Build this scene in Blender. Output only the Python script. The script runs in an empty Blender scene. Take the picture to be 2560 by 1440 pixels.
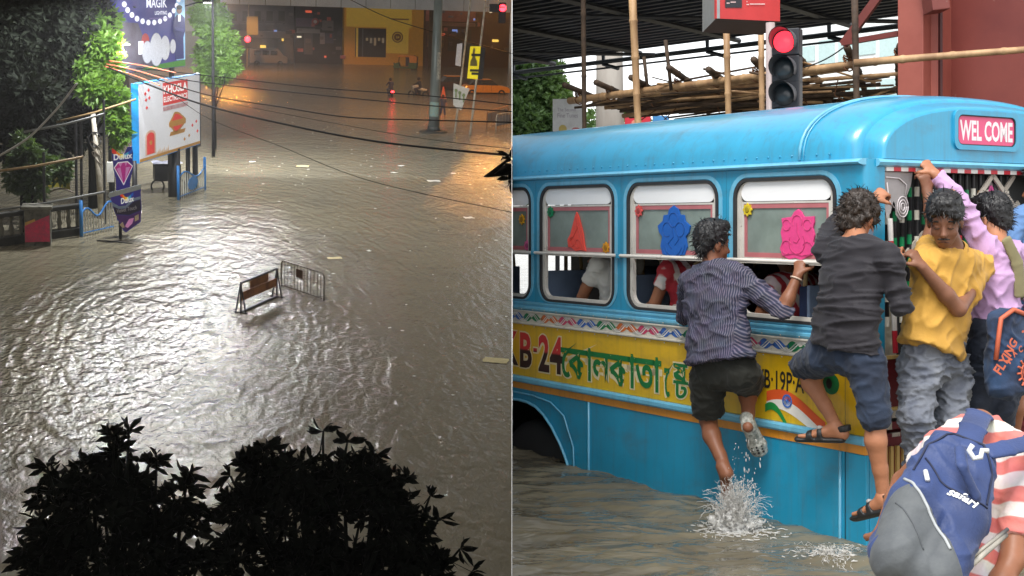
import bpy, bmesh, math, random
import numpy as np
from mathutils import Matrix, Vector, Euler, noise
random.seed(7)
np.random.seed(7)
S = bpy.context.scene
COL = S.collection

# ---------------------------------------------------------------- camera
F_PX = 3300.0                      # focal length in photograph pixels (2560 wide)
CX, CY = 1280.0, 555.0             # principal point in photograph pixels
CAMH = 1.78
cam_d = bpy.data.cameras.new('camera')
cam_d.sensor_width = 36.0
cam_d.lens = 36.0 * F_PX / 2560.0
cam_d.shift_y = -(720.0 - CY) / 2560.0
cam_d.clip_start = 0.05
cam_d.clip_end = 3000.0
cam = bpy.data.objects.new('camera', cam_d)
COL.objects.link(cam)
cam.location = (0, 0, CAMH)
cam.rotation_euler = (math.radians(90), 0, 0)
S.camera = cam

# ---------------------------------------------------------------- sky and sun (overcast day)
SUN_EL, SUN_AZ = 58.0, 205.0       # degrees; azimuth clockwise from +Y: behind the camera, a little to the left
w = bpy.data.worlds.new('World')
S.world = w
w.use_nodes = True
nt = w.node_tree
nt.nodes.clear()
n_out = nt.nodes.new('ShaderNodeOutputWorld')
n_bg = nt.nodes.new('ShaderNodeBackground')
n_sky = nt.nodes.new('ShaderNodeTexSky')
n_sky.sky_type = 'NISHITA'
n_sky.sun_disc = False
n_sky.sun_elevation = math.radians(SUN_EL)
n_sky.sun_rotation = math.radians(SUN_AZ)
n_sky.air_density = 1.0
n_sky.dust_density = 1.0
n_hsv = nt.nodes.new('ShaderNodeHueSaturation')     # a closed cloud deck: almost no blue left
n_hsv.inputs['Saturation'].default_value = 0.12
nt.links.new(n_sky.outputs[0], n_hsv.inputs['Color'])
nt.links.new(n_hsv.outputs[0], n_bg.inputs['Color'])
n_bg.inputs['Strength'].default_value = 0.15
nt.links.new(n_bg.outputs[0], n_out.inputs['Surface'])
sun_d = bpy.data.lights.new('sun', 'SUN')
sun_d.energy = 1.5
sun_d.angle = math.radians(25)
sun_d.color = (1.0, 0.97, 0.92)
sun = bpy.data.objects.new('sun', sun_d)
COL.objects.link(sun)
_el, _az = math.radians(SUN_EL), math.radians(SUN_AZ)
_dir = Vector((math.sin(_az) * math.cos(_el), math.cos(_az) * math.cos(_el), math.sin(_el)))
sun.rotation_euler = _dir.to_track_quat('Z', 'Y').to_euler()
S.view_settings.view_transform = 'Standard'
S.view_settings.look = 'None'
S.view_settings.exposure = 1.15
S.view_settings.gamma = 1.0
S.view_settings.use_curve_mapping = False
S.render.engine = 'CYCLES'
S.cycles.max_bounces = 6
S.cycles.diffuse_bounces = 3
S.cycles.glossy_bounces = 3
S.cycles.transmission_bounces = 4
S.cycles.transparent_max_bounces = 8
S.cycles.sample_clamp_indirect = 4.0
S.cycles.caustics_reflective = False
S.cycles.caustics_refractive = False
try:
    S.cycles.use_denoising = True
    S.cycles.denoiser = 'OPENIMAGEDENOISE'
except Exception:
    pass

# ---------------------------------------------------------------- frames
CAM = Vector((0, 0, CAMH))
MR = Matrix.Identity(4)            # day street: level
def pix_dir(u, v):
    return Vector(((u - CX) / F_PX, 1.0, (CY - v) / F_PX))
# night street, looked down on from a third floor: its own level plane
HL = 9.0
_d0 = pix_dir(640, -50).normalized()
_s = (_d0.x / _d0.y * _d0.x + _d0.y) / _d0.z
_up = -Vector((_d0.x / _d0.y, 1.0, -_s)).normalized()
_F = (_d0 - _up * _d0.dot(_up)).normalized()
_R = _F.cross(_up).normalized()
_o = CAM - _up * HL
ML = Matrix(((_R.x, _F.x, _up.x, _o.x), (_R.y, _F.y, _up.y, _o.y), (_R.z, _F.z, _up.z, _o.z), (0, 0, 0, 1)))
MLI = ML.inverted()
CAM_L = MLI @ CAM
def Lray(u, v):
    return (MLI.to_3x3() @ pix_dir(u, v))
def Lg(u, v, z=0.0):
    """pixel -> point of the night street at height z"""
    d = Lray(u, v)
    t = (z - CAM_L.z) / d.z
    return CAM_L + d * t
def Ly(u, v, y):
    """pixel -> point of the night street at distance y"""
    d = Lray(u, v)
    return CAM_L + d * ((y - CAM_L.y) / d.y)
def Rp(u, v, y):
    """pixel -> point of the day street at distance y"""
    d = pix_dir(u, v)
    return CAM + d * y
def Rg(u, v, z=0.0):
    d = pix_dir(u, v)
    return CAM + d * ((z - CAMH) / d.z)
FRAME = [MR]

# ---------------------------------------------------------------- object helpers
def thing(name, label, cat, loc=(0, 0, 0), rz=0.0, group=None, rot=None):
    o = bpy.data.objects.new(name, None)
    o.empty_display_size = 0.2
    COL.objects.link(o)
    R = Matrix.Rotation(rz, 4, 'Z') if rot is None else rot.to_4x4()
    o.matrix_world = FRAME[0] @ Matrix.Translation(Vector(loc)) @ R
    o['label'] = label
    o['category'] = cat
    if group:
        o['group'] = group
    return o
def tag(o, label=None, cat=None, group=None, kind=None):
    if label: o['label'] = label
    if cat: o['category'] = cat
    if group: o['group'] = group
    if kind: o['kind'] = kind
    return o
def mesh_obj(name, me, m, parent=None, loc=None, rz=0.0, smooth=False, rot=None):
    o = bpy.data.objects.new(name, me)
    if m is not None and len(me.materials) == 0:
        me.materials.append(m)
    COL.objects.link(o)
    if parent is not None:
        o.parent = parent
        if loc is not None:
            o.location = loc
        if rot is not None:
            o.rotation_euler = rot
    else:
        o.matrix_world = FRAME[0] @ Matrix.Translation(Vector(loc or (0, 0, 0))) @ Matrix.Rotation(rz, 4, 'Z')
    if smooth:
        me.polygons.foreach_set('use_smooth', [True] * len(me.polygons))
    return o
def share(o, parent=None, loc=None, mat4=None):
    c = o.copy()
    COL.objects.link(c)
    c.parent = parent
    if loc is not None: c.location = loc
    return c
def copy_tree(root, loc, rz=0.0, label=None, rot=None):
    r = root.copy(); COL.objects.link(r)
    R = Matrix.Rotation(rz, 4, 'Z') if rot is None else rot.to_4x4()
    r.matrix_world = FRAME[0] @ Matrix.Translation(Vector(loc)) @ R
    if label: r['label'] = label
    for ch in list(root.children):
        c = ch.copy(); COL.objects.link(c); c.parent = r
        for g in list(ch.children):
            d = g.copy(); COL.objects.link(d); d.parent = c
    return r

def basis(d):
    d = Vector(d).normalized()
    a = Vector((0, 0, 1)) if abs(d.z) < 0.9 else Vector((1, 0, 0))
    x = a.cross(d).normalized()
    return x, d.cross(x).normalized(), d

class MB:
    """collects shapes, links them as one mesh object"""
    def __init__(s):
        s.v, s.f, s.mi = [], [], []
        s.cm = 0
    def add(s, vs, fs):
        n = len(s.v)
        s.v.extend([tuple(p) for p in vs])
        s.f.extend([tuple(i + n for i in q) for q in fs])
        s.mi.extend([s.cm] * len(fs))
        return s
    def box(s, c, size, R=None):
        hx, hy, hz = size[0] / 2, size[1] / 2, size[2] / 2
        P = [Vector((x * hx, y * hy, z * hz)) for x in (-1, 1) for y in (-1, 1) for z in (-1, 1)]
        if R is not None: P = [R @ p for p in P]
        c = Vector(c)
        return s.add([p + c for p in P], [(0, 1, 3, 2), (4, 6, 7, 5), (0, 4, 5, 1), (2, 3, 7, 6), (0, 2, 6, 4), (1, 5, 7, 3)])
    def bbox(s, a, b):
        return s.box([(a[i] + b[i]) / 2 for i in range(3)], [abs(b[i] - a[i]) for i in range(3)])
    def cyl(s, p0, p1, r0, r1=None, n=8, caps=True):
        r1 = r0 if r1 is None else r1
        p0, p1 = Vector(p0), Vector(p1)
        x, y, d = basis(p1 - p0)
        vs = []
        for k in range(n):
            a = 2 * math.pi * k / n
            e = x * math.cos(a) + y * math.sin(a)
            vs.append(p0 + e * r0); vs.append(p1 + e * r1)
        fs = [(2 * k, 2 * ((k + 1) % n), 2 * ((k + 1) % n) + 1, 2 * k + 1) for k in range(n)]
        if caps:
            fs.append(tuple(2 * k for k in range(n))[::-1]); fs.append(tuple(2 * k + 1 for k in range(n)))
        return s.add(vs, fs)
    def tube(s, pts, r, n=6, caps=True):
        pts = [Vector(p) for p in pts]
        rs = r if isinstance(r, (list, tuple)) else [r] * len(pts)
        vs, fs = [], []
        px = None
        for i, p in enumerate(pts):
            d = (pts[min(i + 1, len(pts) - 1)] - pts[max(i - 1, 0)])
            if d.length < 1e-9: d = Vector((0, 0, 1))
            d.normalize()
            if px is None:
                x, y, d = basis(d)
            else:
                x = px - d * px.dot(d)
                if x.length < 1e-5: x, y, d = basis(d)
                x.normalize(); y = d.cross(x)
            px = x
            for k in range(n):
                a = 2 * math.pi * k / n
                vs.append(p + (x * math.cos(a) + y * math.sin(a)) * rs[i])
        for i in range(len(pts) - 1):
            for k in range(n):
                a, b = i * n + k, i * n + (k + 1) % n
                fs.append((a, b, b + n, a + n))
        if caps:
            fs.append(tuple(range(n))[::-1]); fs.append(tuple((len(pts) - 1) * n + k for k in range(n)))
        return s.add(vs, fs)
    def ell(s, c, r, n=12, m=8, R=None):
        r = (r, r, r) if not isinstance(r, (list, tuple, Vector)) else r
        c = Vector(c); vs = []; fs = []
        for j in range(m + 1):
            t = math.pi * j / m
            for k in range(n):
                a = 2 * math.pi * k / n
                p = Vector((r[0] * math.sin(t) * math.cos(a), r[1] * math.sin(t) * math.sin(a), r[2] * math.cos(t)))
                vs.append(c + (R @ p if R is not None else p))
        for j in range(m):
            for k in range(n):
                a, b = j * n + k, j * n + (k + 1) % n
                fs.append((a, a + n, b + n, b))
        return s.add(vs, fs)
    def prism(s, poly, o, ex, ey, depth):
        """2D outline in the plane (o, ex, ey), extruded by the vector depth"""
        o, ex, ey, dp = Vector(o), Vector(ex), Vector(ey), Vector(depth)
        n = len(poly)
        a = [o + ex * p[0] + ey * p[1] for p in poly]
        b = [p + dp for p in a]
        fs = [tuple(range(n)), tuple(range(2 * n - 1, n - 1, -1))]
        fs += [(i, i + n, (i + 1) % n + n, (i + 1) % n) for i in range(n)]
        return s.add(a + b, fs)
    def ring(s, outer, inner, o, ex, ey, depth):
        """frame between two outlines with the same number of points"""
        o, ex, ey, dp = Vector(o), Vector(ex), Vector(ey), Vector(depth)
        n = len(outer)
        A = [o + ex * p[0] + ey * p[1] for p in outer]; B = [o + ex * p[0] + ey * p[1] for p in inner]
        vs = A + B + [p + dp for p in A] + [p + dp for p in B]
        fs = []
        for i in range(n):
            j = (i + 1) % n
            fs += [(i, j, n + j, n + i), (2 * n + i, 3 * n + i, 3 * n + j, 2 * n + j), (i, 2 * n + i, 2 * n + j, j), (n + i, n + j, 3 * n + j, 3 * n + i)]
        return s.add(vs, fs)
    def lathe(s, prof, o, axis=(0, 0, 1), n=16):
        x, y, d = basis(axis); o = Vector(o)
        vs, fs = [], []
        for (r, h) in prof:
            for k in range(n):
                a = 2 * math.pi * k / n
                vs.append(o + d * h + (x * math.cos(a) + y * math.sin(a)) * max(r, 1e-4))
        for i in range(len(prof) - 1):
            for k in range(n):
                a, b = i * n + k, i * n + (k + 1) % n
                fs.append((a, b, b + n, a + n))
        return s.add(vs, fs)
    def grid(s, fn, nu, nv, closed_u=False):
        vs = [fn(i / (nu - (0 if closed_u else 1)), j / (nv - 1)) for j in range(nv) for i in range(nu)]
        fs = []
        for j in range(nv - 1):
            for i in range(nu if closed_u else nu - 1):
                a, b = j * nu + i, j * nu + (i + 1) % nu
                fs.append((a, b, b + nu, a + nu))
        return s.add(vs, fs)
    def mesh(s, name='m', fix=True):
        me = bpy.data.meshes.new(name)
        me.from_pydata(s.v, [], s.f)
        if any(s.mi):
            me.polygons.foreach_set('material_index', s.mi)
        if fix:
            bm = bmesh.new(); bm.from_mesh(me)
            bmesh.ops.recalc_face_normals(bm, faces=bm.faces)
            bm.to_mesh(me); bm.free()
        me.update()
        return me
    def build(s, name, m, parent=None, smooth=False, loc=None, rz=0.0, fix=True, bevel=0.0, autosmooth=None):
        me = s.mesh(name, fix)
        if bevel > 0:
            bm = bmesh.new(); bm.from_mesh(me)
            bmesh.ops.bevel(bm, geom=[e for e in bm.edges if len(e.link_faces) == 2 and e.calc_face_angle(0) > 0.5], offset=bevel, segments=2, affect='EDGES', profile=0.6)
            bm.to_mesh(me); bm.free()
        if isinstance(m, (list, tuple)):
            for q in m: me.materials.append(q)
            m = None
        o = mesh_obj(name, me, m, parent, loc, rz, smooth)
        if autosmooth:
            try: me.set_sharp_from_angle(angle=math.radians(autosmooth))
            except Exception: pass
        return o

def rrect(x0, y0, x1, y1, r, n=5):
    P = []
    for (cx, cy, a0) in ((x1 - r, y1 - r, 0), (x0 + r, y1 - r, 90), (x0 + r, y0 + r, 180), (x1 - r, y0 + r, 270)):
        for k in range(n):
            a = math.radians(a0 + 90 * k / (n - 1))
            P.append((cx + r * math.cos(a), cy + r * math.sin(a)))
    return P
def circ(cx, cy, rx, ry=None, n=24, a0=0, a1=360):
    ry = rx if ry is None else ry
    full = abs(a1 - a0) >= 360
    return [(cx + rx * math.cos(math.radians(a0 + (a1 - a0) * k / (n if full else n - 1))), cy + ry * math.sin(math.radians(a0 + (a1 - a0) * k / (n if full else n - 1)))) for k in range(n)]

_tcache = {}
def text_geo(txt, w=None, h=None, bold=0.0, shear=0.0):
    """flat lettering: 2D verts and faces fitted to width w and height h, lower left at 0,0"""
    key = (txt, bold, shear)
    if key not in _tcache:
        cu = bpy.data.curves.new('t', 'FONT')
        cu.body = txt
        cu.size = 1.0
        cu.resolution_u = 3
        cu.offset = bold
        cu.shear = shear
        ob = bpy.data.objects.new('t', cu)
        COL.objects.link(ob)
        dg = bpy.context.evaluated_depsgraph_get()
        me = bpy.data.meshes.new_from_object(ob.evaluated_get(dg))
        V = np.zeros(len(me.vertices) * 3); me.vertices.foreach_get('co', V)
        V = V.reshape(-1, 3)[:, :2]
        Fc = [tuple(p.vertices) for p in me.polygons]
        bpy.data.objects.remove(ob); bpy.data.curves.remove(cu); bpy.data.meshes.remove(me)
        _tcache[key] = (V, Fc)
    V, Fc = _tcache[key]
    if len(V) == 0: return V, Fc
    lo, hi = V.min(0), V.max(0)
    W = V - lo
    sz = hi - lo
    sx = (w / sz[0]) if w else (h / sz[1])
    sy = (h / sz[1]) if h else sx
    return W * np.array([sx, sy]), Fc
def add_text(mb, txt, o, ex, ey, w=None, h=None, bold=0.0, shear=0.0, off=(0, 0, 0)):
    V, Fc = text_geo(txt, w, h, bold, shear)
    o, ex, ey, off = Vector(o), Vector(ex), Vector(ey), Vector(off)
    mb.add([o + ex * float(p[0]) + ey * float(p[1]) + off for p in V], Fc)
    return mb

# ---------------------------------------------------------------- materials
_mats = {}
def mat(name, col=(0.5, 0.5, 0.5), rough=0.6, metal=0.0, var=0.15, scale=8.0, bump=0.0, bscale=40.0, emit=None, estr=0.0, col2=None, coat=0.0, spec=0.5, stretch=None, alpha=1.0, trans=0.0, wear=None, streak=None):
    if name in _mats: return _mats[name]
    m = bpy.data.materials.new(name)
    m.use_nodes = True
    nt = m.node_tree
    b = nt.nodes['Principled BSDF']
    b.inputs['Roughness'].default_value = rough
    b.inputs['Metallic'].default_value = metal
    b.inputs['Specular IOR Level'].default_value = spec
    if coat: b.inputs['Coat Weight'].default_value = coat; b.inputs['Coat Roughness'].default_value = 0.08
    if trans: b.inputs['Transmission Weight'].default_value = trans
    if alpha < 1: b.inputs['Alpha'].default_value = alpha
    c2 = col2 or tuple(max(0, c * (1 - var)) for c in col)
    tc = nt.nodes.new('ShaderNodeTexCoord')
    mp = nt.nodes.new('ShaderNodeMapping')
    if stretch: mp.inputs['Scale'].default_value = stretch
    nt.links.new(tc.outputs['Object'], mp.inputs['Vector'])
    nz = nt.nodes.new('ShaderNodeTexNoise')
    nz.inputs['Scale'].default_value = scale
    nz.inputs['Detail'].default_value = 5
    nz.inputs['Roughness'].default_value = 0.6
    nt.links.new(mp.outputs[0], nz.inputs['Vector'])
    rp = nt.nodes.new('ShaderNodeMapRange')
    rp.inputs['From Min'].default_value = 0.35; rp.inputs['From Max'].default_value = 0.65
    nt.links.new(nz.outputs['Fac'], rp.inputs['Value'])
    mx = nt.nodes.new('ShaderNodeMix'); mx.data_type = 'RGBA'
    mx.inputs['A'].default_value = (*col, 1); mx.inputs['B'].default_value = (*c2, 1)
    nt.links.new(rp.outputs[0], mx.inputs['Factor'])
    last = mx.outputs['Result']
    if wear:      # (colour, amount, scale): worn or stained spots
        wn = nt.nodes.new('ShaderNodeTexNoise'); wn.inputs['Scale'].default_value = wear[2]; wn.inputs['Detail'].default_value = 8; wn.inputs['Roughness'].default_value = 0.7
        nt.links.new(mp.outputs[0], wn.inputs['Vector'])
        wr = nt.nodes.new('ShaderNodeMapRange'); wr.inputs['From Min'].default_value = 0.72 - 0.25 * wear[1]; wr.inputs['From Max'].default_value = 0.78 - 0.2 * wear[1]
        nt.links.new(wn.outputs['Fac'], wr.inputs['Value'])
        wm = nt.nodes.new('ShaderNodeMix'); wm.data_type = 'RGBA'
        wm.inputs['B'].default_value = (*wear[0], 1)
        nt.links.new(wr.outputs[0], wm.inputs['Factor']); nt.links.new(last, wm.inputs['A'])
        last = wm.outputs['Result']
    if streak:    # (colour, amount): runs of dirt and mud
        for (st, lo, hi) in (((9, 9, .5), .5, .75), ((1.2, 1.2, 2.5), .52, .72)):
            m3 = nt.nodes.new('ShaderNodeMapping'); m3.inputs['Scale'].default_value = st; nt.links.new(tc.outputs['Object'], m3.inputs['Vector'])
            sn = nt.nodes.new('ShaderNodeTexNoise'); sn.inputs['Scale'].default_value = 2.2; sn.inputs['Detail'].default_value = 7; sn.inputs['Roughness'].default_value = .65; nt.links.new(m3.outputs[0], sn.inputs['Vector'])
            sr = nt.nodes.new('ShaderNodeMapRange'); sr.inputs['From Min'].default_value = lo; sr.inputs['From Max'].default_value = hi; sr.inputs['To Max'].default_value = streak[1]; nt.links.new(sn.outputs['Fac'], sr.inputs['Value'])
            sm = nt.nodes.new('ShaderNodeMix'); sm.data_type = 'RGBA'; sm.inputs['B'].default_value = (*streak[0], 1); nt.links.new(sr.outputs[0], sm.inputs['Factor']); nt.links.new(last, sm.inputs['A']); last = sm.outputs['Result']
    nt.links.new(last, b.inputs['Base Color'])
    if emit:
        b.inputs['Emission Color'].default_value = (*emit, 1)
        b.inputs['Emission Strength'].default_value = estr
    if bump:
        n2 = nt.nodes.new('ShaderNodeTexNoise'); n2.inputs['Scale'].default_value = bscale; n2.inputs['Detail'].default_value = 4
        nt.links.new(mp.outputs[0], n2.inputs['Vector'])
        bp = nt.nodes.new('ShaderNodeBump'); bp.inputs['Strength'].default_value = bump; bp.inputs['Distance'].default_value = 0.02
        nt.links.new(n2.outputs['Fac'], bp.inputs['Height'])
        nt.links.new(bp.outputs[0], b.inputs['Normal'])
    _mats[name] = m
    return m
def srgb(r, g, b):
    f = lambda c: ((c / 255) / 12.92) if c / 255 <= 0.04045 else (((c / 255) + 0.055) / 1.055) ** 2.4
    return (f(r), f(g), f(b))
# ================================================================ the setting
def struct(o):
    o['kind'] = 'structure'
    return o
# ---- added partition: shuts daylight off the night side, pale to brighten the bus
m_divider = mat('divider_paint', (0.82, 0.83, 0.84), 0.8, var=0.05, scale=0.4)
FRAME[0] = MR
mb = MB()
def roofz(y): return CAMH + 0.24 * y + 1.1
Y0, Y1 = 4.0, 225.0
mb.prism([(Y0, -14), (Y1, -14), (Y1, roofz(Y1)), (Y0, roofz(Y0))], (-0.0008, 0, 0), (0, 1, 0), (0, 0, 1), (0.0008, 0, 0))
struct(mb.build('light_partition', m_divider))
# ---- night sky over the left street: added dark shell, shuts out daylight, glows as fill light
m_night = bpy.data.materials.new('night_sky'); m_night.use_nodes = True
_b = m_night.node_tree.nodes['Principled BSDF']
_b.inputs['Base Color'].default_value = (0.01, 0.01, 0.012, 1); _b.inputs['Roughness'].default_value = 1.0
_b.inputs['Specular IOR Level'].default_value = 0.0
_b.inputs['Emission Color'].default_value = (1.0, 0.92, 0.80, 1); _b.inputs['Emission Strength'].default_value = 0.125
mb = MB()
XL, XW = -120.0, -0.0045
za, zb = roofz(Y0) - 0.02, roofz(Y1) - 0.02
mb.add([(XL, Y0, za), (XW, Y0, za), (XW, Y1, zb), (XL, Y1, zb)], [(0, 1, 2, 3)])                 # top
mb.add([(XL, Y0, -14), (XL, Y0, za), (XL, Y1, zb), (XL, Y1, -14)], [(0, 1, 2, 3)])               # left
mb.add([(XL, Y1, -14), (XL, Y1, zb), (XW, Y1, zb), (XW, Y1, -14)], [(0, 1, 2, 3)])               # far
hx, h0, h1 = -2.9, 0.25, za
mb.add([(XL, Y0, -14), (hx, Y0, -14), (hx, Y0, za), (XL, Y0, za)], [(0, 1, 2, 3)])               # near, beside the way in
mb.add([(hx, Y0, -14), (XW, Y0, -14), (XW, Y0, h0), (hx, Y0, h0)], [(0, 1, 2, 3)])
struct(mb.build('sky', m_night, fix=False))

# ---- flood water, night street
def water_mat(name, col, rough, layers, col2, cscale, spec=0.5):
    m = bpy.data.materials.new(name); m.use_nodes = True
    nt = m.node_tree; b = nt.nodes['Principled BSDF']
    b.inputs['Roughness'].default_value = rough
    b.inputs['IOR'].default_value = 1.33
    b.inputs['Specular IOR Level'].default_value = spec
    tc = nt.nodes.new('ShaderNodeTexCoord')
    nz = nt.nodes.new('ShaderNodeTexNoise'); nz.inputs['Scale'].default_value = cscale; nz.inputs['Detail'].default_value = 4; nz.inputs['Distortion'].default_value = 1.0
    nt.links.new(tc.outputs['Object'], nz.inputs['Vector'])
    mx = nt.nodes.new('ShaderNodeMix'); mx.data_type = 'RGBA'
    mx.inputs['A'].default_value = (*col, 1); mx.inputs['B'].default_value = (*col2, 1)
    rp = nt.nodes.new('ShaderNodeMapRange'); rp.inputs['From Min'].default_value = 0.35; rp.inputs['From Max'].default_value = 0.65
    nt.links.new(nz.outputs['Fac'], rp.inputs['Value']); nt.links.new(rp.outputs[0], mx.inputs['Factor'])
    nt.links.new(mx.outputs['Result'], b.inputs['Base Color'])
    prev = None
    for lay in layers:
        if lay == 'rings':      # eddies turning round the middle of the crossing
            mp = nt.nodes.new('ShaderNodeMapping'); pc = Lg(400, 800); mp.vector_type = 'POINT'; mp.inputs['Location'].default_value = (-pc.x, -pc.y * .36, 0); mp.inputs['Scale'].default_value = (1, .36, 1)
            nt.links.new(tc.outputs['Object'], mp.inputs['Vector'])
            n = nt.nodes.new('ShaderNodeTexWave'); n.wave_type = 'RINGS'; n.rings_direction = 'Z'; n.inputs['Scale'].default_value = .85; n.inputs['Distortion'].default_value = 9; n.inputs['Detail'].default_value = 3; n.inputs['Detail Scale'].default_value = 1.6
            nt.links.new(mp.outputs[0], n.inputs['Vector'])
            bp = nt.nodes.new('ShaderNodeBump'); bp.inputs['Strength'].default_value = 1.0; bp.inputs['Distance'].default_value = .015
            nt.links.new(n.outputs['Fac'], bp.inputs['Height']); nt.links.new(prev.outputs[0], bp.inputs['Normal']); prev = bp
            continue
        (scale, stretch, rot, dist, detail, distort) = lay
        mp = nt.nodes.new('ShaderNodeMapping'); mp.inputs['Scale'].default_value = stretch; mp.inputs['Rotation'].default_value = (0, 0, math.radians(rot))
        nt.links.new(tc.outputs['Object'], mp.inputs['Vector'])
        n = nt.nodes.new('ShaderNodeTexNoise'); n.inputs['Scale'].default_value = scale; n.inputs['Detail'].default_value = detail; n.inputs['Distortion'].default_value = distort
        nt.links.new(mp.outputs[0], n.inputs['Vector'])
        bp = nt.nodes.new('ShaderNodeBump'); bp.inputs['Strength'].default_value = 1.0; bp.inputs['Distance'].default_value = dist
        nt.links.new(n.outputs['Fac'], bp.inputs['Height'])
        if prev is not None: nt.links.new(prev.outputs[0], bp.inputs['Normal'])
        prev = bp
    nt.links.new(prev.outputs[0], b.inputs['Normal'])
    return m
FRAME[0] = ML
m_wl = water_mat('night_flood_water', srgb(130, 123, 102), 0.09,
    [(0.8, (1, 0.6, 1), 25, 0.10, 2, 1.4), (3.4, (1, 0.5, 1), -20, 0.045, 3, 1.2), 'rings', (10.0, (1, 0.6, 1), 15, 0.028, 3, 0.6), (32.0, (1, 0.8, 1), 0, 0.009, 2, 0.0)], srgb(122, 117, 100), 0.25, 0.5)
near_r, far_r = Lg(1279.9, 8400), Lg(1279.9, 88)
mb = MB()
nu, nv = 50, 90
def wl(u, v):
    t = v ** 1.6
    r = near_r.lerp(far_r, t)
    l = Vector((-9 - 66 * t, r.y, 0)) 
    return tuple(l.lerp(r, u))
mb.grid(wl, nu, nv)
wo = mb.build('flood_water', m_wl, fix=False); struct(wo)
wo['label'] = 'brown rain-beaten flood water over the night street'
# road bed under the night water
mb = MB(); mb.add([tuple(near_r + Vector((-9, 0, -0.45))), tuple(near_r + Vector((0, 0, -0.45))), tuple(far_r + Vector((0, 0, -0.45))), (-75, far_r.y, -0.45)], [(0, 1, 2, 3)])
struct(mb.build('road', mat('night_asphalt', (0.05, 0.05, 0.05), 0.8), fix=False))

# ---- flood water, day street
FRAME[0] = MR
m_wr = water_mat('day_flood_water', srgb(128, 121, 102), 0.05,
    [(1.0, (1, 1.9, 1), -20, 0.10, 2, 1.4), (3.5, (1, 2.0, 1), -25, 0.022, 2, 1.2), (14.0, (1, 1.5, 1), -10, 0.003, 2, 0.3)], srgb(100, 94, 80), 1.3, 0.5)
GX0, GX1, GY0, GY1 = 0.002, 8.0, 3.2, 13.0
NX, NY = 230, 300
xs = np.linspace(GX0, GX1, NX); ys = np.linspace(GY0, GY1, NY)
def water_h(x, y):
    a = 0.0
    p = Vector((x * 0.9 + y * 0.25, y * 1.5, 1.3))
    a += 0.030 * noise.noise(p * 1.1)
    a += 0.022 * (1 - abs(noise.noise(p * 2.4 + Vector((3, 1, 0)))) * 2)
    a += 0.010 * (1 - abs(noise.noise(p * 6.0 + Vector((8, 4, 0)))) * 2)
    e = min(1.0, (y - GY0) / 0.5, (GY1 - y) / 0.6, (GX1 - x) / 0.6)
    return (a - 0.012) * max(e, 0)
V = [(float(x), float(y), water_h(float(x), float(y))) for y in ys for x in xs]
Fc = [(j * NX + i, j * NX + i + 1, (j + 1) * NX + i + 1, (j + 1) * NX + i) for j in range(NY - 1) for i in range(NX - 1)]
# ring of flat water out to the horizon and behind the camera
mb = MB(); mb.v = V; mb.f = Fc; mb.mi = [0] * len(Fc)
def flat(x0, y0, x1, y1): mb.add([(x0, y0, 0), (x1, y0, 0), (x1, y1, 0), (x0, y1, 0)], [(0, 1, 2, 3)])
flat(GX0, GY1, 900, 1500); flat(GX1, GY0, 900, GY1); flat(GX0, -60, 900, GY0); flat(-60, -60, GX0, 3.95)
o = mb.build('flood_water', m_wr, smooth=True, fix=False); struct(o)
o['label'] = 'muddy waist-deep flood water around the bus'
mb = MB(); mb.add([(0.002, -60, -0.5), (900, -60, -0.5), (900, 1500, -0.5), (0.002, 1500, -0.5)], [(0, 1, 2, 3)])
struct(mb.build('road', mat('day_asphalt', (0.05, 0.05, 0.05), 0.85), fix=False))

# ---------------------------------------------------------------- lamps of the night street
def point_light(name, p, power, col, r, parent=None, kind='POINT'):
    d = bpy.data.lights.new(name, kind); d.energy = power; d.color = col; d.shadow_soft_size = r
    o = bpy.data.objects.new(name, d); COL.objects.link(o)
    if parent is not None:
        o.parent = parent; o.location = p
    else:
        o.matrix_world = ML @ Matrix.Translation(p)
    return o
m_galv = mat('galvanised', (0.42, 0.44, 0.45), 0.45, 0.7, 0.2, 6)
m_dark = mat('dark_steel', (0.035, 0.036, 0.04), 0.5, 0.3, 0.2, 6)
m_lamppole = mat('lamp_pole', (0.02, 0.02, 0.022), 0.9, spec=0.05)
def street_lamp(label, base, h, out, power, col, headcol, r=0.22):
    FRAME[0] = ML
    t = thing('street_lamp', label, 'street lamp', base)
    MB().tube([(0, 0, 0), (0, 0, h * 0.6), (0, 0, h - 0.4), (out[0] * 0.3, out[1] * 0.3, h), (out[0], out[1], h + 0.1)], [0.09, 0.075, 0.05, 0.04, 0.04], 10).build('pole', m_lamppole, t, smooth=True)
    e = Vector((out[0], out[1], 0)).normalized()
    hd = MB(); hd.box((out[0] + e.x * 0.3, out[1] + e.y * 0.3, h + 0.13), (0.75, 0.32, 0.1), Matrix.Rotation(math.atan2(e.y, e.x), 3, 'Z'))
    hd.build('lamp_head', m_dark, t, bevel=0.02)
    lens = MB(); lens.box((out[0] + e.x * 0.32, out[1] + e.y * 0.32, h + 0.065), (0.6, 0.26, 0.02), Matrix.Rotation(math.atan2(e.y, e.x), 3, 'Z'))
    lens.build('lens', mat('lens_' + label[:12], (0.8, 0.8, 0.8), 0.3, emit=headcol, estr=30.0), t)
    lo = point_light('lamp_light', Vector((out[0] + e.x * 0.32, out[1] + e.y * 0.32, h - 0.02 - r)), power, col, r, t, 'SPOT')
    lo.data.spot_size = math.radians(160); lo.data.spot_blend = 0.12       # shines down and out, not up
    return t
WHITE = (0.97, 0.98, 1.0); SOD = (1.0, 0.40, 0.07)
def lamp_at(label, u, v, y, out, power, col, r=0.22):
    p = Ly(u, v, y)
    return street_lamp(label, (p.x - out[0], p.y - out[1], 0), p.z, out, power, col, col, r)
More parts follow.
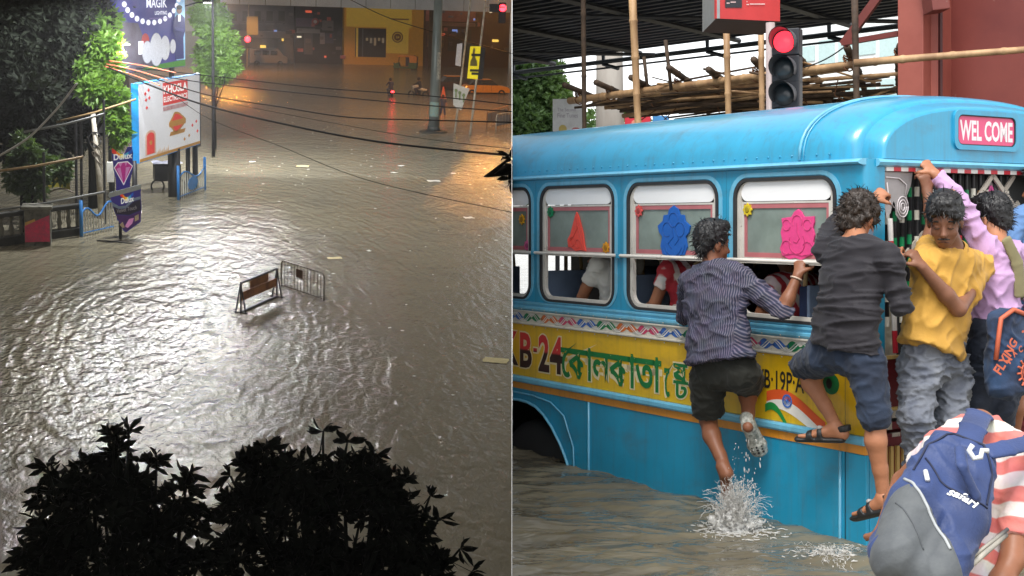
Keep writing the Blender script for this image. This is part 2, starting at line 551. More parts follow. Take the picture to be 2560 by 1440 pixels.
lamp_at('white street lamp behind the leafy tree right of the two billboards', 540, -40, 64.5, (0.3, -4.5), 3000, WHITE, 0.30)
lamp_at('white street lamp standing at the far left railing', 318, -58, 49, (5.8, -0.5), 2300, WHITE, 0.30)
lamp_at('orange street lamp beyond the yellow shop at the road end', 560, -18, 132, (0.6, -1.2), 2400, SOD, 0.3)
lamp_at('orange street lamp above the taxis at the right end of the crossing', 1262, -34, 92, (-1.2, -0.6), 3000, SOD, 0.3)
lamp_at('white street lamp on the near pavement below the camera window', -420, -700, 26, (1.0, 0.3), 2600, WHITE, 0.35)  # added fill lamp out of view, lifts the water without glare
# ================================================================ the bus
FRAME[0] = MR
_th = math.atan2(2120.0, F_PX)
BUS_B = Vector((-math.sin(_th), math.cos(_th), 0)); BUS_N = Vector((BUS_B.y, -BUS_B.x, 0))
BUS_C = Vector((1.94376, 7.24792, 0))
BUS_RZ = math.atan2(-BUS_B.y, -BUS_B.x)
def bus_pt(x, y, z):            # bus coordinates -> day street
    return BUS_C - BUS_B * x + BUS_N * y + Vector((0, 0, z))
bus = thing('bus', 'blue and yellow painted city bus wading through flood water with people hanging on', 'bus', BUS_C, BUS_RZ)
CLIP_N = Vector((1, 0, 0))
def clip_bus(o):
    """the bus ends at the added partition"""
    M = bus.matrix_world
    inv = M.inverted()
    co = inv @ Vector((0.006, 0, 0)); no = inv.to_3x3() @ CLIP_N
    me = o.data
    bm = bmesh.new(); bm.from_mesh(me)
    r = bmesh.ops.bisect_plane(bm, geom=bm.verts[:] + bm.edges[:] + bm.faces[:], plane_co=co, plane_no=no, clear_inner=True)
    bm.to_mesh(me); bm.free()
    return o
def bpaint(name, c, wear=0.5, rough=0.32, scale=3.0, var=0.12, wcol=(0.12, 0.10, 0.07)):
    return mat(name, c, rough, var=var, scale=scale, wear=(wcol, wear * 0.55, 26.0), bump=0.28, bscale=1.5, coat=0.4, streak=((0.10, 0.085, 0.06), 0.30))
m_blue = bpaint('bus_blue', srgb(30, 152, 192), 0.45)
m_blue2 = bpaint('bus_blue_roof', srgb(50, 160, 200), 0.25)
m_lblue = bpaint('bus_light_blue', srgb(112, 190, 222), 0.5)
m_yel = bpaint('bus_yellow', srgb(232, 186, 30), 0.4)
m_ora = bpaint('bus_orange', srgb(226, 148, 40), 0.6)
m_cream = bpaint('bus_cream', srgb(222, 216, 202), 0.6)
m_rub = mat('rubber', (0.03, 0.03, 0.032), 0.6)
m_white = mat('frame_white', srgb(214, 209, 200), 0.45, wear=((0.2, 0.17, 0.13), 0.4, 18))
m_pink = mat('sash_pink', srgb(188, 112, 116), 0.5)
m_red = mat('paint_red', srgb(205, 40, 48), 0.45)
m_green = mat('paint_green', srgb(24, 122, 66), 0.45, var=0.3, scale=30)
m_navy = mat('seat_navy', srgb(34, 48, 84), 0.7)
m_seatgrey = mat('seat_edge', srgb(140, 160, 190), 0.5)
m_tubebeige = mat('tube_beige', srgb(196, 166, 120), 0.4)
m_int = mat('bus_interior', srgb(70, 66, 62), 0.7)
m_black = mat('paint_black', (0.02, 0.018, 0.018), 0.5)
m_blueline = mat('seam_dark', (0.02, 0.08, 0.12), 0.7)  # dark line colour of the panel joints
L = 5.9
# lower panels with the wheel arch
arch = [(-2.830, 0.0), (-2.880, 0.080), (-2.942, 0.159), (-3.046, 0.264), (-3.152, 0.340), (-3.260, 0.390), (-3.370, 0.411), (-3.482, 0.417), (-3.62, 0.41), (-3.75, 0.38), (-3.87, 0.32), (-3.97, 0.22), (-4.05, 0.08), (-4.1, -0.1)]
SEAM = -2.60
mb = MB(); mb.prism([(SEAM - 0.003, -0.45), (SEAM - 0.003, 0.497)] + [(-L, 0.497), (-L, -0.45), (-4.14, -0.45)] + arch[::-1] + [(-2.80, -0.08), (-2.72, -0.45)], (0, 0, 0), (1, 0, 0), (0, 0, 1), (0, 0.03, 0))
clip_bus(mb.build('lower_panel', m_blue, bus))
# arch panel above is concave: split handled by filled ngon
mb = MB(); mb.prism([(SEAM + 0.003, -0.45), (-0.157, -0.45), (-0.157, 0.497), (SEAM + 0.003, 0.497)], (0, 0, 0), (1, 0, 0), (0, 0, 1), (0, 0.03, 0))
mb.build('lower_panel', m_blue, bus)
mb = MB(); mb.bbox((-0.150, 0.0, -0.45), (-0.0, 0.03, 0.497)); mb.bbox((-0.03, 0.031, -0.45), (-0.0, 0.15, 0.60))
mb.build('corner_panel', m_blue, bus, bevel=0.008)
mb = MB(); mb.tube([(-2.72, -0.012, -0.45), (-2.79, -0.012, -0.06)] + [(p[0] + 0.012, -0.012, p[1] - 0.006) for p in arch], 0.011, 6)
clip_bus(mb.build('arch_lip', m_lblue, bus, smooth=True))
mb = MB(); mb.tube([(-2.735, -0.010, -0.3), (-2.76, -0.010, 0.15), (-2.88, -0.010, 0.36), (-3.05, -0.01, 0.44), (-3.3, -0.01, 0.465), (-3.7, -0.01, 0.465)], 0.007, 6)
clip_bus(mb.build('arch_bead', m_lblue, bus, smooth=True))
for xx in (-2.575, -0.185): MB().tube([(xx, -0.006, -0.45), (xx, -0.006, 0.495)], 0.009, 6).build('panel_bead', m_lblue, bus, smooth=True)
# inner wheel house and wheel
mb = MB(); mb.bbox((-4.3, 0.40, -0.45), (-2.6, 0.42, 0.5)); mb.bbox((-4.3, 0.031, 0.462), (-2.6, 0.40, 0.48)); mb.bbox((-2.62, 0.031, -0.45), (-2.60, 0.40, 0.46))
clip_bus(mb.build('wheel_house', m_black, bus))
mb = MB(); mb.lathe([(0.20, -0.11), (0.40, -0.11), (0.46, -0.07), (0.47, 0.0), (0.46, 0.07), (0.40, 0.11), (0.2, 0.11)], (-3.45, 0.2, -0.22), (0, 1, 0), 32)
whl = clip_bus(mb.build('wheel', m_rub, bus, smooth=True))
mb = MB(); mb.lathe([(0.02, -0.06), (0.12, -0.06), (0.15, -0.03), (0.24, -0.06), (0.25, 0.0)], (-3.45, 0.2, -0.22), (0, 1, 0), 24)
clip_bus(mb.build('rim', mat('rim_rust', (0.10, 0.06, 0.04), 0.7), whl, smooth=True))
# orange strip, light blue lip, yellow panel, ornament band, belt
mb = MB(); mb.bbox((-L, -0.006, 0.4985), (0.0, 0.03, 0.549)); clip_bus(mb.build('orange_strip', m_ora, bus))
mb = MB(); mb.prism([(0.03, 0.5505), (-0.022, 0.5505), (-0.030, 0.562), (-0.030, 0.585), (-0.020, 0.5985), (0.03, 0.5985)], (-L, 0, 0), (0, 1, 0), (0, 0, 1), (L + 0.0, 0, 0))
clip_bus(mb.build('rub_rail', m_lblue, bus))
mb = MB(); mb.bbox((-L, 0.0, 0.600), (-2.742, 0.03, 0.994)); clip_bus(mb.build('yellow_panel', m_yel, bus))
mb = MB(); mb.bbox((-2.738, 0.0, 0.600), (-0.155, 0.03, 0.994)); mb.build('yellow_panel', m_yel, bus)
mb = MB(); mb.bbox((-0.150, 0.0, 0.600), (-0.0, 0.03, 0.994)); mb.build('yellow_panel', m_yel, bus)
mb = MB(); mb.bbox((-L, -0.004, 0.9955), (0.0, 0.03, 1.103)); clip_bus(mb.build('ornament_band', m_cream, bus))
mb = MB(); mb.bbox((-L, -0.016, 1.0), (0.0, -0.0045, 1.012)); mb.bbox((-L, -0.016, 1.092), (0.0, -0.0045, 1.104)); clip_bus(mb.build('band_moulding', m_cream, bus, bevel=0.003))
# painted rope on the band
cols = [srgb(226, 120, 60), srgb(214, 70, 110), srgb(60, 110, 190), srgb(30, 130, 80)]
rope_m = [mat('rope_%d' % i, c, 0.45, var=0.25, scale=60) for i, c in enumerate(cols)] + [mat('rope_white', srgb(238, 236, 230), 0.45)]
mb = MB(); PER = 0.235
x = -L
k = 0
while x < -0.36:
    for (ph, ci) in ((0.0, k % 4), (0.5, (k + 1) % 4)):
        mb.cm = ci
        n = 12
        up = [(x + PER * (ph + 0.62 * i / n), 1.052 + 0.028 * math.sin(math.pi * (i / n * 1.25 - 0.12)) + 0.010 * math.sin(2 * math.pi * i / n)) for i in range(n + 1)]
        dn = [(x + PER * (ph + 0.62 * i / n), 1.052 - 0.030 * math.sin(math.pi * (i / n * 1.2 - 0.02)) * (1 if ph else 0.8)) for i in range(n + 1)]
        for i in range(n):
            mb.add([(p[0], -0.0058, p[1]) for p in (up[i], up[i + 1], dn[i + 1], dn[i])], [(0, 1, 2, 3)])
    mb.cm = 4
    for ph in (0.0, 0.5, 0.25):
        n = 14
        pts = [(x + PER * (ph + i / n), 1.052 + 0.030 * math.cos(2 * math.pi * (i / n) + (0.9 if ph == 0.25 else 0)) * (1 if ph != 0.5 else -1)) for i in range(n + 1)]
        for i in range(n):
            (a, b), (c, d) = pts[i], pts[i + 1]
            mb.add([(a, -0.0072, b - 0.0045), (c, -0.0072, d - 0.0045), (c, -0.0072, d + 0.0045), (a, -0.0072, b + 0.0045)], [(0, 1, 2, 3)])
    x += PER; k += 1
clip_bus(mb.build('painted_rope', rope_m, bus, fix=False))
# belt under the windows
mb = MB(); mb.prism([(0.03, 1.105), (-0.004, 1.105), (-0.018, 1.120), (-0.018, 1.135), (-0.004, 1.140), (-0.006, 1.150), (-0.014, 1.158), (-0.014, 1.168), (0.0, 1.172), (0.03, 1.172)], (-L, 0, 0), (0, 1, 0), (0, 0, 1), (L, 0, 0))
clip_bus(mb.build('belt_rail', m_lblue, bus))
# window wall: bays with rounded openings
WIN = [(-1.056, -0.221, 'w4'), (-2.127, -1.210, 'w3'), (-3.195, -2.285, 'w2'), (-4.27, -3.331, 'w1'), (-5.35, -4.41, 'w0')]
edges = [0.0, -1.133, -2.206, -3.263, -4.34, -5.42]
ZB, ZT, WB, WT = 1.1735, 2.095, 1.192, 2.040
def ray_rect(p, c, x0, y0, x1, y1):
    dx, dy = p[0] - c[0], p[1] - c[1]
    t = min(((x1 - c[0]) / dx if dx > 0 else (x0 - c[0]) / dx) if abs(dx) > 1e-9 else 1e9, ((y1 - c[1]) / dy if dy > 0 else (y0 - c[1]) / dy) if abs(dy) > 1e-9 else 1e9)
    return (c[0] + dx * t, c[1] + dy * t)
for i, (x0, x1, nm) in enumerate(WIN):
    inner = rrect(x0, WB, x1, WT, 0.115, 7)
    e1, e0 = edges[i] - (0.075 if i == 0 else 0.0015), edges[i + 1] + 0.0015
    c = ((x0 + x1) / 2, (WB + WT) / 2)
    outer = [ray_rect(p, c, e0, ZB, e1, ZT) for p in inner]
    for cr in ((e0, ZB), (e1, ZB), (e1, ZT), (e0, ZT)):      # snap the nearest point to each corner
        kk = min(range(len(outer)), key=lambda q: (outer[q][0] - cr[0]) ** 2 + (outer[q][1] - cr[1]) ** 2)
        outer[kk] = cr
    mb = MB(); mb.ring(outer, inner, (0, 0, 0), (1, 0, 0), (0, 0, 1), (0, 0.035, 0))
    clip_bus(mb.build('window_bay', m_blue, bus))
    # pressed edge round the opening, rubber, white frame, sash
    o2 = rrect(x0 - 0.045, WB - 0.014, x1 + 0.045, WT + 0.035, 0.15, 7); 
    mb = MB(); mb.ring(o2, rrect(x0 - 0.012, WB - 0.006, x1 + 0.012, WT + 0.012, 0.127, 7), (0, -0.005, 0), (1, 0, 0), (0, 0, 1), (0, 0.0045, 0))
    clip_bus(mb.build('pressed_edge', m_lblue, bus))
    mb = MB(); mb.ring(rrect(x0 - 0.006, WB - 0.004, x1 + 0.006, WT + 0.006, 0.121, 7), rrect(x0 + 0.016, WB + 0.012, x1 - 0.016, WT - 0.014, 0.10, 7), (0, -0.009, 0), (1, 0, 0), (0, 0, 1), (0, 0.05, 0))
    win = clip_bus(mb.build('window', m_rub, bus))
    fi = rrect(x0 + 0.045, WB + 0.035, x1 - 0.045, WT - 0.018, 0.075, 7)
    mb = MB(); mb.ring(rrect(x0 + 0.0165, WB + 0.0125, x1 - 0.0165, WT - 0.0145, 0.10, 7), fi, (0, 0.006, 0), (1, 0, 0), (0, 0, 1), (0, 0.03, 0))
    clip_bus(mb.build('window_frame', m_white, win))
    mb = MB(); mb.prism(rrect(x0 + 0.044, 1.906, x1 - 0.044, WT - 0.019, 0.055, 5), (0, 0.012, 0), (1, 0, 0), (0, 0, 1), (0, 0.005, 0))
    clip_bus(mb.build('top_pane', mat('top_pane', srgb(250, 250, 250), 0.12, var=0.04, scale=3, spec=0.8), win))
    # sash: cream bars, pink border, frosted pane
    sx0, sx1, sz0, sz1 = x0 + 0.046, x1 - 0.046, 1.530, 1.903
    mb = MB()
    mb.ring([(sx0, sz0), (sx1, sz0), (sx1, sz1), (sx0, sz1)], [(sx0 + 0.022, sz0 + 0.036), (sx1 - 0.022, sz0 + 0.036), (sx1 - 0.022, sz1 - 0.012), (sx0 + 0.022, sz1 - 0.012)], (0, 0.014, 0), (1, 0, 0), (0, 0, 1), (0, 0.02, 0))
    sash = clip_bus(mb.build('sash', m_white, win))
    mb = MB()
    mb.ring([(sx0 + 0.0225, sz0 + 0.0365), (sx1 - 0.0225, sz0 + 0.0365), (sx1 - 0.0225, sz1 - 0.0125), (sx0 + 0.0225, sz1 - 0.0125)], [(sx0 + 0.042, sz0 + 0.065), (sx1 - 0.042, sz0 + 0.065), (sx1 - 0.042, sz1 - 0.04), (sx0 + 0.042, sz1 - 0.04)], (0, 0.0165, 0), (1, 0, 0), (0, 0, 1), (0, 0.012, 0))
    clip_bus(mb.build('pink_border', m_pink, win))
    mb = MB(); mb.bbox((sx0 + 0.03, 0.024, sz0 + 0.05), (sx1 - 0.03, 0.029, sz1 - 0.03))
    clip_bus(mb.build('frosted_pane', mat('frosted_pane', srgb(138, 152, 144), 0.16, var=0.3, scale=4.0, bump=0.03, bscale=10, spec=0.7), win))
    # opened lower pane stacked behind the sash is left open: the inside shows
# sash rail running outside across the pillars
mb = MB(); mb.tube([(-L, -0.022, 1.547), (-0.15, -0.022, 1.549)], 0.012, 8)
clip_bus(mb.build('guard_rail', m_white, bus, smooth=True))
for xx in edges[1:4]: mb = MB(); mb.bbox((xx - 0.02, -0.034, 1.53), (xx + 0.02, -0.0005, 1.562)); mb.build('rail_bracket', m_blue, bus, bevel=0.004)
# corner pillar
mb = MB()
mb.grid(lambda a, h: (-0.075 + 0.075 * math.sin(a * math.pi / 2), 0.075 - 0.075 * math.cos(a * math.pi / 2), 0.6 + h * 1.53), 9, 3)
mb.grid(lambda a, h: (-0.0 , 0.075 + 0.075 * a, 0.6 + h * 1.53), 2, 2)
mb.build('corner_pillar', m_blue, bus, smooth=True, fix=False)
# gutter
mb = MB(); mb.prism([(0.04, 2.0965), (-0.006, 2.0965), (-0.034, 2.103), (-0.040, 2.112), (-0.034, 2.120), (-0.006, 2.132), (0.04, 2.132)], (-L, 0, 0), (0, 1, 0), (0, 0, 1), (L - 0.02, 0, 0))
clip_bus(mb.build('gutter', m_lblue, bus, autosmooth=30))
# roof skin and end dome
HW, CRZ, BZ = 1.10, 2.55, 2.133
def sec(k, K=28):
    a = math.pi * k / K
    c, s_ = math.cos(a), math.sin(a)
    ex = 2 / 2.45
    return (HW - HW * math.copysign(abs(c) ** ex, c), BZ + (CRZ - BZ) * abs(s_) ** ex)
K = 28
rows = []
for x in (-L, -4.5, -3.0, -2.0, -1.2, -0.7, -0.42): rows.append([(x, *sec(k)) for k in range(K + 1)])
for j in range(1, 9):
    th = math.pi / 2 * j / 8
    f_ = 1 - 0.16 * (1 - math.cos(th)); fz = 1 - 0.13 * (1 - math.cos(th))
    rows.append([(-0.42 + 0.30 * math.sin(th), HW + (o_ - HW) * (1 - 0.09 * (1 - math.cos(th))), BZ + (z_ - BZ) * fz) for (o_, z_) in (sec(k) for k in range(K + 1))])
mb = MB()
vs = [p for r in rows for p in r]; n = K + 1
mb.add(vs, [(j * n + k, j * n + k + 1, (j + 1) * n + k + 1, (j + 1) * n + k) for j in range(len(rows) - 1) for k in range(K)])
clip_bus(mb.build('roof', m_blue2, bus, smooth=True))
last = rows[-1]
mb = MB()
rows2 = [last]
for j in range(1, 7):
    t = j / 6
    rows2.append([(-0.12 + 0.125 * math.sin(t * math.pi / 2), HW + (p[1] - HW) * (1 - 0.05 * t), BZ + (p[2] - BZ) * (1 - 0.16 * t)) for p in last])
vs = [p for r in rows2 for p in r]
mb.add(vs, [(j * n + k, j * n + k + 1, (j + 1) * n + k + 1, (j + 1) * n + k) for j in range(len(rows2) - 1) for k in range(K)])
ff = rows2[-1]
mb.add(ff, [tuple(range(K + 1))])
mb.build('end_dome', m_blue2, bus, smooth=True, autosmooth=38)
mb = MB(); mb.prism([(0.03, 2.085), (0.03, 2.1325), (0.004, 2.1325), (-0.022, 2.126), (-0.03, 2.112), (-0.022, 2.095), (0.0, 2.085)], (-0.0, 0.08, 0), (-1, 0, 0), (0, 0, 1), (0, 2.05, 0))
mb.build('end_gutter', m_lblue, bus)
# roof seam strap and rivets
mb = MB()
pts = [(-0.50, sec(k)[0] - 0.004 * (1 if k < 14 else -1), sec(k)[1] + 0.006) for k in range(0, 18)]
mb.tube(pts, 0.011, 6); mb.tube([(p[0] + 0.03, p[1], p[2] + 0.0) for p in pts], 0.005, 5)
mb.build('roof_strap', m_lblue, bus, smooth=True)
mb = MB()
x = -3.9
while x < -0.25:
    mb.ell((x, 0.003, 2.165), (0.008, 0.008, 0.008), 6, 4); x += 0.098
clip_bus(mb.build('rivet_row', m_blue, bus, smooth=True))['kind'] = 'stuff'
mb = MB()
for zr in (0.985, 1.115):
    x = -3.9
    while x < -0.1:
        mb.ell((x, -0.0045 if zr < 1 else -0.016, zr), (0.005, 0.004, 0.005), 6, 4); x += 0.155
clip_bus(mb.build('rivet_row', m_white, bus, smooth=True))['kind'] = 'stuff'
# seams
mb = MB()
for xx in edges[1:4]: mb.bbox((xx - 0.0035, 0.001, 1.175), (xx + 0.0035, 0.02, 2.09))
mb.bbox((-2.7425, 0.002, 0.60), (-2.7375, 0.02, 0.994)); mb.bbox((-0.1545, 0.002, -0.45), (-0.1505, 0.02, 0.994))
clip_bus(mb.build('seam', m_blueline, bus))
# WELCOME board
wx = 0.0065
mb = MB(); mb.ring(rrect(0.715, 2.200, 1.302, 2.432, 0.05, 6), rrect(0.745, 2.228, 1.272, 2.404, 0.04, 6), (0.004, 0, 0), (0, 1, 0), (0, 0, 1), (0.016, 0, 0))
wb = mb.build('route_board', m_blue2, bus)
mb = MB(); mb.ring(rrect(0.738, 2.221, 1.279, 2.411, 0.045, 6), rrect(0.752, 2.234, 1.265, 2.398, 0.035, 6), (0.0075, 0, 0), (0, 1, 0), (0, 0, 1), (0.009, 0, 0))
mb.build('board_gasket', m_rub, wb)
mb = MB(); mb.prism(rrect(0.746, 2.229, 1.271, 2.403, 0.04, 6), (0.0062, 0, 0), (0, 1, 0), (0, 0, 1), (0.004, 0, 0))
mb.build('board_panel', mat('board_pink', srgb(222, 84, 128), 0.35, var=0.1), wb)
mb = MB()
add_text(mb, 'WEL COME', (0.0112, 0.770, 2.255), (0, 1, 0), (0, 0, 1), 0.480, 0.120, bold=0.03)
mb.build('lettering', mat('letter_white', srgb(245, 235, 238), 0.5), wb, fix=False)
# lettering on the side
EX, EY = Vector((1, 0, 0)), Vector((0, 0, 1))
m_two = bpy.data.materials.new('letter_two_tone'); m_two.use_nodes = True
_nt = m_two.node_tree; _tc = _nt.nodes.new('ShaderNodeTexCoord'); _sp = _nt.nodes.new('ShaderNodeSeparateXYZ'); _mr = _nt.nodes.new('ShaderNodeMapRange')
_mr.inputs['From Min'].default_value = 0.795; _mr.inputs['From Max'].default_value = 0.812
_mx = _nt.nodes.new('ShaderNodeMix'); _mx.data_type = 'RGBA'; _mx.inputs['A'].default_value = (*srgb(52, 26, 26), 1); _mx.inputs['B'].default_value = (*srgb(205, 54, 54), 1)
_nt.links.new(_tc.outputs['Object'], _sp.inputs[0]); _nt.links.new(_sp.outputs['Z'], _mr.inputs['Value']); _nt.links.new(_mr.outputs[0], _mx.inputs['Factor']); _nt.links.new(_mx.outputs['Result'], _nt.nodes['Principled BSDF'].inputs['Base Color'])
m_outl = mat('letter_outline', srgb(238, 222, 178), 0.5)
def side_text(txt, x, z, w, h, m, bold=0.02, outline=0.05, lay=0.0, name='lettering'):
    if outline:
        mb = MB(); k = outline * 0.36
        add_text(mb, txt, (x - k * 0.5, -0.0016 - lay, z - k * 0.6), EX, EY, w + k, h + k * 1.2, bold=bold + outline)
        clip_bus(mb.build('letter_outline', m_outl, bus, fix=False))
    mb = MB(); add_text(mb, txt, (x, -0.0034 - lay, z), EX, EY, w, h, bold=bold)
    return clip_bus(mb.build(name, m, bus, fix=False))
side_text('K', -3.70, 0.672, 0.20, 0.262, m_two, 0.03)
side_text('B', -3.478, 0.664, 0.165, 0.268, m_two, 0.03)
side_text('-', -3.292, 0.795, 0.05, 0.03, m_two, 0.02)
side_text('2', -3.222, 0.656, 0.145, 0.280, m_two, 0.03)
side_text('4', -3.070, 0.656, 0.165, 0.275, m_two, 0.03)
m_beng = bpy.data.materials.new('letter_green'); m_beng.use_nodes = True
_nt = m_beng.node_tree; _tc = _nt.nodes.new('ShaderNodeTexCoord'); _vo = _nt.nodes.new('ShaderNodeTexVoronoi'); _vo.inputs['Scale'].default_value = 34
_mr = _nt.nodes.new('ShaderNodeMapRange'); _mr.inputs['From Min'].default_value = 0.10; _mr.inputs['From Max'].default_value = 0.16
_mx = _nt.nodes.new('ShaderNodeMix'); _mx.data_type = 'RGBA'; _mx.inputs['A'].default_value = (*srgb(150, 190, 120), 1); _mx.inputs['B'].default_value = (*srgb(20, 116, 58), 1)
_nt.links.new(_tc.outputs['Object'], _vo.inputs['Vector']); _nt.links.new(_vo.outputs['Distance'], _mr.inputs['Value']); _nt.links.new(_mr.outputs[0], _mx.inputs['Factor']); _nt.links.new(_mx.outputs['Result'], _nt.nodes['Principled BSDF'].inputs['Base Color'])
side_text('\u09C7\u0995\u09BE\u09B2\u0995\u09BE\u09A4\u09BE', -2.93, 0.645, 1.165, 0.262, m_beng, 0.022, 0.045)
side_text('\u09C7', -1.735, 0.630, 0.10, 0.23, m_beng, 0.022, 0.045)
side_text('\u09B7', -1.640, 0.735, 0.14, 0.125, m_beng, 0.022, 0.045)
side_text('\u099F', -1.640, 0.635, 0.150, 0.165, m_beng, 0.022, 0.045, 0.001)
side_text('WB\u00B719P\u00B7A', -0.905, 0.785, 0.44, 0.115, m_black, 0.012, 0.0)
mb = MB(); mb.prism(circ(-0.257, 0.865, 0.062, 0.06), (0, -0.002, 0), EX, EY, (0, 0.001, 0)); mb.build('roundel', m_green, bus)
mb = MB(); mb.prism(circ(-0.27, 0.865, 0.022, 0.03), (0, -0.004, 0), EX, EY, (0, 0.001, 0)); mb.build('roundel', m_black, bus)
# painted waving flag
def flagband(z0, z1, m, dz=0.0, y=-0.002, x0=-0.775, x1=-0.30, droop=0.0):
    mb = MB(); n = 16
    up, dn = [], []
    for i in range(n + 1):
        t = i / n; xx = x0 + (x1 - x0) * t
        wv = 0.075 * math.sin(math.pi * (0.15 + 0.85 * t) * 1.25) - 0.03 * t
        up.append((xx, y, z1 + wv - droop * t)); dn.append((xx, y, z0 + wv - droop * t * 0.5 + dz * math.sin(math.pi * t)))
    for i in range(n): mb.add([up[i], up[i + 1], dn[i + 1], dn[i]], [(0, 1, 2, 3)])
    mb.build('painted_flag', m, bus, fix=False)
flagband(0.665, 0.725, mat('flag_saffron', srgb(226, 92, 42), 0.45))
flagband(0.628, 0.665, mat('flag_white', srgb(236, 232, 224), 0.45), -0.03)
flagband(0.600, 0.648, mat('flag_green', srgb(34, 140, 66), 0.45), 0.0, -0.004, -0.785, -0.55, 0.03)
mb = MB(); mb.ring(circ(-0.60, 0.728, 0.040), circ(-0.60, 0.728, 0.030), (0, -0.0062, 0), EX, EY, (0, 0.001, 0))
for k in range(12):
    a = math.pi * 2 * k / 12; mb.tube([(-0.60, -0.0055, 0.728), (-0.60 + 0.03 * math.cos(a), -0.0055, 0.728 + 0.03 * math.sin(a))], 0.002, 4)
mb.build('painted_wheel', mat('chakra_blue', srgb(60, 110, 190), 0.45), bus)
# window ornaments: moulded figures and rosettes on the panes
def cutout(name, pts, x, z, s, col, lines, depth=0.012, y=0.010):
    m_ = mat(name + '_col', col, 0.4, var=0.12, scale=40)
    mb = MB(); mb.prism([(x + p[0] * s, z + p[1] * s) for p in pts], (0, y, 0), EX, EY, (0, depth, 0))
    o = clip_bus(mb.build(name, m_, bus, bevel=0.002))
    if lines:
        ml_ = mat(name + '_line', tuple(c * 0.7 for c in col), 0.5)
        mb = MB()
        for ln in lines: mb.tube([(x + p[0] * s, y - 0.001, z + p[1] * s) for p in ln], 0.0028, 5)
        clip_bus(mb.build('relief_line', ml_, o))
    return o
def arcl(cx, cy, r, a0, a1, n=10, ry=None): return circ(cx, cy, r, ry or r, n, a0, a1)
fig_pink = [(-.95, .72), (-.35, .78), (-.18, 1.0), (.05, 1.12), (.25, .98), (.4, .78), (.98, .8), (1.0, .55), (.92, .3), (1.02, .0), (.95, -.3), (1.05, -.55), (.9, -.85), (.55, -.95), (.25, -1.1), (-.1, -1.0), (-.5, -1.08), (-.9, -.9), (-1.05, -.6), (-.9, -.3), (-1.0, .1), (-.9, .4)]
cutout('pink_ornament', fig_pink, -0.535, 1.705, 0.135, srgb(232, 74, 140),
       [arcl(-.62, .42, .24, 20, 340), arcl(.62, .42, .24, 20, 340), arcl(.02, .55, .3, -30, 210), [(.0, .5), (.02, .1), (.16, -.15), (.0, -.35), (-.22, -.28)], arcl(.0, -.35, .48, 150, 400), arcl(-.62, -.55, .3, 30, 300), arcl(.62, -.6, .3, -120, 150), [(-.8, -.9), (-.2, -.82), (.3, -.9), (.8, -.82)]])
fig_blue = [(0, 1.1), (.3, .95), (.38, .72), (.65, .7), (.72, .45), (1.05, .25), (.95, -.02), (.75, -.2), (.85, -.6), (.7, -.95), (.3, -.98), (0, -1.1), (-.3, -.98), (-.72, -.95), (-.86, -.6), (-.75, -.2), (-.95, -.02), (-1.05, .25), (-.72, .45), (-.65, .7), (-.38, .72), (-.3, .95)]
cutout('blue_ornament', fig_blue, -1.655, 1.715, 0.158, srgb(28, 98, 186),
       [arcl(0, .5, .3, 0, 330), arcl(-.4, .1, .3, 20, 300), arcl(.4, .1, .3, -120, 160), [(-.1, .3), (0, -.2), (-.35, -.5), (-.1, -.7)], arcl(0, -.45, .55, 200, 340), arcl(0, -.4, .75, 190, 350), [(.1, .2), (.35, -.3), (.1, -.55)]])
fig_or = [(-.05, 1.0), (.15, .75), (.3, .4), (.5, -.05), (.62, -.6), (.75, -.9), (.3, -.85), (-.1, -.92), (-.45, -.75), (-.72, -.72), (-.8, -.35), (-.55, -.1), (-.4, .25), (-.2, .7)]
cutout('orange_ornament', fig_or, -2.745, 1.705, 0.150, srgb(240, 84, 70), [[(-.05, .8), (.05, .2), (-.25, -.2), (-.5, -.4)], [(.1, .3), (.3, -.3), (.45, -.75)], arcl(-.35, -.45, .22, 0, 330), arcl(.1, -.55, .2, 30, 320)])
def rosette(x, z, col, r=0.042):
    pts = []
    for k in range(16):
        a = 2 * math.pi * k / 16; q = r * (1.0 if k % 2 == 0 else 0.72); pts.append((x + q * math.cos(a), z + q * math.sin(a)))
    mb = MB(); mb.prism(pts, (0, 0.008, 0), EX, EY, (0, 0.010, 0))
    o = clip_bus(mb.build('rosette', mat('rosette_%02x%02x' % (int(col[0] * 255), int(col[1] * 255)), col, 0.4), bus))
    mb = MB(); mb.lathe([(0.0, 0.004), (r * .35, 0.004), (r * .5, 0.0)], (x, 0.0078, z), (0, -1, 0), 12)
    clip_bus(mb.build('rosette_centre', mat('rosc_%02x%02x' % (int(col[0] * 255), int(col[1] * 255)), tuple(c * .5 for c in col), 0.4), o))
rosette(-0.955, 1.855, srgb(222, 196, 40)); rosette(-2.025, 1.855, srgb(226, 92, 88)); rosette(-3.085, 1.855, srgb(20, 140, 90)); rosette(-2.395, 1.600, srgb(232, 160, 30)); rosette(-3.475, 1.80, srgb(232, 170, 30)); rosette(-3.40, 1.60, srgb(220, 90, 150))
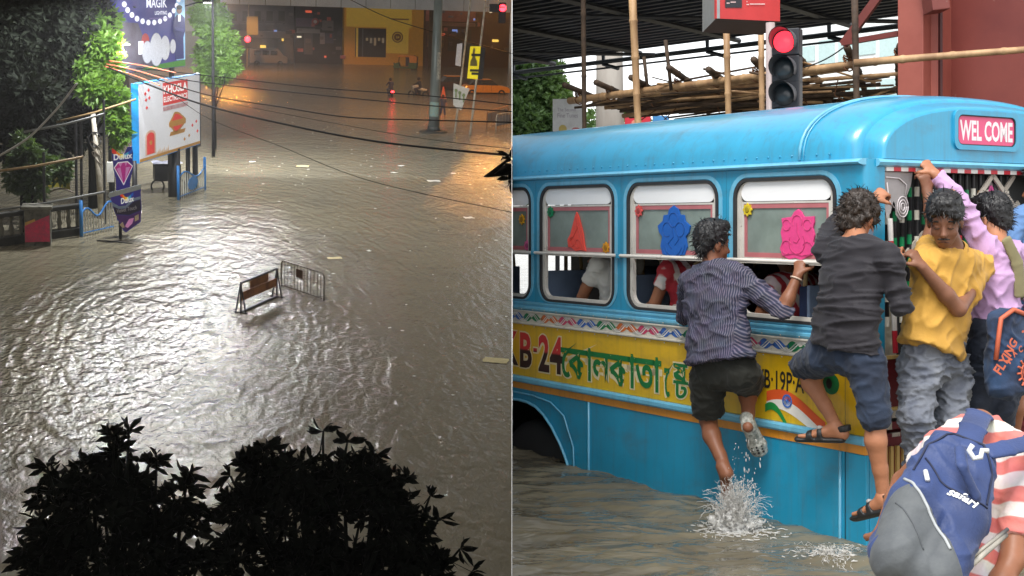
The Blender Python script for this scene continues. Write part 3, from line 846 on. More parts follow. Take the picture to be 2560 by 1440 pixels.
# inside: floor, far wall, ceiling, seats
mb = MB(); mb.bbox((-5.8, 0.06, 0.46), (-0.35, 2.1, 0.50)); clip_bus(mb.build('floor', m_int, bus))
mb = MB(); mb.bbox((-5.8, 2.12, -0.4), (-0.02, 2.17, 2.14))  # windows left out so the inside of the bus stays dark
clip_bus(mb.build('far_wall', m_int, bus))
mb = MB(); mb.bbox((-5.8, 0.05, 2.06), (-0.3, 2.1, 2.09)); clip_bus(mb.build('ceiling', mat('bus_ceiling', srgb(120, 116, 108), 0.7), bus))
def seat(x, y, z=0.50, m=m_navy, edge=m_seatgrey):
    mb = MB(); mb.bbox((x - 0.035, y, z + 0.42), (x + 0.035, y + 0.42, z + 0.90)); st = clip_bus(mb.build('seat_back', m, bus, bevel=0.02))
    mb = MB(); mb.bbox((x + 0.037, y - 0.004, z + 0.42), (x + 0.060, y + 0.42, z + 0.905)); clip_bus(mb.build('seat_shell', edge, st, bevel=0.008))
    mb = MB(); mb.bbox((x - 0.45, y, z + 0.36), (x - 0.036, y + 0.42, z + 0.45)); clip_bus(mb.build('seat_cushion', m, st, bevel=0.02))
    mb = MB(); mb.tube([(x, y + 0.02, z + 0.89), (x, y + 0.03, z + 1.0), (x, y + 0.09, z + 1.04), (x, y + 0.33, z + 1.04), (x, y + 0.39, z + 1.0), (x, y + 0.40, z + 0.89)], 0.014, 8); clip_bus(mb.build('grab_handle', m_tubebeige, st, smooth=True))
    mb = MB(); mb.cyl((x - 0.2, y + 0.2, z), (x - 0.2, y + 0.2, z + 0.36), 0.03); clip_bus(mb.build('seat_leg', m_dark, st))
for xx in (-0.62, -1.62, -2.42, -3.42, -4.4): seat(xx, 0.14)
for xx in (-0.9, -1.9, -2.9, -3.9): seat(xx, 1.5)
for xx in (-0.75, -1.75, -2.75, -3.75): clip_bus(MB().cyl((xx, 0.62, 0.50), (xx, 0.62, 2.06), 0.016).build('stanchion', m_tubebeige, bus, smooth=True))
# end of the bus: doorway frame, grille with painted bars, lattice, steps
m_wred = mat('stripe_red', srgb(206, 46, 60), 0.4); m_wwhite = mat('stripe_white', srgb(235, 230, 226), 0.4)
mb = MB()
y = 0.16; k = 0
while y < 2.05:
    mb.cm = k % 2; mb.box((-0.012, y + 0.03, 2.075), (0.03, 0.0595, 0.022)); y += 0.06; k += 1
mb.build('striped_header', [m_wwhite, m_wred], bus)
barc = [mat('bar_%d' % i, c, 0.4) for i, c in enumerate([srgb(30, 28, 30), srgb(20, 130, 80), srgb(220, 150, 40), srgb(230, 225, 210), srgb(206, 46, 60)])]
rr = random.Random(5)
for i in range(18):
    yy = 0.235 + i * 0.062
    mb = MB(); z = 2.06; lo = 1.32
    c = rr.choice([1, 2, 3, 4])
    while z > lo:
        mb.cm = 0; h = 0.075 + 0.02 * rr.random(); mb.cyl((-0.06, yy, z - h), (-0.06, yy, z), 0.012, n=8); z -= h
        mb.cm = c if rr.random() < 0.8 else rr.choice([1, 2, 3, 4]); h = 0.055; mb.cyl((-0.06, yy, z - h), (-0.06, yy, z), 0.0145, n=8); z -= h
    mb.build('grille_bar', barc, bus, smooth=False)
mb = MB(); mb.bbox((-0.30, 0.16, 1.0), (-0.28, 2.05, 2.07)); mb.build('black_backing', m_black, bus)  # black sheet stands in for the dark inside behind the grille
# white diamond lattice
m_lat = mat('lattice', srgb(196, 186, 172), 0.5, wear=((0.2, 0.16, 0.12), 0.5, 22))
mb = MB()
def bar(a, b, wd=0.028):
    a, b = Vector(a), Vector(b); d = (b - a); Lb = d.length; ang = math.atan2(d.z, d.y)
    mb = MB(); mb.box((a + b) / 2, (0.012, Lb, wd), Matrix.Rotation(ang, 3, 'X')); mb.build('lattice_bar', m_lat, bus)
bar((-0.032, 0.86, 1.80), (-0.032, 1.12, 2.06)); bar((-0.032, 1.12, 2.06), (-0.032, 1.60, 1.62)); bar((-0.045, 1.10, 1.82), (-0.045, 1.34, 2.06)); bar((-0.045, 1.0, 1.92), (-0.045, 1.42, 1.58)); bar((-0.058, 1.40, 1.90), (-0.058, 1.16, 1.66)); bar((-0.058, 0.2, 1.45), (-0.058, 0.62, 1.78))
mb = MB(); mb.prism(circ(1.125, 1.945, 0.026, 0.055, 14), (-0.05, 0, 0), (0, 1, 0), (0, 0, 1), (0.006, 0, 0)); mb.build('pink_gem', mat('gem_pink', srgb(214, 90, 150), 0.3), bus)
mb = MB(); mb.prism([(1.02, 1.94), (1.125, 2.04), (1.23, 1.94), (1.125, 1.84)], (-0.060, 0, 0), (0, 1, 0), (0, 0, 1), (0.004, 0, 0)); mb.build('lattice_plate', mat('plate_grey', srgb(150, 140, 138), 0.4), bus)
# hanging clear decoration in the doorway corner
m_clear = mat('clear_plastic', srgb(196, 190, 190), 0.25, alpha=0.55)
mb = MB(); mb.prism([(0.165, 2.06), (0.40, 2.06), (0.38, 1.98), (0.35, 1.93), (0.36, 1.86), (0.33, 1.80), (0.29, 1.79), (0.26, 1.82), (0.255, 1.88), (0.24, 1.90), (0.215, 1.83), (0.185, 1.80), (0.17, 1.85)], (-0.020, 0, 0), (0, 1, 0), (0, 0, 1), (0.003, 0, 0)); cd = mb.build('clear_ornament', m_clear, bus)
mb = MB()
for rr_ in (0.045, 0.03, 0.016): mb.tube([(-0.012, 0.31 + rr_ * math.cos(a * .4), 1.865 + rr_ * 1.3 * math.sin(a * .4)) for a in range(17)], 0.0035, 5)
mb.tube([(-0.012, 0.17, 2.03), (-0.012, 0.28, 2.025), (-0.012, 0.34, 1.99), (-0.012, 0.33, 1.93)], 0.004, 5); mb.tube([(-0.012, 0.18, 2.0), (-0.012, 0.2, 1.9), (-0.012, 0.24, 1.86)], 0.004, 5)
mb.build('clear_swirl', mat('swirl_white', srgb(222, 214, 216), 0.3), cd, smooth=True)
# striped grab pole
mb = MB()
a, b = Vector((0.006, 0.185, 1.80)), Vector((0.010, 0.225, 1.05)); nn = 6
for i in range(nn):
    mb.cm = i % 2; mb.cyl(a.lerp(b, i / nn), a.lerp(b, (i + 1) / nn), 0.015, n=8)
mb.build('grab_pole', [m_wwhite, m_wred], bus)
# lower end: maroon panel, yellow trims, striped slats, steps
m_maroon = mat('door_maroon', srgb(110, 26, 34), 0.5, wear=((0.05, 0.02, 0.02), 0.5, 14)); m_trim = mat('door_trim', srgb(214, 180, 110), 0.5)
mb = MB(); mb.bbox((-0.06, 0.155, 0.74), (-0.045, 0.62, 1.01)); mb.build('maroon_panel', m_maroon, bus)
mb = MB(); mb.bbox((-0.05, 0.151, 0.40), (-0.030, 0.170, 1.02)); mb.bbox((-0.05, 0.151, 1.011), (-0.030, 0.64, 1.03)); mb.bbox((-0.05, 0.171, 0.722), (-0.030, 0.64, 0.739)); mb.build('door_trim', m_trim, bus)
for i in range(3):
    zz = 0.70 - i * 0.062
    mb = MB(); y = 0.171; k = i
    while y < 0.64: mb.cm = k % 2; mb.box((-0.035, y + 0.033, zz), (0.02, 0.066, 0.04)); y += 0.067; k += 1
    mb.build('striped_slat', [m_maroon, m_lat], bus)
mb = MB(); mb.bbox((-0.06, 0.155, -0.4), (-0.048, 2.0, 0.54)); mb.build('step_riser', m_maroon, bus)
for i in range(9):
    yy = 0.185 + i * 0.05; mb = MB(); mb.bbox((-0.0478, yy, 0.05), (-0.030, yy + 0.022, 0.52)); mb.build('riser_slat', m_trim if i < 5 else m_maroon, bus)
mb = MB(); mb.bbox((-0.35, 0.155, 0.541), (-0.02, 2.0, 0.575)); mb.build('step', m_maroon, bus)
mb = MB(); mb.bbox((-0.02, 0.30, 0.10), (0.34, 2.0, 0.135)); mb.build('footboard', m_dark, bus)
mb = MB(); mb.bbox((-0.05, 1.98, -0.4), (0.0, 2.2, 2.08)); mb.build('corner_pillar', m_blue, bus)
mb = MB(); mb.bbox((-5.8, 2.14, -0.45), (-0.03, 2.2, 0.6)); clip_bus(mb.build('far_skirt', m_blue, bus))
# ================================================================ figures: smooth bodies from distance fields
def nv(a): return np.array([a[0], a[1], a[2]], dtype=np.float32)
def unit(a):
    a = np.asarray(a, dtype=np.float64); return a / (np.linalg.norm(a) + 1e-12)
class Field:
    def __init__(s, pts, pad=0.16, h=0.0085):
        P = np.array([nv(p) for p in pts])
        s.lo = P.min(0) - pad; s.h = h
        s.n = np.ceil((P.max(0) + pad - s.lo) / h).astype(int) + 1
        s.ax = [s.lo[i] + h * np.arange(s.n[i], dtype=np.float32) for i in range(3)]
        s.D = np.full(s.n, 0.3, dtype=np.float32)
    def _box(s, lo, hi):
        sl = []
        for i in range(3):
            a = max(0, int((lo[i] - s.lo[i]) / s.h)); b = min(s.n[i], int((hi[i] - s.lo[i]) / s.h) + 2)
            if b <= a: return None, None
            sl.append(slice(a, b))
        X = s.ax[0][sl[0]][:, None, None]; Y = s.ax[1][sl[1]][None, :, None]; Z = s.ax[2][sl[2]][None, None, :]
        return tuple(sl), (X, Y, Z)
    def _put(s, sl, d, k, sub=False):
        A = s.D[sl]
        if sub:
            d = -d
            hh = np.clip(k - np.abs(A - d), 0, None) / k
            s.D[sl] = np.maximum(A, d) + hh * hh * k * 0.25
        else:
            hh = np.clip(k - np.abs(A - d), 0, None) / k
            s.D[sl] = np.minimum(A, d) - hh * hh * k * 0.25
    def cone(s, a, b, ra, rb=None, k=0.02, flat=None, sub=False):
        """tapered limb; flat: 'b' cuts the far end square, 'ab' both"""
        rb = ra if rb is None else rb
        a, b = nv(a), nv(b); m = max(ra, rb) + k + 0.012
        sl, C = s._box(np.minimum(a, b) - m, np.maximum(a, b) + m)
        if sl is None: return s
        ab = b - a; L2 = float(ab @ ab) + 1e-9; L = math.sqrt(L2)
        px, py, pz = C[0] - a[0], C[1] - a[1], C[2] - a[2]
        tr = (px * ab[0] + py * ab[1] + pz * ab[2]) / L2
        t = np.clip(tr, 0, 1)
        d = np.sqrt((px - t * ab[0]) ** 2 + (py - t * ab[1]) ** 2 + (pz - t * ab[2]) ** 2) - (ra + (rb - ra) * t)
        if flat:
            if 'b' in flat: d = np.maximum(d, (tr - 1) * L)
            if 'a' in flat: d = np.maximum(d, -tr * L)
        s._put(sl, d, k, sub); return s
    def econe(s, a, b, A, B, side, k=0.03, flat=None, sub=False, round_=1.0):
        """limb of oval section: A and B are (half width along side, half depth)"""
        a, b = nv(a), nv(b); m = max(A + B) + k + 0.012
        sl, C = s._box(np.minimum(a, b) - m, np.maximum(a, b) + m)
        if sl is None: return s
        ab = b - a; L = float(np.linalg.norm(ab)); ax = ab / L
        sd = np.asarray(side, dtype=np.float32); sd = sd - ax * float(sd @ ax); sd = sd / np.linalg.norm(sd); dp = np.cross(ax, sd)
        px, py, pz = C[0] - a[0], C[1] - a[1], C[2] - a[2]
        al = px * ax[0] + py * ax[1] + pz * ax[2]
        t = np.clip(al / L, 0, 1); ex = al - t * L
        rs = A[0] + (B[0] - A[0]) * t; rd = A[1] + (B[1] - A[1]) * t
        u_ = px * sd[0] + py * sd[1] + pz * sd[2]; v_ = px * dp[0] + py * dp[1] + pz * dp[2]
        mn = np.minimum(rs, rd)
        d = (np.sqrt((u_ / rs) ** 2 + (v_ / rd) ** 2 + (ex / (mn * round_)) ** 2) - 1) * mn
        if flat:
            if 'b' in flat: d = np.maximum(d, al - L)
            if 'a' in flat: d = np.maximum(d, -al)
        s._put(sl, d.astype(np.float32), k, sub); return s
    def ell(s, c, r, R=None, k=0.02, sub=False):
        c = nv(c); r = np.array(r if hasattr(r, '__len__') else (r, r, r), dtype=np.float32); m = float(r.max()) + k + 0.012
        sl, C = s._box(c - m, c + m)
        if sl is None: return s
        px, py, pz = C[0] - c[0], C[1] - c[1], C[2] - c[2]
        if R is None: R = np.eye(3)
        q = [(px * R[i][0] + py * R[i][1] + pz * R[i][2]) / r[i] for i in range(3)]
        k0 = np.sqrt(q[0] ** 2 + q[1] ** 2 + q[2] ** 2); k1 = np.sqrt((q[0] / r[0]) ** 2 + (q[1] / r[1]) ** 2 + (q[2] / r[2]) ** 2)
        d = k0 * (k0 - 1) / (k1 + 1e-6)
        s._put(sl, d.astype(np.float32), k, sub); return s
    def cut(s, p, nrm):
        """take away everything on the side the normal points to"""
        nrm = unit(nrm); p = nv(p)
        X, Y, Z = s.ax[0][:, None, None], s.ax[1][None, :, None], s.ax[2][None, None, :]
        s.D = np.maximum(s.D, ((X - p[0]) * nrm[0] + (Y - p[1]) * nrm[1] + (Z - p[2]) * nrm[2]).astype(np.float32)); return s
    def mesh(s):
        """naive surface nets"""
        D = s.D; n = D.shape
        ins = D < 0
        c = np.zeros((n[0] - 1, n[1] - 1, n[2] - 1), dtype=np.int8)
        for dx in (0, 1):
            for dy in (0, 1):
                for dz in (0, 1):
                    c += ins[dx:n[0] - 1 + dx, dy:n[1] - 1 + dy, dz:n[2] - 1 + dz]
        act = (c > 0) & (c < 8)
        idx = np.argwhere(act)
        if len(idx) == 0: return np.zeros((0, 3)), []
        vid = np.full(act.shape, -1, dtype=np.int64); vid[act] = np.arange(len(idx))
        acc = np.zeros((len(idx), 3)); cnt = np.zeros(len(idx))
        I, J, K_ = idx.T
        for ax in range(3):
            o1, o2 = [(1, 2), (0, 2), (0, 1)][ax]
            for a in (0, 1):
                for b in (0, 1):
                    q = [I.copy(), J.copy(), K_.copy()]; q[o1] = q[o1] + a; q[o2] = q[o2] + b
                    d0 = D[q[0], q[1], q[2]]
                    r = [q[0].copy(), q[1].copy(), q[2].copy()]; r[ax] = r[ax] + 1
                    d1 = D[r[0], r[1], r[2]]
                    hit = (d0 < 0) != (d1 < 0)
                    t = np.where(hit, d0 / np.where(hit, d0 - d1, 1), 0)
                    pt = np.stack(q, 1).astype(float); pt[:, ax] += t
                    acc[hit] += pt[hit]; cnt[hit] += 1
        V = acc / cnt[:, None] * s.h + s.lo
        faces = []
        for ax in range(3):
            sh = [slice(None)] * 3; sh2 = [slice(None)] * 3
            sh[ax] = slice(0, n[ax] - 1); sh2[ax] = slice(1, n[ax])
            e = ins[tuple(sh)] != ins[tuple(sh2)]
            o1, o2 = [(1, 2), (2, 0), (0, 1)][ax]
            q = np.argwhere(e)
            q = q[(q[:, o1] > 0) & (q[:, o2] > 0) & (q[:, o1] < n[o1] - 1) & (q[:, o2] < n[o2] - 1)]
            if len(q) == 0: continue
            flip = ~ins[q[:, 0], q[:, 1], q[:, 2]]
            def g(a, b):
                w_ = q.copy(); w_[:, o1] -= a; w_[:, o2] -= b
                return vid[w_[:, 0], w_[:, 1], w_[:, 2]]
            A_, B_, C_, D_ = g(1, 1), g(0, 1), g(0, 0), g(1, 0)
            Q = np.stack([A_, B_, C_, D_], 1)
            Q[flip] = Q[flip][:, ::-1]
            faces.append(Q[(Q >= 0).all(1)])
        return V, np.concatenate(faces)
def net_obj(name, fld, m, parent, origin, wr=None, tc=None, cut=None, smooth_it=1):
    """distance field -> mesh child; wr: fold displacement fn(p, n)->float, tc: texture coordinate fn(p array)->Nx3"""
    V, Fq = fld.mesh() if not isinstance(fld, tuple) else fld
    # light smoothing
    for _ in range(smooth_it):
        acc = np.zeros_like(V); cnt = np.zeros(len(V))
        for a, b in ((0, 1), (1, 2), (2, 3), (3, 0)):
            np.add.at(acc, Fq[:, a], V[Fq[:, b]]); np.add.at(cnt, Fq[:, a], 1)
            np.add.at(acc, Fq[:, b], V[Fq[:, a]]); np.add.at(cnt, Fq[:, b], 1)
        V = V * 0.4 + 0.6 * acc / np.maximum(cnt, 1)[:, None]
    if wr is not None:
        nrm = np.zeros_like(V)
        fn = np.cross(V[Fq[:, 2]] - V[Fq[:, 0]], V[Fq[:, 3]] - V[Fq[:, 1]])
        for a in range(4): np.add.at(nrm, Fq[:, a], fn)
        nrm /= (np.linalg.norm(nrm, axis=1)[:, None] + 1e-12)
        amt = np.array([wr(Vector(p)) for p in V])
        V = V + nrm * amt[:, None]
    TC = tc(V) if tc is not None else None
    me = bpy.data.meshes.new(name)
    W = (V - np.array(origin)[None, :])
    me.vertices.add(len(W)); me.vertices.foreach_set('co', W.astype(np.float32).ravel())
    nf = len(Fq)
    me.loops.add(nf * 4); me.polygons.add(nf)
    me.loops.foreach_set('vertex_index', Fq.astype(np.int32).ravel())
    me.polygons.foreach_set('loop_start', np.arange(0, nf * 4, 4, dtype=np.int32))
    me.update(calc_edges=True); me.validate()
    if TC is not None:
        at = me.attributes.new('tc', 'FLOAT_VECTOR', 'POINT'); at.data.foreach_set('vector', TC.astype(np.float32).ravel())
    return mesh_obj(name, me, m, parent, smooth=True)
def folds(amp=0.006, sc=9.0, st=(1, 1, 1), seed=0.0):
    def f(p):
        q = Vector((p.x * st[0], p.y * st[1], p.z * st[2])) * sc + Vector((seed, seed * 1.7, 0))
        w_ = noise.noise(q * 0.5 + Vector((5, 0, 0)))
        a = 1 - abs(noise.noise(q + Vector((w_, w_ * .5, w_)) * 0.8)) * 2.4
        a = max(a, -.35) ** 3 if a < 0 else a ** 2.2
        b = 1 - abs(noise.noise(q * 1.9 + Vector((w_, 2, w_)))) * 3.0
        return amp * (a * 1.25 + max(b, 0) ** 2 * 0.7 - 0.55)
    return f
# ---- materials for skin, cloth, hair
def skin_mat(name, c):
    m = mat(name, c, 0.5, var=0.12, scale=14, bump=0.05, bscale=60)
    b = m.node_tree.nodes['Principled BSDF']; b.inputs['Subsurface Weight'].default_value = 0.06; b.inputs['Subsurface Radius'].default_value = (0.02, 0.008, 0.005)
    return m
def cloth_mat(name, c, var=0.15, c2=None, rough=0.85, scale=10, bump=0.10, bscale=120):
    m = mat(name, c, rough, var=var, col2=c2, scale=scale, bump=bump, bscale=bscale)
    b = m.node_tree.nodes['Principled BSDF']; b.inputs['Sheen Weight'].default_value = 0.08
    return m
def stripe_mat(name, cA, cB, axis, period, duty=0.5, soft=0.1, rough=0.85, bump=0.2):
    """stripes in the garment's own coordinates (attribute tc)"""
    m = bpy.data.materials.new(name); m.use_nodes = True
    nt = m.node_tree; b = nt.nodes['Principled BSDF']; b.inputs['Roughness'].default_value = rough
    at = nt.nodes.new('ShaderNodeAttribute'); at.attribute_name = 'tc'
    sp = nt.nodes.new('ShaderNodeSeparateXYZ'); nt.links.new(at.outputs['Vector'], sp.inputs[0])
    def mth(op, a, bb):
        n = nt.nodes.new('ShaderNodeMath'); n.operation = op
        for i, q in enumerate((a, bb)):
            if q is None: continue
            if isinstance(q, (int, float)): n.inputs[i].default_value = q
            else: nt.links.new(q, n.inputs[i])
        return n.outputs[0]
    fr = mth('FRACT', mth('DIVIDE', sp.outputs[axis], period), None)
    d = mth('ABSOLUTE', mth('SUBTRACT', fr, 0.5), None)
    mr = nt.nodes.new('ShaderNodeMapRange'); mr.inputs['From Min'].default_value = duty / 2 - soft / 2; mr.inputs['From Max'].default_value = duty / 2 + soft / 2
    nt.links.new(d, mr.inputs['Value'])
    nz = nt.nodes.new('ShaderNodeTexNoise'); nz.inputs['Scale'].default_value = 12
    tcn = nt.nodes.new('ShaderNodeTexCoord'); nt.links.new(tcn.outputs['Object'], nz.inputs['Vector'])
    mx = nt.nodes.new('ShaderNodeMix'); mx.data_type = 'RGBA'; mx.inputs['A'].default_value = (*cA, 1); mx.inputs['B'].default_value = (*cB, 1); nt.links.new(mr.outputs[0], mx.inputs['Factor'])
    m2 = nt.nodes.new('ShaderNodeMix'); m2.data_type = 'RGBA'; m2.blend_type = 'MULTIPLY'; m2.inputs['Factor'].default_value = 0.35
    nt.links.new(mx.outputs['Result'], m2.inputs['A']); nt.links.new(nz.outputs['Color'], m2.inputs['B'])
    nt.links.new(m2.outputs['Result'], b.inputs['Base Color'])
    n2 = nt.nodes.new('ShaderNodeTexNoise'); n2.inputs['Scale'].default_value = 90; nt.links.new(tcn.outputs['Object'], n2.inputs['Vector'])
    bp = nt.nodes.new('ShaderNodeBump'); bp.inputs['Strength'].default_value = bump; bp.inputs['Distance'].default_value = 0.01; nt.links.new(n2.outputs['Fac'], bp.inputs['Height']); nt.links.new(bp.outputs[0], b.inputs['Normal'])
    return m
def hair_mat(name, c):
    m = mat(name, c, 0.42, var=0.4, scale=30, bump=0.5, bscale=70, stretch=(1, 1, 0.35))
    return m
sk_brown = skin_mat('skin_brown', srgb(138, 88, 62)); sk_dark = skin_mat('skin_dark', srgb(134, 90, 68)); sk_light = skin_mat('skin_light', srgb(178, 120, 88)); sk_mid = skin_mat('skin_mid', srgb(150, 98, 70))
h_black = hair_mat('hair_black', (0.012, 0.011, 0.012)); h_brown = hair_mat('hair_brown', (0.040, 0.026, 0.018))
def headframe(f, up=(0, 0, 1)):
    f = unit(f); l = unit(np.cross(up, f)); u_ = np.cross(f, l)
    return f, l, u_                     # forward, left, up
def add_head(F, c, f, up=(0, 0, 1), s=1.0, k=0.018):
    """head with face; c = centre of the skull, f = where it looks"""
    f, l, u_ = headframe(f, up); c = nv(c)
    P = lambda a, b, d: c + (f * a + l * b + u_ * d) * s
    R = [l, f, u_]
    F.ell(P(-0.012, 0, 0.025), (0.074 * s, 0.094 * s, 0.088 * s), R, k)
    F.ell(P(0.022, 0, -0.045), (0.058 * s, 0.062 * s, 0.075 * s), R, 0.03)      # face
    F.ell(P(0.050, 0, -0.100), (0.030 * s, 0.026 * s, 0.022 * s), R, 0.03)      # chin
    F.ell(P(0.066, 0, 0.012), (0.050 * s, 0.018 * s, 0.014 * s), R, 0.02)       # brow
    for b in (-1, 1):
        F.ell(P(0.086, 0.030 * b, -0.010), (0.016 * s, 0.012 * s, 0.011 * s), R, 0.014, sub=True)
        F.ell(P(0.072, 0.030 * b, -0.012), (0.014 * s, 0.012 * s, 0.010 * s), R, 0.006)    # eyeball under lids
        F.ell(P(0.052, 0.038 * b, -0.048), (0.022 * s, 0.022 * s, 0.020 * s), R, 0.02)     # cheek
        F.ell(P(-0.008, 0.074 * b, -0.020), (0.010 * s, 0.020 * s, 0.032 * s), R, 0.008)   # ear
    F.cone(P(0.080, 0, -0.005), P(0.100, 0, -0.045), 0.008 * s, 0.013 * s, 0.012)
    F.ell(P(0.094, 0, -0.050), (0.020 * s, 0.010 * s, 0.009 * s), R, 0.010)
    F.ell(P(0.082, 0, -0.074), (0.024 * s, 0.010 * s, 0.007 * s), R, 0.006)
    F.ell(P(0.080, 0, -0.087), (0.021 * s, 0.010 * s, 0.008 * s), R, 0.006)
def hair_obj(c, f, m, parent, origin, up=(0, 0, 1), s=1.0, style='short', seed=1):
    f, l, u_ = headframe(f, up); c = nv(c)
    P = lambda a, b, d: c + (f * a + l * b + u_ * d) * s
    R = [l, f, u_]
    F = Field([P(0, 0, 0)], 0.26 if style == 'long' else 0.19, 0.007)
    F.ell(P(-0.020, 0, 0.042), (0.088 * s, 0.104 * s, 0.100 * s), R, 0.02)
    if style in ('short', 'fringe'):
        F.ell(P(-0.070, 0, -0.020), (0.062 * s, 0.040 * s, 0.070 * s), R, 0.03)
        F.ell(P(0.035, 0, 0.100), (0.070 * s, 0.060 * s, 0.036 * s), R, 0.03)
    if style == 'fringe':
        for (b, d) in ((0.03, 0.06), (0.05, 0.045), (0.0, 0.068), (-0.04, 0.065)): F.ell(P(0.075, b, d), (0.030 * s, 0.020 * s, 0.028 * s), R, 0.02)
    if style == 'curly':
        F.ell(P(-0.060, 0, -0.035), (0.070 * s, 0.050 * s, 0.080 * s), R, 0.03)
        rr = random.Random(seed)
        for _ in range(90):
            a, b = rr.uniform(-math.pi, math.pi), math.asin(rr.uniform(-0.65, 1))
            d = np.array([math.cos(a) * math.cos(b), math.sin(a) * math.cos(b), math.sin(b)])
            if d[0] > 0.55 and d[2] < 0.45: continue
            F.ell(P(-0.02 + d[0] * 0.100, d[1] * 0.090, 0.022 + d[2] * 0.100), (0.018 * s, 0.018 * s, 0.02 * s), R, 0.010)
    if style == 'long':
        F.econe(P(-0.06, 0, 0.02), P(-0.085, 0, -0.22), (0.085 * s, 0.05 * s), (0.07 * s, 0.03 * s), l, 0.03)
    # leave the face free
    F.ell(P(0.105, 0, -0.045), (0.078 * s, 0.080 * s, 0.098 * s), R, 0.012, sub=True)
    if style != 'long': F.cut(P(0, 0, -0.095), -u_)
    rr = random.Random(seed)
    amp = 0.010 if style == 'curly' else 0.006
    def wr(p):
        q = p * (38 if style == 'curly' else 30)
        return amp * (noise.noise(q) + 0.6 * noise.noise(q * 2.2))
    o = net_obj('hair', F, m, parent, origin, wr)
    # loose locks standing off the outline
    me = o.data; n0 = len(me.vertices)
    co = np.zeros(n0 * 3, dtype=np.float32); me.vertices.foreach_get('co', co); co = co.reshape(-1, 3); nr = np.zeros(n0 * 3, dtype=np.float32); me.vertices.foreach_get('normal', nr); nr = nr.reshape(-1, 3)
    mb = MB()
    for _ in range(620 if style != 'curly' else 700):
        i = rr.randrange(n0); p = Vector(co[i]); nn = Vector(nr[i]); g = Vector(nv(-u_)) * 0.5 + Vector(nv(-f)) * 0.15
        t = (nn * (0.45 if style == 'curly' else 0.16) + g * 0.9 + Vector((rr.gauss(0, .45), rr.gauss(0, .45), rr.gauss(0, .35)))).normalized()
        ln = rr.uniform(0.018, 0.036) * s; sd = t.cross(nn)
        if sd.length < 1e-4: continue
        sd = sd.normalized() * 0.0026
        mid = p + t * ln * 0.55 + nn * 0.006
        tip = mid + (t * 0.6 + g * 0.4).normalized() * ln * 0.5
        mb.add([p - sd - nn * 0.004, p + sd - nn * 0.004, mid + sd * 0.8, mid - sd * 0.8, tip], [(0, 1, 2, 3), (3, 2, 4)])
    if mb.v:
        bm = bmesh.new(); bm.from_mesh(me); tmp = mb.mesh('locks', False); bm.from_mesh(tmp); bm.to_mesh(me); bm.free(); bpy.data.meshes.remove(tmp)
        me.polygons.foreach_set('use_smooth', [True] * len(me.polygons))
    return o
def add_hand(F, w_, d, nrm, curl=0.6, s=1.0, thumb=1, spread=0.1):
    """hand from the wrist w_, pointing along d, palm facing nrm, fingers curled towards the palm"""
    d = unit(d); nrm = unit(np.asarray(nrm) - d * np.dot(nrm, d)); sd = np.cross(d, nrm); w_ = nv(w_)
    palm_e = w_ + d * 0.085 * s
    F.econe(w_ + d * 0.01, palm_e, (0.028 * s, 0.018 * s), (0.040 * s, 0.014 * s), sd, 0.02)
    for i, (o_, ln) in enumerate(((-0.030, 0.066), (-0.010, 0.076), (0.011, 0.070), (0.030, 0.055))):
        p = palm_e + sd * o_ * s - d * 0.006
        a = curl * 0.9
        d1 = unit(d * math.cos(a) + nrm * math.sin(a) + sd * o_ * spread * 6)
        d2 = unit(d * math.cos(a * 2.2) + nrm * math.sin(a * 2.2))
        d3 = unit(d * math.cos(a * 3.2) + nrm * math.sin(a * 3.2))
        q1 = p + d1 * ln * 0.5 * s; q2 = q1 + d2 * ln * 0.32 * s; q3 = q2 + d3 * ln * 0.25 * s
        F.cone(p, q1, 0.0098 * s, 0.0092 * s, 0.004); F.cone(q1, q2, 0.0092 * s, 0.0086 * s, 0.003); F.cone(q2, q3, 0.0086 * s, 0.0075 * s, 0.003)
    b = w_ + d * 0.03 * s + sd * thumb * -0.030 * s
    t1 = b + unit(d * 0.6 - sd * thumb * 0.8 + nrm * 0.35) * 0.042 * s
    t2 = t1 + unit(d * 0.7 - sd * thumb * 0.1 + nrm * 0.75 * (0.3 + curl)) * 0.034 * s
    F.cone(b, t1, 0.015 * s, 0.0115 * s, 0.012); F.cone(t1, t2, 0.0112 * s, 0.009 * s, 0.004)
def add_leg(F, hip, knee, ankle, s=1.0, k=0.02, bend=None):
    F.cone(hip, knee, 0.082 * s, 0.054 * s, k)
    kn, an = nv(knee), nv(ankle)
    ax = unit(an - kn)
    back = unit(np.asarray(bend) - ax * np.dot(bend, ax)) if bend is not None else np.zeros(3)
    c1 = kn + (an - kn) * 0.30 + back * 0.014
    F.cone(kn, c1, 0.050 * s, 0.054 * s, k); F.cone(c1, kn + (an - kn) * 0.68 + back * 0.006, 0.053 * s, 0.036 * s, k); F.cone(kn + (an - kn) * 0.66, an, 0.037 * s, 0.033 * s, k)
def add_arm(F, sh, el, wr_, s=1.0, k=0.018):
    F.cone(sh, el, 0.050 * s, 0.040 * s, k)
    e, w_ = nv(el), nv(wr_)
    F.cone(e, e + (w_ - e) * 0.35, 0.039 * s, 0.040 * s, k); F.cone(e + (w_ - e) * 0.33, w_, 0.040 * s, 0.026 * s, k)
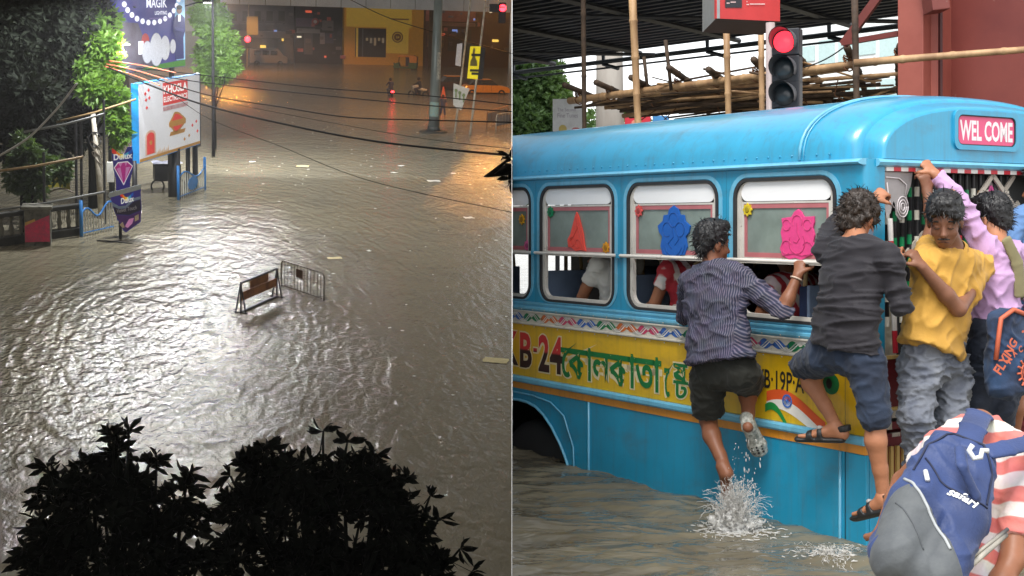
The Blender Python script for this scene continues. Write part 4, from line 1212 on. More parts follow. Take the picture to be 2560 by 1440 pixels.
def add_foot(F, ankle, d, up, s=1.0, bare=True):
    d = unit(d); up = unit(np.asarray(up) - d * np.dot(up, d)); sd = np.cross(d, up); a = nv(ankle)
    heel = a - d * 0.035 * s - up * 0.045 * s; ball = a + d * 0.135 * s - up * 0.058 * s
    F.cone(a, heel, 0.034 * s, 0.034 * s, 0.02); F.econe(a - up * 0.02 + d * 0.01, ball, (0.036 * s, 0.030 * s), (0.044 * s, 0.018 * s), sd, 0.025)
    F.cone(heel, ball, 0.030 * s, 0.022 * s, 0.02)
    if bare:
        for i, (o_, ln, r) in enumerate(((-0.032, 0.050, 0.013), (-0.012, 0.048, 0.0095), (0.004, 0.044, 0.009), (0.019, 0.038, 0.0085), (0.033, 0.030, 0.008))):
            p = ball + sd * o_ * s; F.cone(p, p + d * ln * s, r * s * 1.05, r * s * 0.9, 0.006)
    return heel, ball, sd, up
FRAME[0] = MR
def PB(u, v, off):
    """pixel -> point on the plane a distance off inside (negative: outside) the bus side"""
    d = pix_dir(u, v); t = (off - (CAM - BUS_C).dot(BUS_N)) / d.dot(BUS_N); return CAM + d * t
def PE(u, v, dx):
    """pixel -> point on the plane dx outside the end of the bus"""
    e = -BUS_B; d = pix_dir(u, v); t = (dx - (CAM - BUS_C).dot(e)) / d.dot(e); return CAM + d * t
def lerp(a, b, t): return nv(a) * (1 - t) + nv(b) * t
def figure(label, J, skin, shirt=None, pants=None, hair=None, hstyle='short', hf=(0, 1, 0), hup=(0, 0, 1), sleeveL=0.5, sleeveR=0.5, hands={}, feet={}, slim=1.0,
           pant_end=1.0, pant_ends=None, shirt_wr=None, pants_wr=None, shirt_tc=None, h=0.0085, head=True, hs=1.0, collar=None, seed=1, flare=1.0, shirt_r=1.0, bendL=None, bendR=None, pantr=1.0):
    """J: joints. sleeve: 0..1 along the upper arm, 1..2 along the forearm; pant_end: 0..1 thigh, 1..2 shin"""
    base = nv(J.get('base', J['pelvis'])).copy()
    t = thing('person', label, 'person', base)
    o = base
    side = unit(nv(J['shR']) - nv(J['shL']))
    fwd = unit(np.cross(side, [0, 0, -1.0])) if 'fwd' not in J else unit(J['fwd'])
    pts = [v for kx, v in J.items() if kx not in ('fwd', 'base')]
    B = Field(pts, 0.17, h)
    if head:
        add_head(B, J['head'], hf, hup, hs)
        f_, l_, u2 = headframe(hf, hup)
        B.cone(nv(J['head']) - u2 * 0.05 * hs - f_ * 0.02 * hs, J['neck'], 0.050 * slim, 0.058 * slim, 0.03)
    cw = float(np.linalg.norm(nv(J['shR']) - nv(J['shL']))) / 2
    B.econe(lerp(J['neck'], J['waist'], 0.16), J['waist'], (cw * 0.82, 0.085 * slim), (cw * 0.72, 0.085 * slim), side, 0.04)
    hipw = float(np.linalg.norm(nv(J['hipR']) - nv(J['hipL']))) / 2 if 'hipR' in J else 0.09
    hside = unit(nv(J['hipR']) - nv(J['hipL'])) if 'hipR' in J else side
    B.econe(J['waist'], J['pelvis'], (cw * 0.72, 0.085 * slim), (hipw + 0.05, 0.09 * slim), hside, 0.04)
    for q in 'LR':
        B.cone(lerp(J['neck'], J['sh' + q], 0.3), J['sh' + q], 0.045 * slim, 0.050 * slim, 0.03)
        if 'el' + q in J: add_arm(B, J['sh' + q], J['el' + q], J['wr' + q], slim)
        if q in hands: add_hand(B, J['wr' + q], *hands[q])
        if 'kn' + q in J: add_leg(B, J['hip' + q], J['kn' + q], J['an' + q], slim, bend=(-fwd if (bendL if q == 'L' else bendR) is None else (bendL if q == 'L' else bendR)))
        if q in feet: add_foot(B, J['an' + q], *feet[q])
    body = net_obj('body', B, skin, t, o)
    if shirt is not None:
        Sf = Field(pts, 0.17, h)
        g = 0.014; top = lerp(J['neck'], J['waist'], 0.16)
        mid = lerp(J['neck'], J['waist'], 0.5)
        Sf.econe(top, mid, ((cw * 0.86 + g) * shirt_r, (0.088 * slim + g) * shirt_r), ((cw * 0.82 + g) * shirt_r, (0.092 * slim + g) * shirt_r), side, 0.05)
        Sf.econe(mid, J['waist'], ((cw * 0.82 + g) * shirt_r, (0.092 * slim + g) * shirt_r), ((cw * 0.76 + g * 1.2) * shirt_r, (0.092 * slim + g) * shirt_r), side, 0.04)
        Sf.econe(J['waist'], J['hem'], ((cw * 0.76 + g * 1.2) * shirt_r, (0.092 * slim + g) * shirt_r), ((hipw + 0.062 + g) * flare * shirt_r, (0.105 * slim + g) * flare * shirt_r), hside, 0.04, flat='b')
        for q, sv in (('L', sleeveL), ('R', sleeveR)):
            Sf.cone(lerp(J['neck'], J['sh' + q], 0.25), J['sh' + q], 0.052 * slim, 0.058 * slim, 0.04)
            if 'el' + q not in J or sv <= 0: continue
            sh, el, wq = nv(J['sh' + q]), nv(J['el' + q]), nv(J['wr' + q])
            if sv <= 1: Sf.cone(sh, lerp(sh, el, sv), 0.062 * slim, (0.060 if sv < .8 else 0.056) * slim, 0.03, flat='b')
            else:
                Sf.cone(sh, el, 0.062 * slim, 0.051 * slim, 0.03); Sf.cone(el, lerp(el, wq, sv - 1), 0.051 * slim, (0.050 - 0.012 * (sv - 1)) * slim, 0.02, flat='b')
                if sv < 1.5: Sf.cone(lerp(el, wq, sv - 1 - 0.16), lerp(el, wq, sv - 1 + 0.01), 0.054 * slim, 0.053 * slim, 0.004, flat='ab')   # rolled cuff
        # neck opening
        Sf.cone(lerp(J['neck'], J['waist'], -0.02), nv(J['neck']) + (nv(J['neck']) - nv(J['waist'])) * 0.5, 0.062 * slim, 0.085 * slim, 0.01, sub=True)
        so = net_obj('shirt', Sf, shirt, t, o, shirt_wr or folds(0.007, 9, (1, 1, 1.6), seed), shirt_tc)
        if collar:
            ax = unit(nv(J['head']) - nv(J['neck'])); c = nv(J['neck']) + ax * 0.012
            x_ = unit(np.cross(ax, [0.3, 0.9, 0.2])); y_ = np.cross(ax, x_)
            mb = MB()
            mb.grid(lambda a, hh: tuple(c - o + (x_ * math.cos(a * 6.2832) + y_ * math.sin(a * 6.2832)) * (0.066 + 0.012 * math.sin(math.pi * hh) - 0.004 * hh) * slim + ax * (0.042 * hh - 0.012)), 24, 5, True)
            mb.build('collar', collar, so, smooth=True, fix=False)
    if pants is not None:
        Pf = Field(pts, 0.17, h)
        up_ = lerp(J['pelvis'], J['waist'], 0.55)
        Pf.econe(up_, J['pelvis'], (hipw + 0.062, 0.104 * slim), (hipw + 0.068, 0.112 * slim), hside, 0.03)
        for q in 'LR':
            if 'kn' + q not in J: continue
            pe = pant_ends[q] if pant_ends else pant_end
            hp, kn, an = nv(J['hip' + q]), nv(J['kn' + q]), nv(J['an' + q])
            if pe <= 1: Pf.cone(hp, lerp(hp, kn, pe), 0.100 * slim * pantr, 0.086 * slim * pantr, 0.04, flat='b')
            else:
                Pf.cone(hp, kn, 0.100 * slim * pantr, 0.078 * slim * pantr, 0.04); Pf.cone(kn, lerp(kn, an, pe - 1), 0.078 * slim * pantr, 0.066 * slim * pantr, 0.025, flat='b')
        net_obj('trousers' if (pant_end > 1.3) else 'shorts', Pf, pants, t, o, pants_wr or folds(0.008, 8, (1, 1, 1.5), seed + 3))
    if hair is not None and head:
        hair_obj(J['head'], hf, hair, t, o, hup, hs, hstyle, seed)
    return t, o

# ---------------------------------------------------------------- man in the striped shirt
J = dict(head=PB(1783, 607, -0.24), neck=PB(1782, 672, -0.26), shL=PB(1722, 705, -0.26), shR=PB(1862, 700, -0.22), waist=PB(1795, 842, -0.30), hem=PB(1800, 905, -0.31),
         pelvis=PB(1806, 930, -0.27), hipL=PB(1768, 955, -0.28), hipR=PB(1852, 930, -0.25), elL=PB(1712, 790, -0.06), wrL=PB(1730, 772, 0.14), elR=PB(1958, 778, -0.16), wrR=PB(1994, 690, -0.07),
         knL=PB(1770, 1050, -0.22), anL=PB(1818, 1185, -0.30), knR=PB(1876, 962, -0.03), anR=PB(1870, 1068, -0.20))
def p1tc(V):
    s_ = unit(nv(J1['shR']) - nv(J1['shL'])); c = nv(J1['waist']); q = V - c
    x = q @ s_
    ang = x + 0.25 * (q @ np.array([BUS_N.x, BUS_N.y, 0]))
    # sleeve: stripes run along the arm
    e, s2 = nv(J1['elR']), nv(J1['shR'])
    ax = unit(e - s2); tt = (V - s2) @ ax
    arm = (tt > 0.07) & ((V - nv(J1['shR'])) @ s_ > 0.02)
    pr = np.cross(ax, [0, 0, 1]); pr2 = np.cross(ax, pr)
    ang2 = ((V - s2) @ pr2)
    return np.stack([np.where(arm, ang2, ang), q[:, 2], q[:, 1]], 1)
J1 = J
m_stripe = stripe_mat('shirt_pinstripe', srgb(116, 110, 126), srgb(46, 50, 74), 0, 0.0135, 0.38, 0.22)
t1, o1 = figure('man in a grey pinstriped shirt and black shorts hanging on the bus windows', J, sk_brown, m_stripe, cloth_mat('shorts_black', srgb(34, 35, 29)), h_black, 'short', hf=(0.95, 0.34, -0.05), sleeveL=1.2, sleeveR=1.12,
       hands={'R': ((0.25, 0.35, 0.9), (0.55, 0.75, -0.2), 0.95, 1.0, 1), 'L': ((0.6, 0.7, -0.2), (0, 0, -1), 0.5, 1.0, -1)}, feet={'L': ((0.25, 0.15, -0.95), (0.3, -0.9, 0.1)), }, pant_end=0.86, shirt_tc=p1tc, collar=cloth_mat('collar_grey', srgb(84, 84, 104)), hs=1.05,
       shirt_wr=folds(0.012, 7, (1, 1, 1.5), 2.0), flare=1.10, seed=3, shirt_r=1.10, pantr=1.1)
def band(name, J_, a, b, r, m, t, o):
    mb = MB(); a_, b_ = nv(a) - o, nv(b) - o
    x, y, d = basis(Vector(b_ - a_)); c = Vector(a_)
    mb.tube([c + (x * math.cos(k * math.pi / 8) + y * math.sin(k * math.pi / 8)) * r for k in range(17)], 0.005, 6)
    mb.build(name, m, t, smooth=True)
band('bracelet', J, lerp(J['wrR'], J['elR'], 0.08), J['elR'], 0.033, mat('bead_pale', srgb(214, 190, 170), 0.4), t1, o1)
def croc(ank, d, up, m, m2, t, o, s=1.0, name='clog'):
    """rubber clog on a foot: shell with vent holes and heel strap"""
    F = Field([ank], 0.26, 0.007)
    heel, ball, sd, up_ = add_foot(F, ank, d, up, s * 1.08, False)
    d = unit(d)
    F.econe(ball + up_ * 0.006, ball + d * 0.055 * s, (0.050 * s, 0.030 * s), (0.036 * s, 0.022 * s), sd, 0.02)
    F.econe(heel - up_ * 0.018, ball + d * 0.05 * s - up_ * 0.014, (0.036 * s, 0.022 * s), (0.050 * s, 0.020 * s), sd, 0.02)
    F.cut(nv(ank) + up_ * 0.005, up_)
    ob = net_obj(name, F, m, t, o)
    mb = MB()
    for i in range(3):
        for j in range(3):
            c = ball + d * (0.0 + i * 0.02) * s + sd * (j - 1) * 0.028 * s + up_ * (0.034 - i * 0.003 - abs(j - 1) * 0.008) * s - np.asarray(o)
            mb.ell(tuple(c), (0.008, 0.008, 0.008), 8, 5)
    for j in range(5):      # sole studs, seen from below
        c = ball - d * (0.03 * j) * s - up_ * 0.040 * s + sd * (0.02 if j % 2 else -0.02) - np.asarray(o); mb.ell(tuple(c), (0.010, 0.010, 0.010), 8, 5)
    mb.build('vent_hole', m2, ob, smooth=True)
m_croc = mat('clog_mottled', srgb(206, 206, 198), 0.5, col2=srgb(120, 122, 112), scale=45, var=0.4); m_blk = mat('shoe_black', (0.018, 0.018, 0.019), 0.45)
croc(J['anR'], (0.35, 0.15, -0.9), (-0.25, -0.9, -0.2), m_croc, m_blk, t1, o1, 1.0)

# ---------------------------------------------------------------- man in the black long-sleeved shirt
J = dict(head=PB(2148, 545, -0.14), neck=PB(2140, 610, -0.24), shL=PB(2062, 622, -0.26), shR=PB(2222, 640, -0.26), waist=PB(2120, 785, -0.33), hem=PB(2112, 868, -0.33), pelvis=PB(2108, 880, -0.30),
         hipL=PB(2062, 892, -0.30), hipR=PB(2165, 905, -0.30), elL=PB(2085, 560, 0.02), wrL=PB(2180, 500, -0.06), elR=PB(2252, 762, -0.22), wrR=PB(2240, 660, -0.02),
         knL=PB(2012, 915, -0.08), anL=PB(2088, 1062, -0.13), knR=PB(2188, 1040, -0.30), anR=PB(2208, 1238, -0.24))
J2 = J
t2, o2 = figure('man in a black long-sleeved shirt and dark denim shorts climbing the bus corner', J, sk_light, cloth_mat('shirt_black', srgb(32, 29, 36), 0.12, rough=0.75), cloth_mat('denim_dark', srgb(24, 33, 50), 0.3, srgb(38, 52, 74), scale=5), h_brown, 'curly', hf=(0.72, 0.66, -0.42), hup=(0.2, 0.2, 1),
       sleeveL=1.8, sleeveR=1.9, hands={'L': ((0.75, 0.25, 0.5), (0.5, 0.8, -0.3), 0.8, 1.0, 1), 'R': ((0.1, 0.5, 0.85), (0.5, 0.8, 0.0), 0.8)}, feet={}, pant_ends={'L': 1.06, 'R': 1.14}, pant_end=1.1, hs=1.07, slim=1.04, shirt_wr=folds(0.014, 5.5, (0.5, 0.5, 2.4), 4), seed=5, flare=1.0)
def sandal(ank, d, up, t, o, s=1.0):
    F = Field([ank], 0.26, 0.007)
    heel, ball, sd, up_ = add_foot(F, ank, d, up, s, True)
    d_ = unit(d)
    net_obj('foot', F, sk_light, t, o)
    F = Field([ank], 0.26, 0.007)
    F.econe(heel - up_ * 0.034, ball + d_ * 0.07 - up_ * 0.020, (0.040, 0.018), (0.050, 0.018), sd, 0.01)
    F.econe(ball - d_ * 0.02 + up_ * 0.004, ball + d_ * 0.015 + up_ * 0.000, (0.053, 0.030), (0.052, 0.026), sd, 0.01, flat='ab')
    F.econe(ball - d_ * 0.075 + up_ * 0.012, ball - d_ * 0.045 + up_ * 0.012, (0.047, 0.043), (0.049, 0.038), sd, 0.01, flat='ab')
    F.econe(heel + up_ * 0.01 - d_ * 0.01, heel + up_ * 0.045 - d_ * 0.004, (0.041, 0.041), (0.042, 0.044), sd, 0.01, flat='ab')
    sn = net_obj('sandal', F, m_blk, t, o)
    mb = MB(); c = Vector(ball - d_ * 0.06 + up_ * 0.045 - sd * 0.02 - np.asarray(o)); mb.ell(c, (0.018, 0.012, 0.014)); mb.build('buckle', mat('buckle_grey', (0.35, 0.34, 0.33), 0.4), sn, smooth=True)
sandal(J['anL'], (-0.80, 0.42, -0.05), (0, 0, 1), t2, o2, 1.05)
sandal(J['anR'], (-0.55, 0.75, -0.35), (0.1, 0, 1), t2, o2, 1.05)
# face mask
f_, l_, u_ = headframe((0.72, 0.66, -0.42), (0.2, 0.2, 1)); hc = nv(J['head'])
F = Field([hc], 0.2, 0.007); F.ell(hc + f_ * 0.040 - u_ * 0.060, (0.066, 0.072, 0.058), [l_, f_, u_]); F.cut(hc + f_ * 0.015, -f_)
net_obj('face_mask', F, cloth_mat('mask_blue', srgb(126, 156, 186), bump=0.4), t2, o2)
mb = MB(); hl = hc - o2
for sg in (-1, 1):
    mb.tube([tuple(hl + f_ * 0.03 + l_ * 0.066 * sg - u_ * 0.03), tuple(hl - f_ * 0.01 + l_ * 0.085 * sg + u_ * 0.005), tuple(hl - f_ * 0.03 + l_ * 0.08 * sg - u_ * 0.03)], 0.003, 5)
mb.build('mask_loop', mat('loop_white', (0.7, 0.72, 0.75), 0.6), t2)

# ---------------------------------------------------------------- man in the yellow polo shirt
J = dict(head=PE(2362, 548, 0.42), neck=PE(2385, 632, 0.36), shL=PE(2455, 668, 0.30), shR=PE(2308, 660, 0.34), waist=PE(2345, 800, 0.30), hem=PE(2328, 876, 0.30), pelvis=PE(2335, 905, 0.26),
         hipL=PE(2378, 925, 0.24), hipR=PE(2300, 920, 0.26), elL=PE(2396, 772, 0.46), wrL=PE(2306, 668, 0.42), elR=PE(2335, 560, 0.12), wrR=PE(2318, 480, 0.06),
         knL=PE(2378, 1040, 0.28), knR=PE(2290, 1035, 0.30), anL=PE(2380, 1200, 0.22), anR=PE(2300, 1200, 0.24))
J['fwd'] = (-0.5, -0.85, 0)
J3 = J
m_yellow = cloth_mat('polo_yellow', srgb(202, 154, 66), 0.12, rough=0.8)
HF3 = (-0.36, -0.88, -0.34)
t3, o3 = figure('man in a yellow polo shirt and washed grey jeans standing at the bus door', J, sk_dark, m_yellow, cloth_mat('jeans_grey', srgb(128, 132, 140), 0.4, srgb(92, 98, 112), scale=6), h_black, 'fringe', hf=HF3, sleeveL=0.62, sleeveR=0.5,
       hands={'L': ((-0.5, 0.1, 0.8), (-0.5, 0.5, 0.1), 0.9, 1.0, -1), 'R': ((-0.2, -0.1, 0.95), (-0.3, 0.9, 0.0), 0.95, 1.05, 1)}, pant_end=1.95, hs=1.12, slim=1.06, collar=m_yellow, shirt_wr=folds(0.013, 6.5, (1, 1, 0.8), 7), flare=1.05, seed=8, pantr=1.04, pants_wr=folds(0.018, 8, (1, 1, 2.0), 4))
f_, l_, u_ = headframe(HF3); hc = nv(J['head']) - o3
mb = MB()
for sg in (-1, 1):
    for (off, zz, r) in ((0.030, 0.010, 0.004),):
        mb.tube([tuple(hc + (f_ * (0.084 - 0.012 * abs(q - 0.5)) + l_ * sg * (0.012 + 0.042 * q) + u_ * (0.010 + 0.008 * math.sin(q * 3))) * 1.12) for q in (0, .25, .5, .75, 1)], [0.003, 0.0045, 0.005, 0.004, 0.002], 6)
mb.build('eyebrow', h_black, t3, smooth=True)
mb = MB()
for sg in (-1, 1): mb.tube([tuple(hc + (f_ * (0.088 - 0.008 * abs(q - 0.5)) + l_ * sg * (0.018 + 0.026 * q) + u_ * (-0.015 - 0.004 * math.sin(q * 3))) * 1.12) for q in (0, .33, .66, 1)], 0.0022, 5)
mb.build('eyelashes', h_black, t3, smooth=True)
mb = MB(); mb.tube([tuple(hc + (f_ * (0.094 - 0.3 * q * q) + l_ * q + u_ * (-0.066 - 2.0 * q * q)) * 1.12) for q in (-0.028, -0.014, 0, 0.014, 0.028)], [0.0025, 0.0045, 0.004, 0.0045, 0.0025], 6)
mb.build('moustache', h_black, t3, smooth=True)
mb = MB(); mb.tube([tuple(hc + (f_ * (0.0915 - 0.3 * q * q) + l_ * q + u_ * (-0.0805 - 0.2 * abs(q))) * 1.12) for q in (-0.024, -0.012, 0, 0.012, 0.024)], 0.0022, 6)
mb.build('mouth', mat('mouth_dark', srgb(70, 34, 32), 0.5), t3, smooth=True)

# ---------------------------------------------------------------- man in the lilac shirt, one arm up
J = dict(head=PE(2478, 545, 0.16), neck=PE(2490, 612, 0.24), shL=PE(2462, 618, 0.24), shR=PE(2560, 640, 0.24), waist=PE(2490, 790, 0.24), hem=PE(2478, 800, 0.24), pelvis=PE(2490, 870, 0.24),
         hipL=PE(2462, 880, 0.24), hipR=PE(2535, 885, 0.22), elL=PE(2400, 505, 0.18), wrL=PE(2338, 436, 0.08), elR=PE(2590, 740, 0.3), wrR=PE(2580, 830, 0.35), knL=PE(2440, 1010, 0.20), knR=PE(2500, 1020, 0.28), anL=PE(2430, 1200, 0.14), anR=PE(2480, 1200, 0.2))
J4 = J
m_lilac = cloth_mat('shirt_lilac', srgb(196, 158, 200), 0.10)
t4, o4 = figure('man in a lilac shirt and dark jeans reaching up to the door header', J, sk_light, m_lilac, cloth_mat('jeans_navy', srgb(34, 42, 58), 0.3), h_black, 'short', hf=(-0.55, 0.8, -0.2), sleeveL=1.95, sleeveR=1.9,
       hands={'L': ((-0.55, 0.35, 0.75), (0.0, 0.6, -0.8), 1.0, 1.05, -1)}, pant_end=1.95, hs=1.08, slim=1.08, shirt_wr=folds(0.013, 7, (1, 1, 1.2), 11), seed=12)
F = Field([PE(2530, 560, 0.2), PE(2545, 740, 0.3)], 0.2, 0.008)
pa, pb, pc = PE(2515, 598, 0.36), PE(2545, 660, 0.375), PE(2550, 740, 0.37)
F.econe(pa, pb, (0.035, 0.012), (0.038, 0.012), (1, 0.3, 0), 0.01); F.econe(pb, pc, (0.038, 0.012), (0.038, 0.012), (1, 0.3, 0), 0.01)
ob = net_obj('khaki_strap', F, cloth_mat('strap_khaki', srgb(138, 130, 96)), t4, o4)
# ---------------------------------------------------------------- person in blue behind, with bare shins
J = dict(head=PE(2600, 470, 0.10), neck=PE(2595, 520, 0.10), shL=PE(2545, 545, 0.06), shR=PE(2650, 560, 0.1), waist=PE(2595, 700, 0.08), hem=PE(2595, 780, 0.08), pelvis=PE(2590, 800, 0.06), hipL=PE(2560, 810, 0.06), hipR=PE(2625, 815, 0.06),
         elL=PE(2520, 620, 0.10), wrL=PE(2560, 700, 0.14), elR=PE(2670, 680, .1), wrR=PE(2660, 780, .1), knL=PE(2535, 965, 0.16), knR=PE(2640, 965, 0.1), anL=PE(2530, 1140, 0.10), anR=PE(2640, 1140, 0.05))
t5, o5 = figure('person in a blue shirt and knee-length shorts at the right edge of the bus door', J, sk_mid, cloth_mat('shirt_blue', srgb(96, 134, 184)), cloth_mat('shorts_drab', srgb(120, 116, 92)), h_black, 'short', hf=(-0.6, 0.6, 0), sleeveL=0.9, sleeveR=0.9, pant_end=1.0, seed=15)

# ---------------------------------------------------------------- dark sling bag with orange print
FRAME[0] = MR
bc = PE(2520, 880, 0.50); ax_u = unit(nv(PE(2500, 795, 0.50)) - nv(PE(2508, 965, 0.50))); ax_s = unit(-np.array(BUS_N) * -1.0)
t6 = thing('bag', 'dark navy shoulder bag with orange lettering and a sun emblem', 'bag', bc)
o6 = nv(bc)
out = unit(np.cross(ax_s, ax_u)); out = out if out[1] < 0 else -out
F = Field([bc], 0.36, 0.009)
F.econe(o6 + ax_u * 0.17, o6 - ax_u * 0.17, (0.135, 0.07), (0.17, 0.085), ax_s, 0.02)
net_obj('bag_body', F, cloth_mat('bag_navy', srgb(30, 38, 58), 0.3, srgb(44, 72, 108), scale=4), t6, o6, folds(0.012, 7, (1, 1, 1), 2))
def bag_pt(a, b, d=0.094): return Vector(ax_s * a + ax_u * b + out * (d - 0.9 * a * a))
m_orange = mat('print_orange', srgb(206, 104, 74), 0.6); 
mb = MB(); mb.tube([bag_pt(-0.165, -0.03, 0.07), bag_pt(-0.14, 0.10, 0.07), bag_pt(-0.12, 0.19, 0.07), bag_pt(-0.03, 0.235, 0.07), bag_pt(0.14, 0.19, 0.07)], 0.013, 6)
mb.build('bag_piping', m_orange, t6, smooth=True)
def bag_text(txt, a, b, ang, w_, h_):
    V, Fc = text_geo(txt, w_, h_, 0.03); ca, sa = math.cos(ang), math.sin(ang)
    mb = MB(); mb.add([bag_pt(a + p[0] * ca - p[1] * sa, b + p[0] * sa + p[1] * ca, 0.098) for p in V], Fc); mb.build('lettering', m_orange, t6, fix=False)
bag_text('FLYING', -0.165, -0.11, 0.95, 0.21, 0.055)
for i, ch in enumerate('MACHINE'):
    a = math.radians(150 - i * 20); bag_text(ch, 0.03 + 0.135 * math.cos(a) - 0.015, -0.115 + 0.125 * math.sin(a), a - math.pi / 2, 0.03, 0.036)
mb = MB()
for r in (0.055, 0.035, 0.014): mb.tube([bag_pt(0.03 + r * math.cos(q * .3927), -0.105 + r * math.sin(q * .3927), 0.097) for q in range(17)], 0.0045, 5)
for q in range(14):
    a = 2 * math.pi * q / 14; mb.tube([bag_pt(0.03 + 0.062 * math.cos(a), -0.105 + 0.062 * math.sin(a), 0.097), bag_pt(0.03 + 0.085 * math.cos(a), -0.105 + 0.085 * math.sin(a), 0.097)], 0.0055, 5)
mb.build('sun_emblem', m_orange, t6)
bag_text('*', 0.0, 0.075, 0.2, 0.07, 0.06)
# ---------------------------------------------------------------- bending person with the backpack, nearest to the camera
FRAME[0] = MR
J = dict(neck=Rp(2448, 1062, 4.80), shL=Rp(2352, 1118, 4.72), shR=Rp(2556, 1128, 4.62), waist=Rp(2400, 1390, 4.52), hem=Rp(2380, 1540, 4.46), pelvis=Rp(2372, 1560, 4.45), hipL=Rp(2320, 1580, 4.45), hipR=Rp(2440, 1590, 4.40),
         elL=Rp(2258, 1205, 4.92), wrL=Rp(2205, 1330, 4.86), elR=Rp(2530, 1400, 4.42), wrR=Rp(2450, 1560, 4.30), head=Rp(2455, 1165, 5.15))
J7 = J
J['fwd'] = (0.1, 0.9, -0.3); J['base'] = Rp(2372, 1600, 4.45)
def p7tc(V):
    ax = unit(nv(J7['waist']) - nv(J7['neck'])); q = V - nv(J7['neck'])
    al = q @ ax
    out = al + 0.10 * np.abs(q[:, 0] - 0.0) 
    return np.stack([q[:, 0], out + 0.12 * q[:, 0], q[:, 2]], 1)
m_coral = stripe_mat('tee_coral', srgb(236, 226, 222), srgb(228, 128, 122), 1, 0.105, 0.5, 0.05)
t7, o7 = figure('person in a coral and white striped tee bending down with a backpack on', J, sk_mid, m_coral, None, h_black, hf=(0.05, 0.5, -0.9), hup=(0, 0.9, 0.4), sleeveL=0.55, sleeveR=0.80, shirt_tc=p7tc, slim=1.0, h=0.0075, shirt_wr=folds(0.007, 7, (1, 1, 1), 6), hands={'L': ((-0.1, 0.3, -0.95), (0.5, 0.6, 0), 0.6)}, head=True, seed=21)
# ---------------------------------------------------------------- blue and grey backpack
bc = nv(Rp(2352, 1262, 4.30)); au = unit(nv(Rp(2420, 1085, 4.50)) - nv(Rp(2262, 1470, 4.14))); as_ = unit(np.cross([0.35, 0.8, 0.1], au)); 
as_ = as_ if as_[0] > 0 else -as_
an = np.cross(as_, au); an = an if an[1] < 0 else -an
t8 = thing('backpack', 'blue and grey backpack worn by the bending person in stripes', 'backpack', bc)
def bp(a, b, d): return Vector(as_ * a + au * b + an * d)
F = Field([bc + au * 0.3, bc - au * 0.3], 0.25, 0.0075)
for sgn in (-1, 1):
    F.econe(bc + au * 0.20 + as_ * 0.050 * sgn, bc - au * 0.02 + as_ * 0.070 * sgn, (0.070, 0.070), (0.085, 0.090), as_, 0.06)
    F.econe(bc - au * 0.02 + as_ * 0.070 * sgn, bc - au * 0.25 + as_ * 0.068 * sgn, (0.085, 0.090), (0.082, 0.085), as_, 0.04)
m_bpblue = cloth_mat('pack_blue', srgb(52, 72, 122), 0.25, srgb(40, 56, 98), rough=0.6, scale=3, bump=0.15); m_bpgrey = cloth_mat('pack_grey', srgb(92, 96, 98), 0.15, srgb(76, 80, 84), rough=0.7)
pk = net_obj('pack_body', F, m_bpblue, t8, bc, folds(0.011, 5.0, (1, 1, 1), 3))
F = Field([bc - au * 0.1, bc - au * 0.3], 0.26, 0.0075)
for sgn in (-1, 1):
    F.econe(bc - au * 0.085 + as_ * 0.068 * sgn + an * 0.026, bc - au * 0.26 + as_ * 0.066 * sgn + an * 0.026, (0.088, 0.093), (0.084, 0.090), as_, 0.04)
F.cut(bc - au * 0.125 + an * 0.1, au * 0.72 + as_ * 0.69)
fpk = net_obj('front_pocket', F, m_bpgrey, t8, bc, folds(0.006, 5, (1, 1, 1), 9))
from mathutils.bvhtree import BVHTree
def pack_bvh(objs):
    V, T = [], []
    for o in objs:
        n0 = len(V); V += [v.co.copy() for v in o.data.vertices]; T += [tuple(i + n0 for i in p.vertices) for p in o.data.polygons]
    return BVHTree.FromPolygons(V, T)
bvh = pack_bvh([pk, fpk])
def on(a, b, lift=.003):
    """point of the bag's own surface"""
    p = bp(a, b, .5); h = bvh.ray_cast(p, Vector(-an)); return (h[0] if h[0] is not None else bp(a, b, .1)) + Vector(an) * lift
def line_on(pts, r, nm, m, k=10):
    q = []
    for (a0, b0), (a1, b1) in zip(pts[:-1], pts[1:]): q += [on(a0 + (a1 - a0) * i / k, b0 + (b1 - b0) * i / k, r * .5) for i in range(k)]
    q.append(on(*pts[-1], r * .5)); MB().tube(q, r, 6).build(nm, m, t8, smooth=True)
m_zip = mat('zip_seam', srgb(24, 32, 60), 0.6)
line_on([(-.135, -.01), (-.08, -.062), (-.03, -.112), (.02, -.16), (.07, -.21)], .005, 'pocket_piping', mat('piping_grey', srgb(170, 174, 176), 0.6))
line_on([(-.10, .10), (-.03, .03), (.06, .0), (.13, .02)], .0035, 'zip_seam', m_zip); line_on([(-.12, .03), (-.11, .15), (-.05, .235), (.05, .24), (.11, .16), (.125, .03)], .004, 'zip_seam', m_zip); line_on([(-.13, -.12), (-.06, -.18), (.0, -.24)], .0025, 'stitching', mat('stitch_grey', srgb(80, 84, 88), .7))
V_, Fc_ = text_geo('safari', 0.100, 0.036, 0.03, 0.25)
mb = MB(); mb.add([on(0.0 + p[0] * .98 + p[1] * 0.1, -0.012 - p[0] * 0.14 + p[1], .004) for p in V_], Fc_); mb.build('lettering', mat('print_white', srgb(236, 238, 240), 0.5), t8, fix=False)
mb = MB(); mb.tube([on(-.085, .030, .008), on(-.068, -.008, .010)], 0.008, 8); mb.build('zip_pull', mat('zip_white', srgb(226, 228, 230), 0.4), t8, smooth=True)
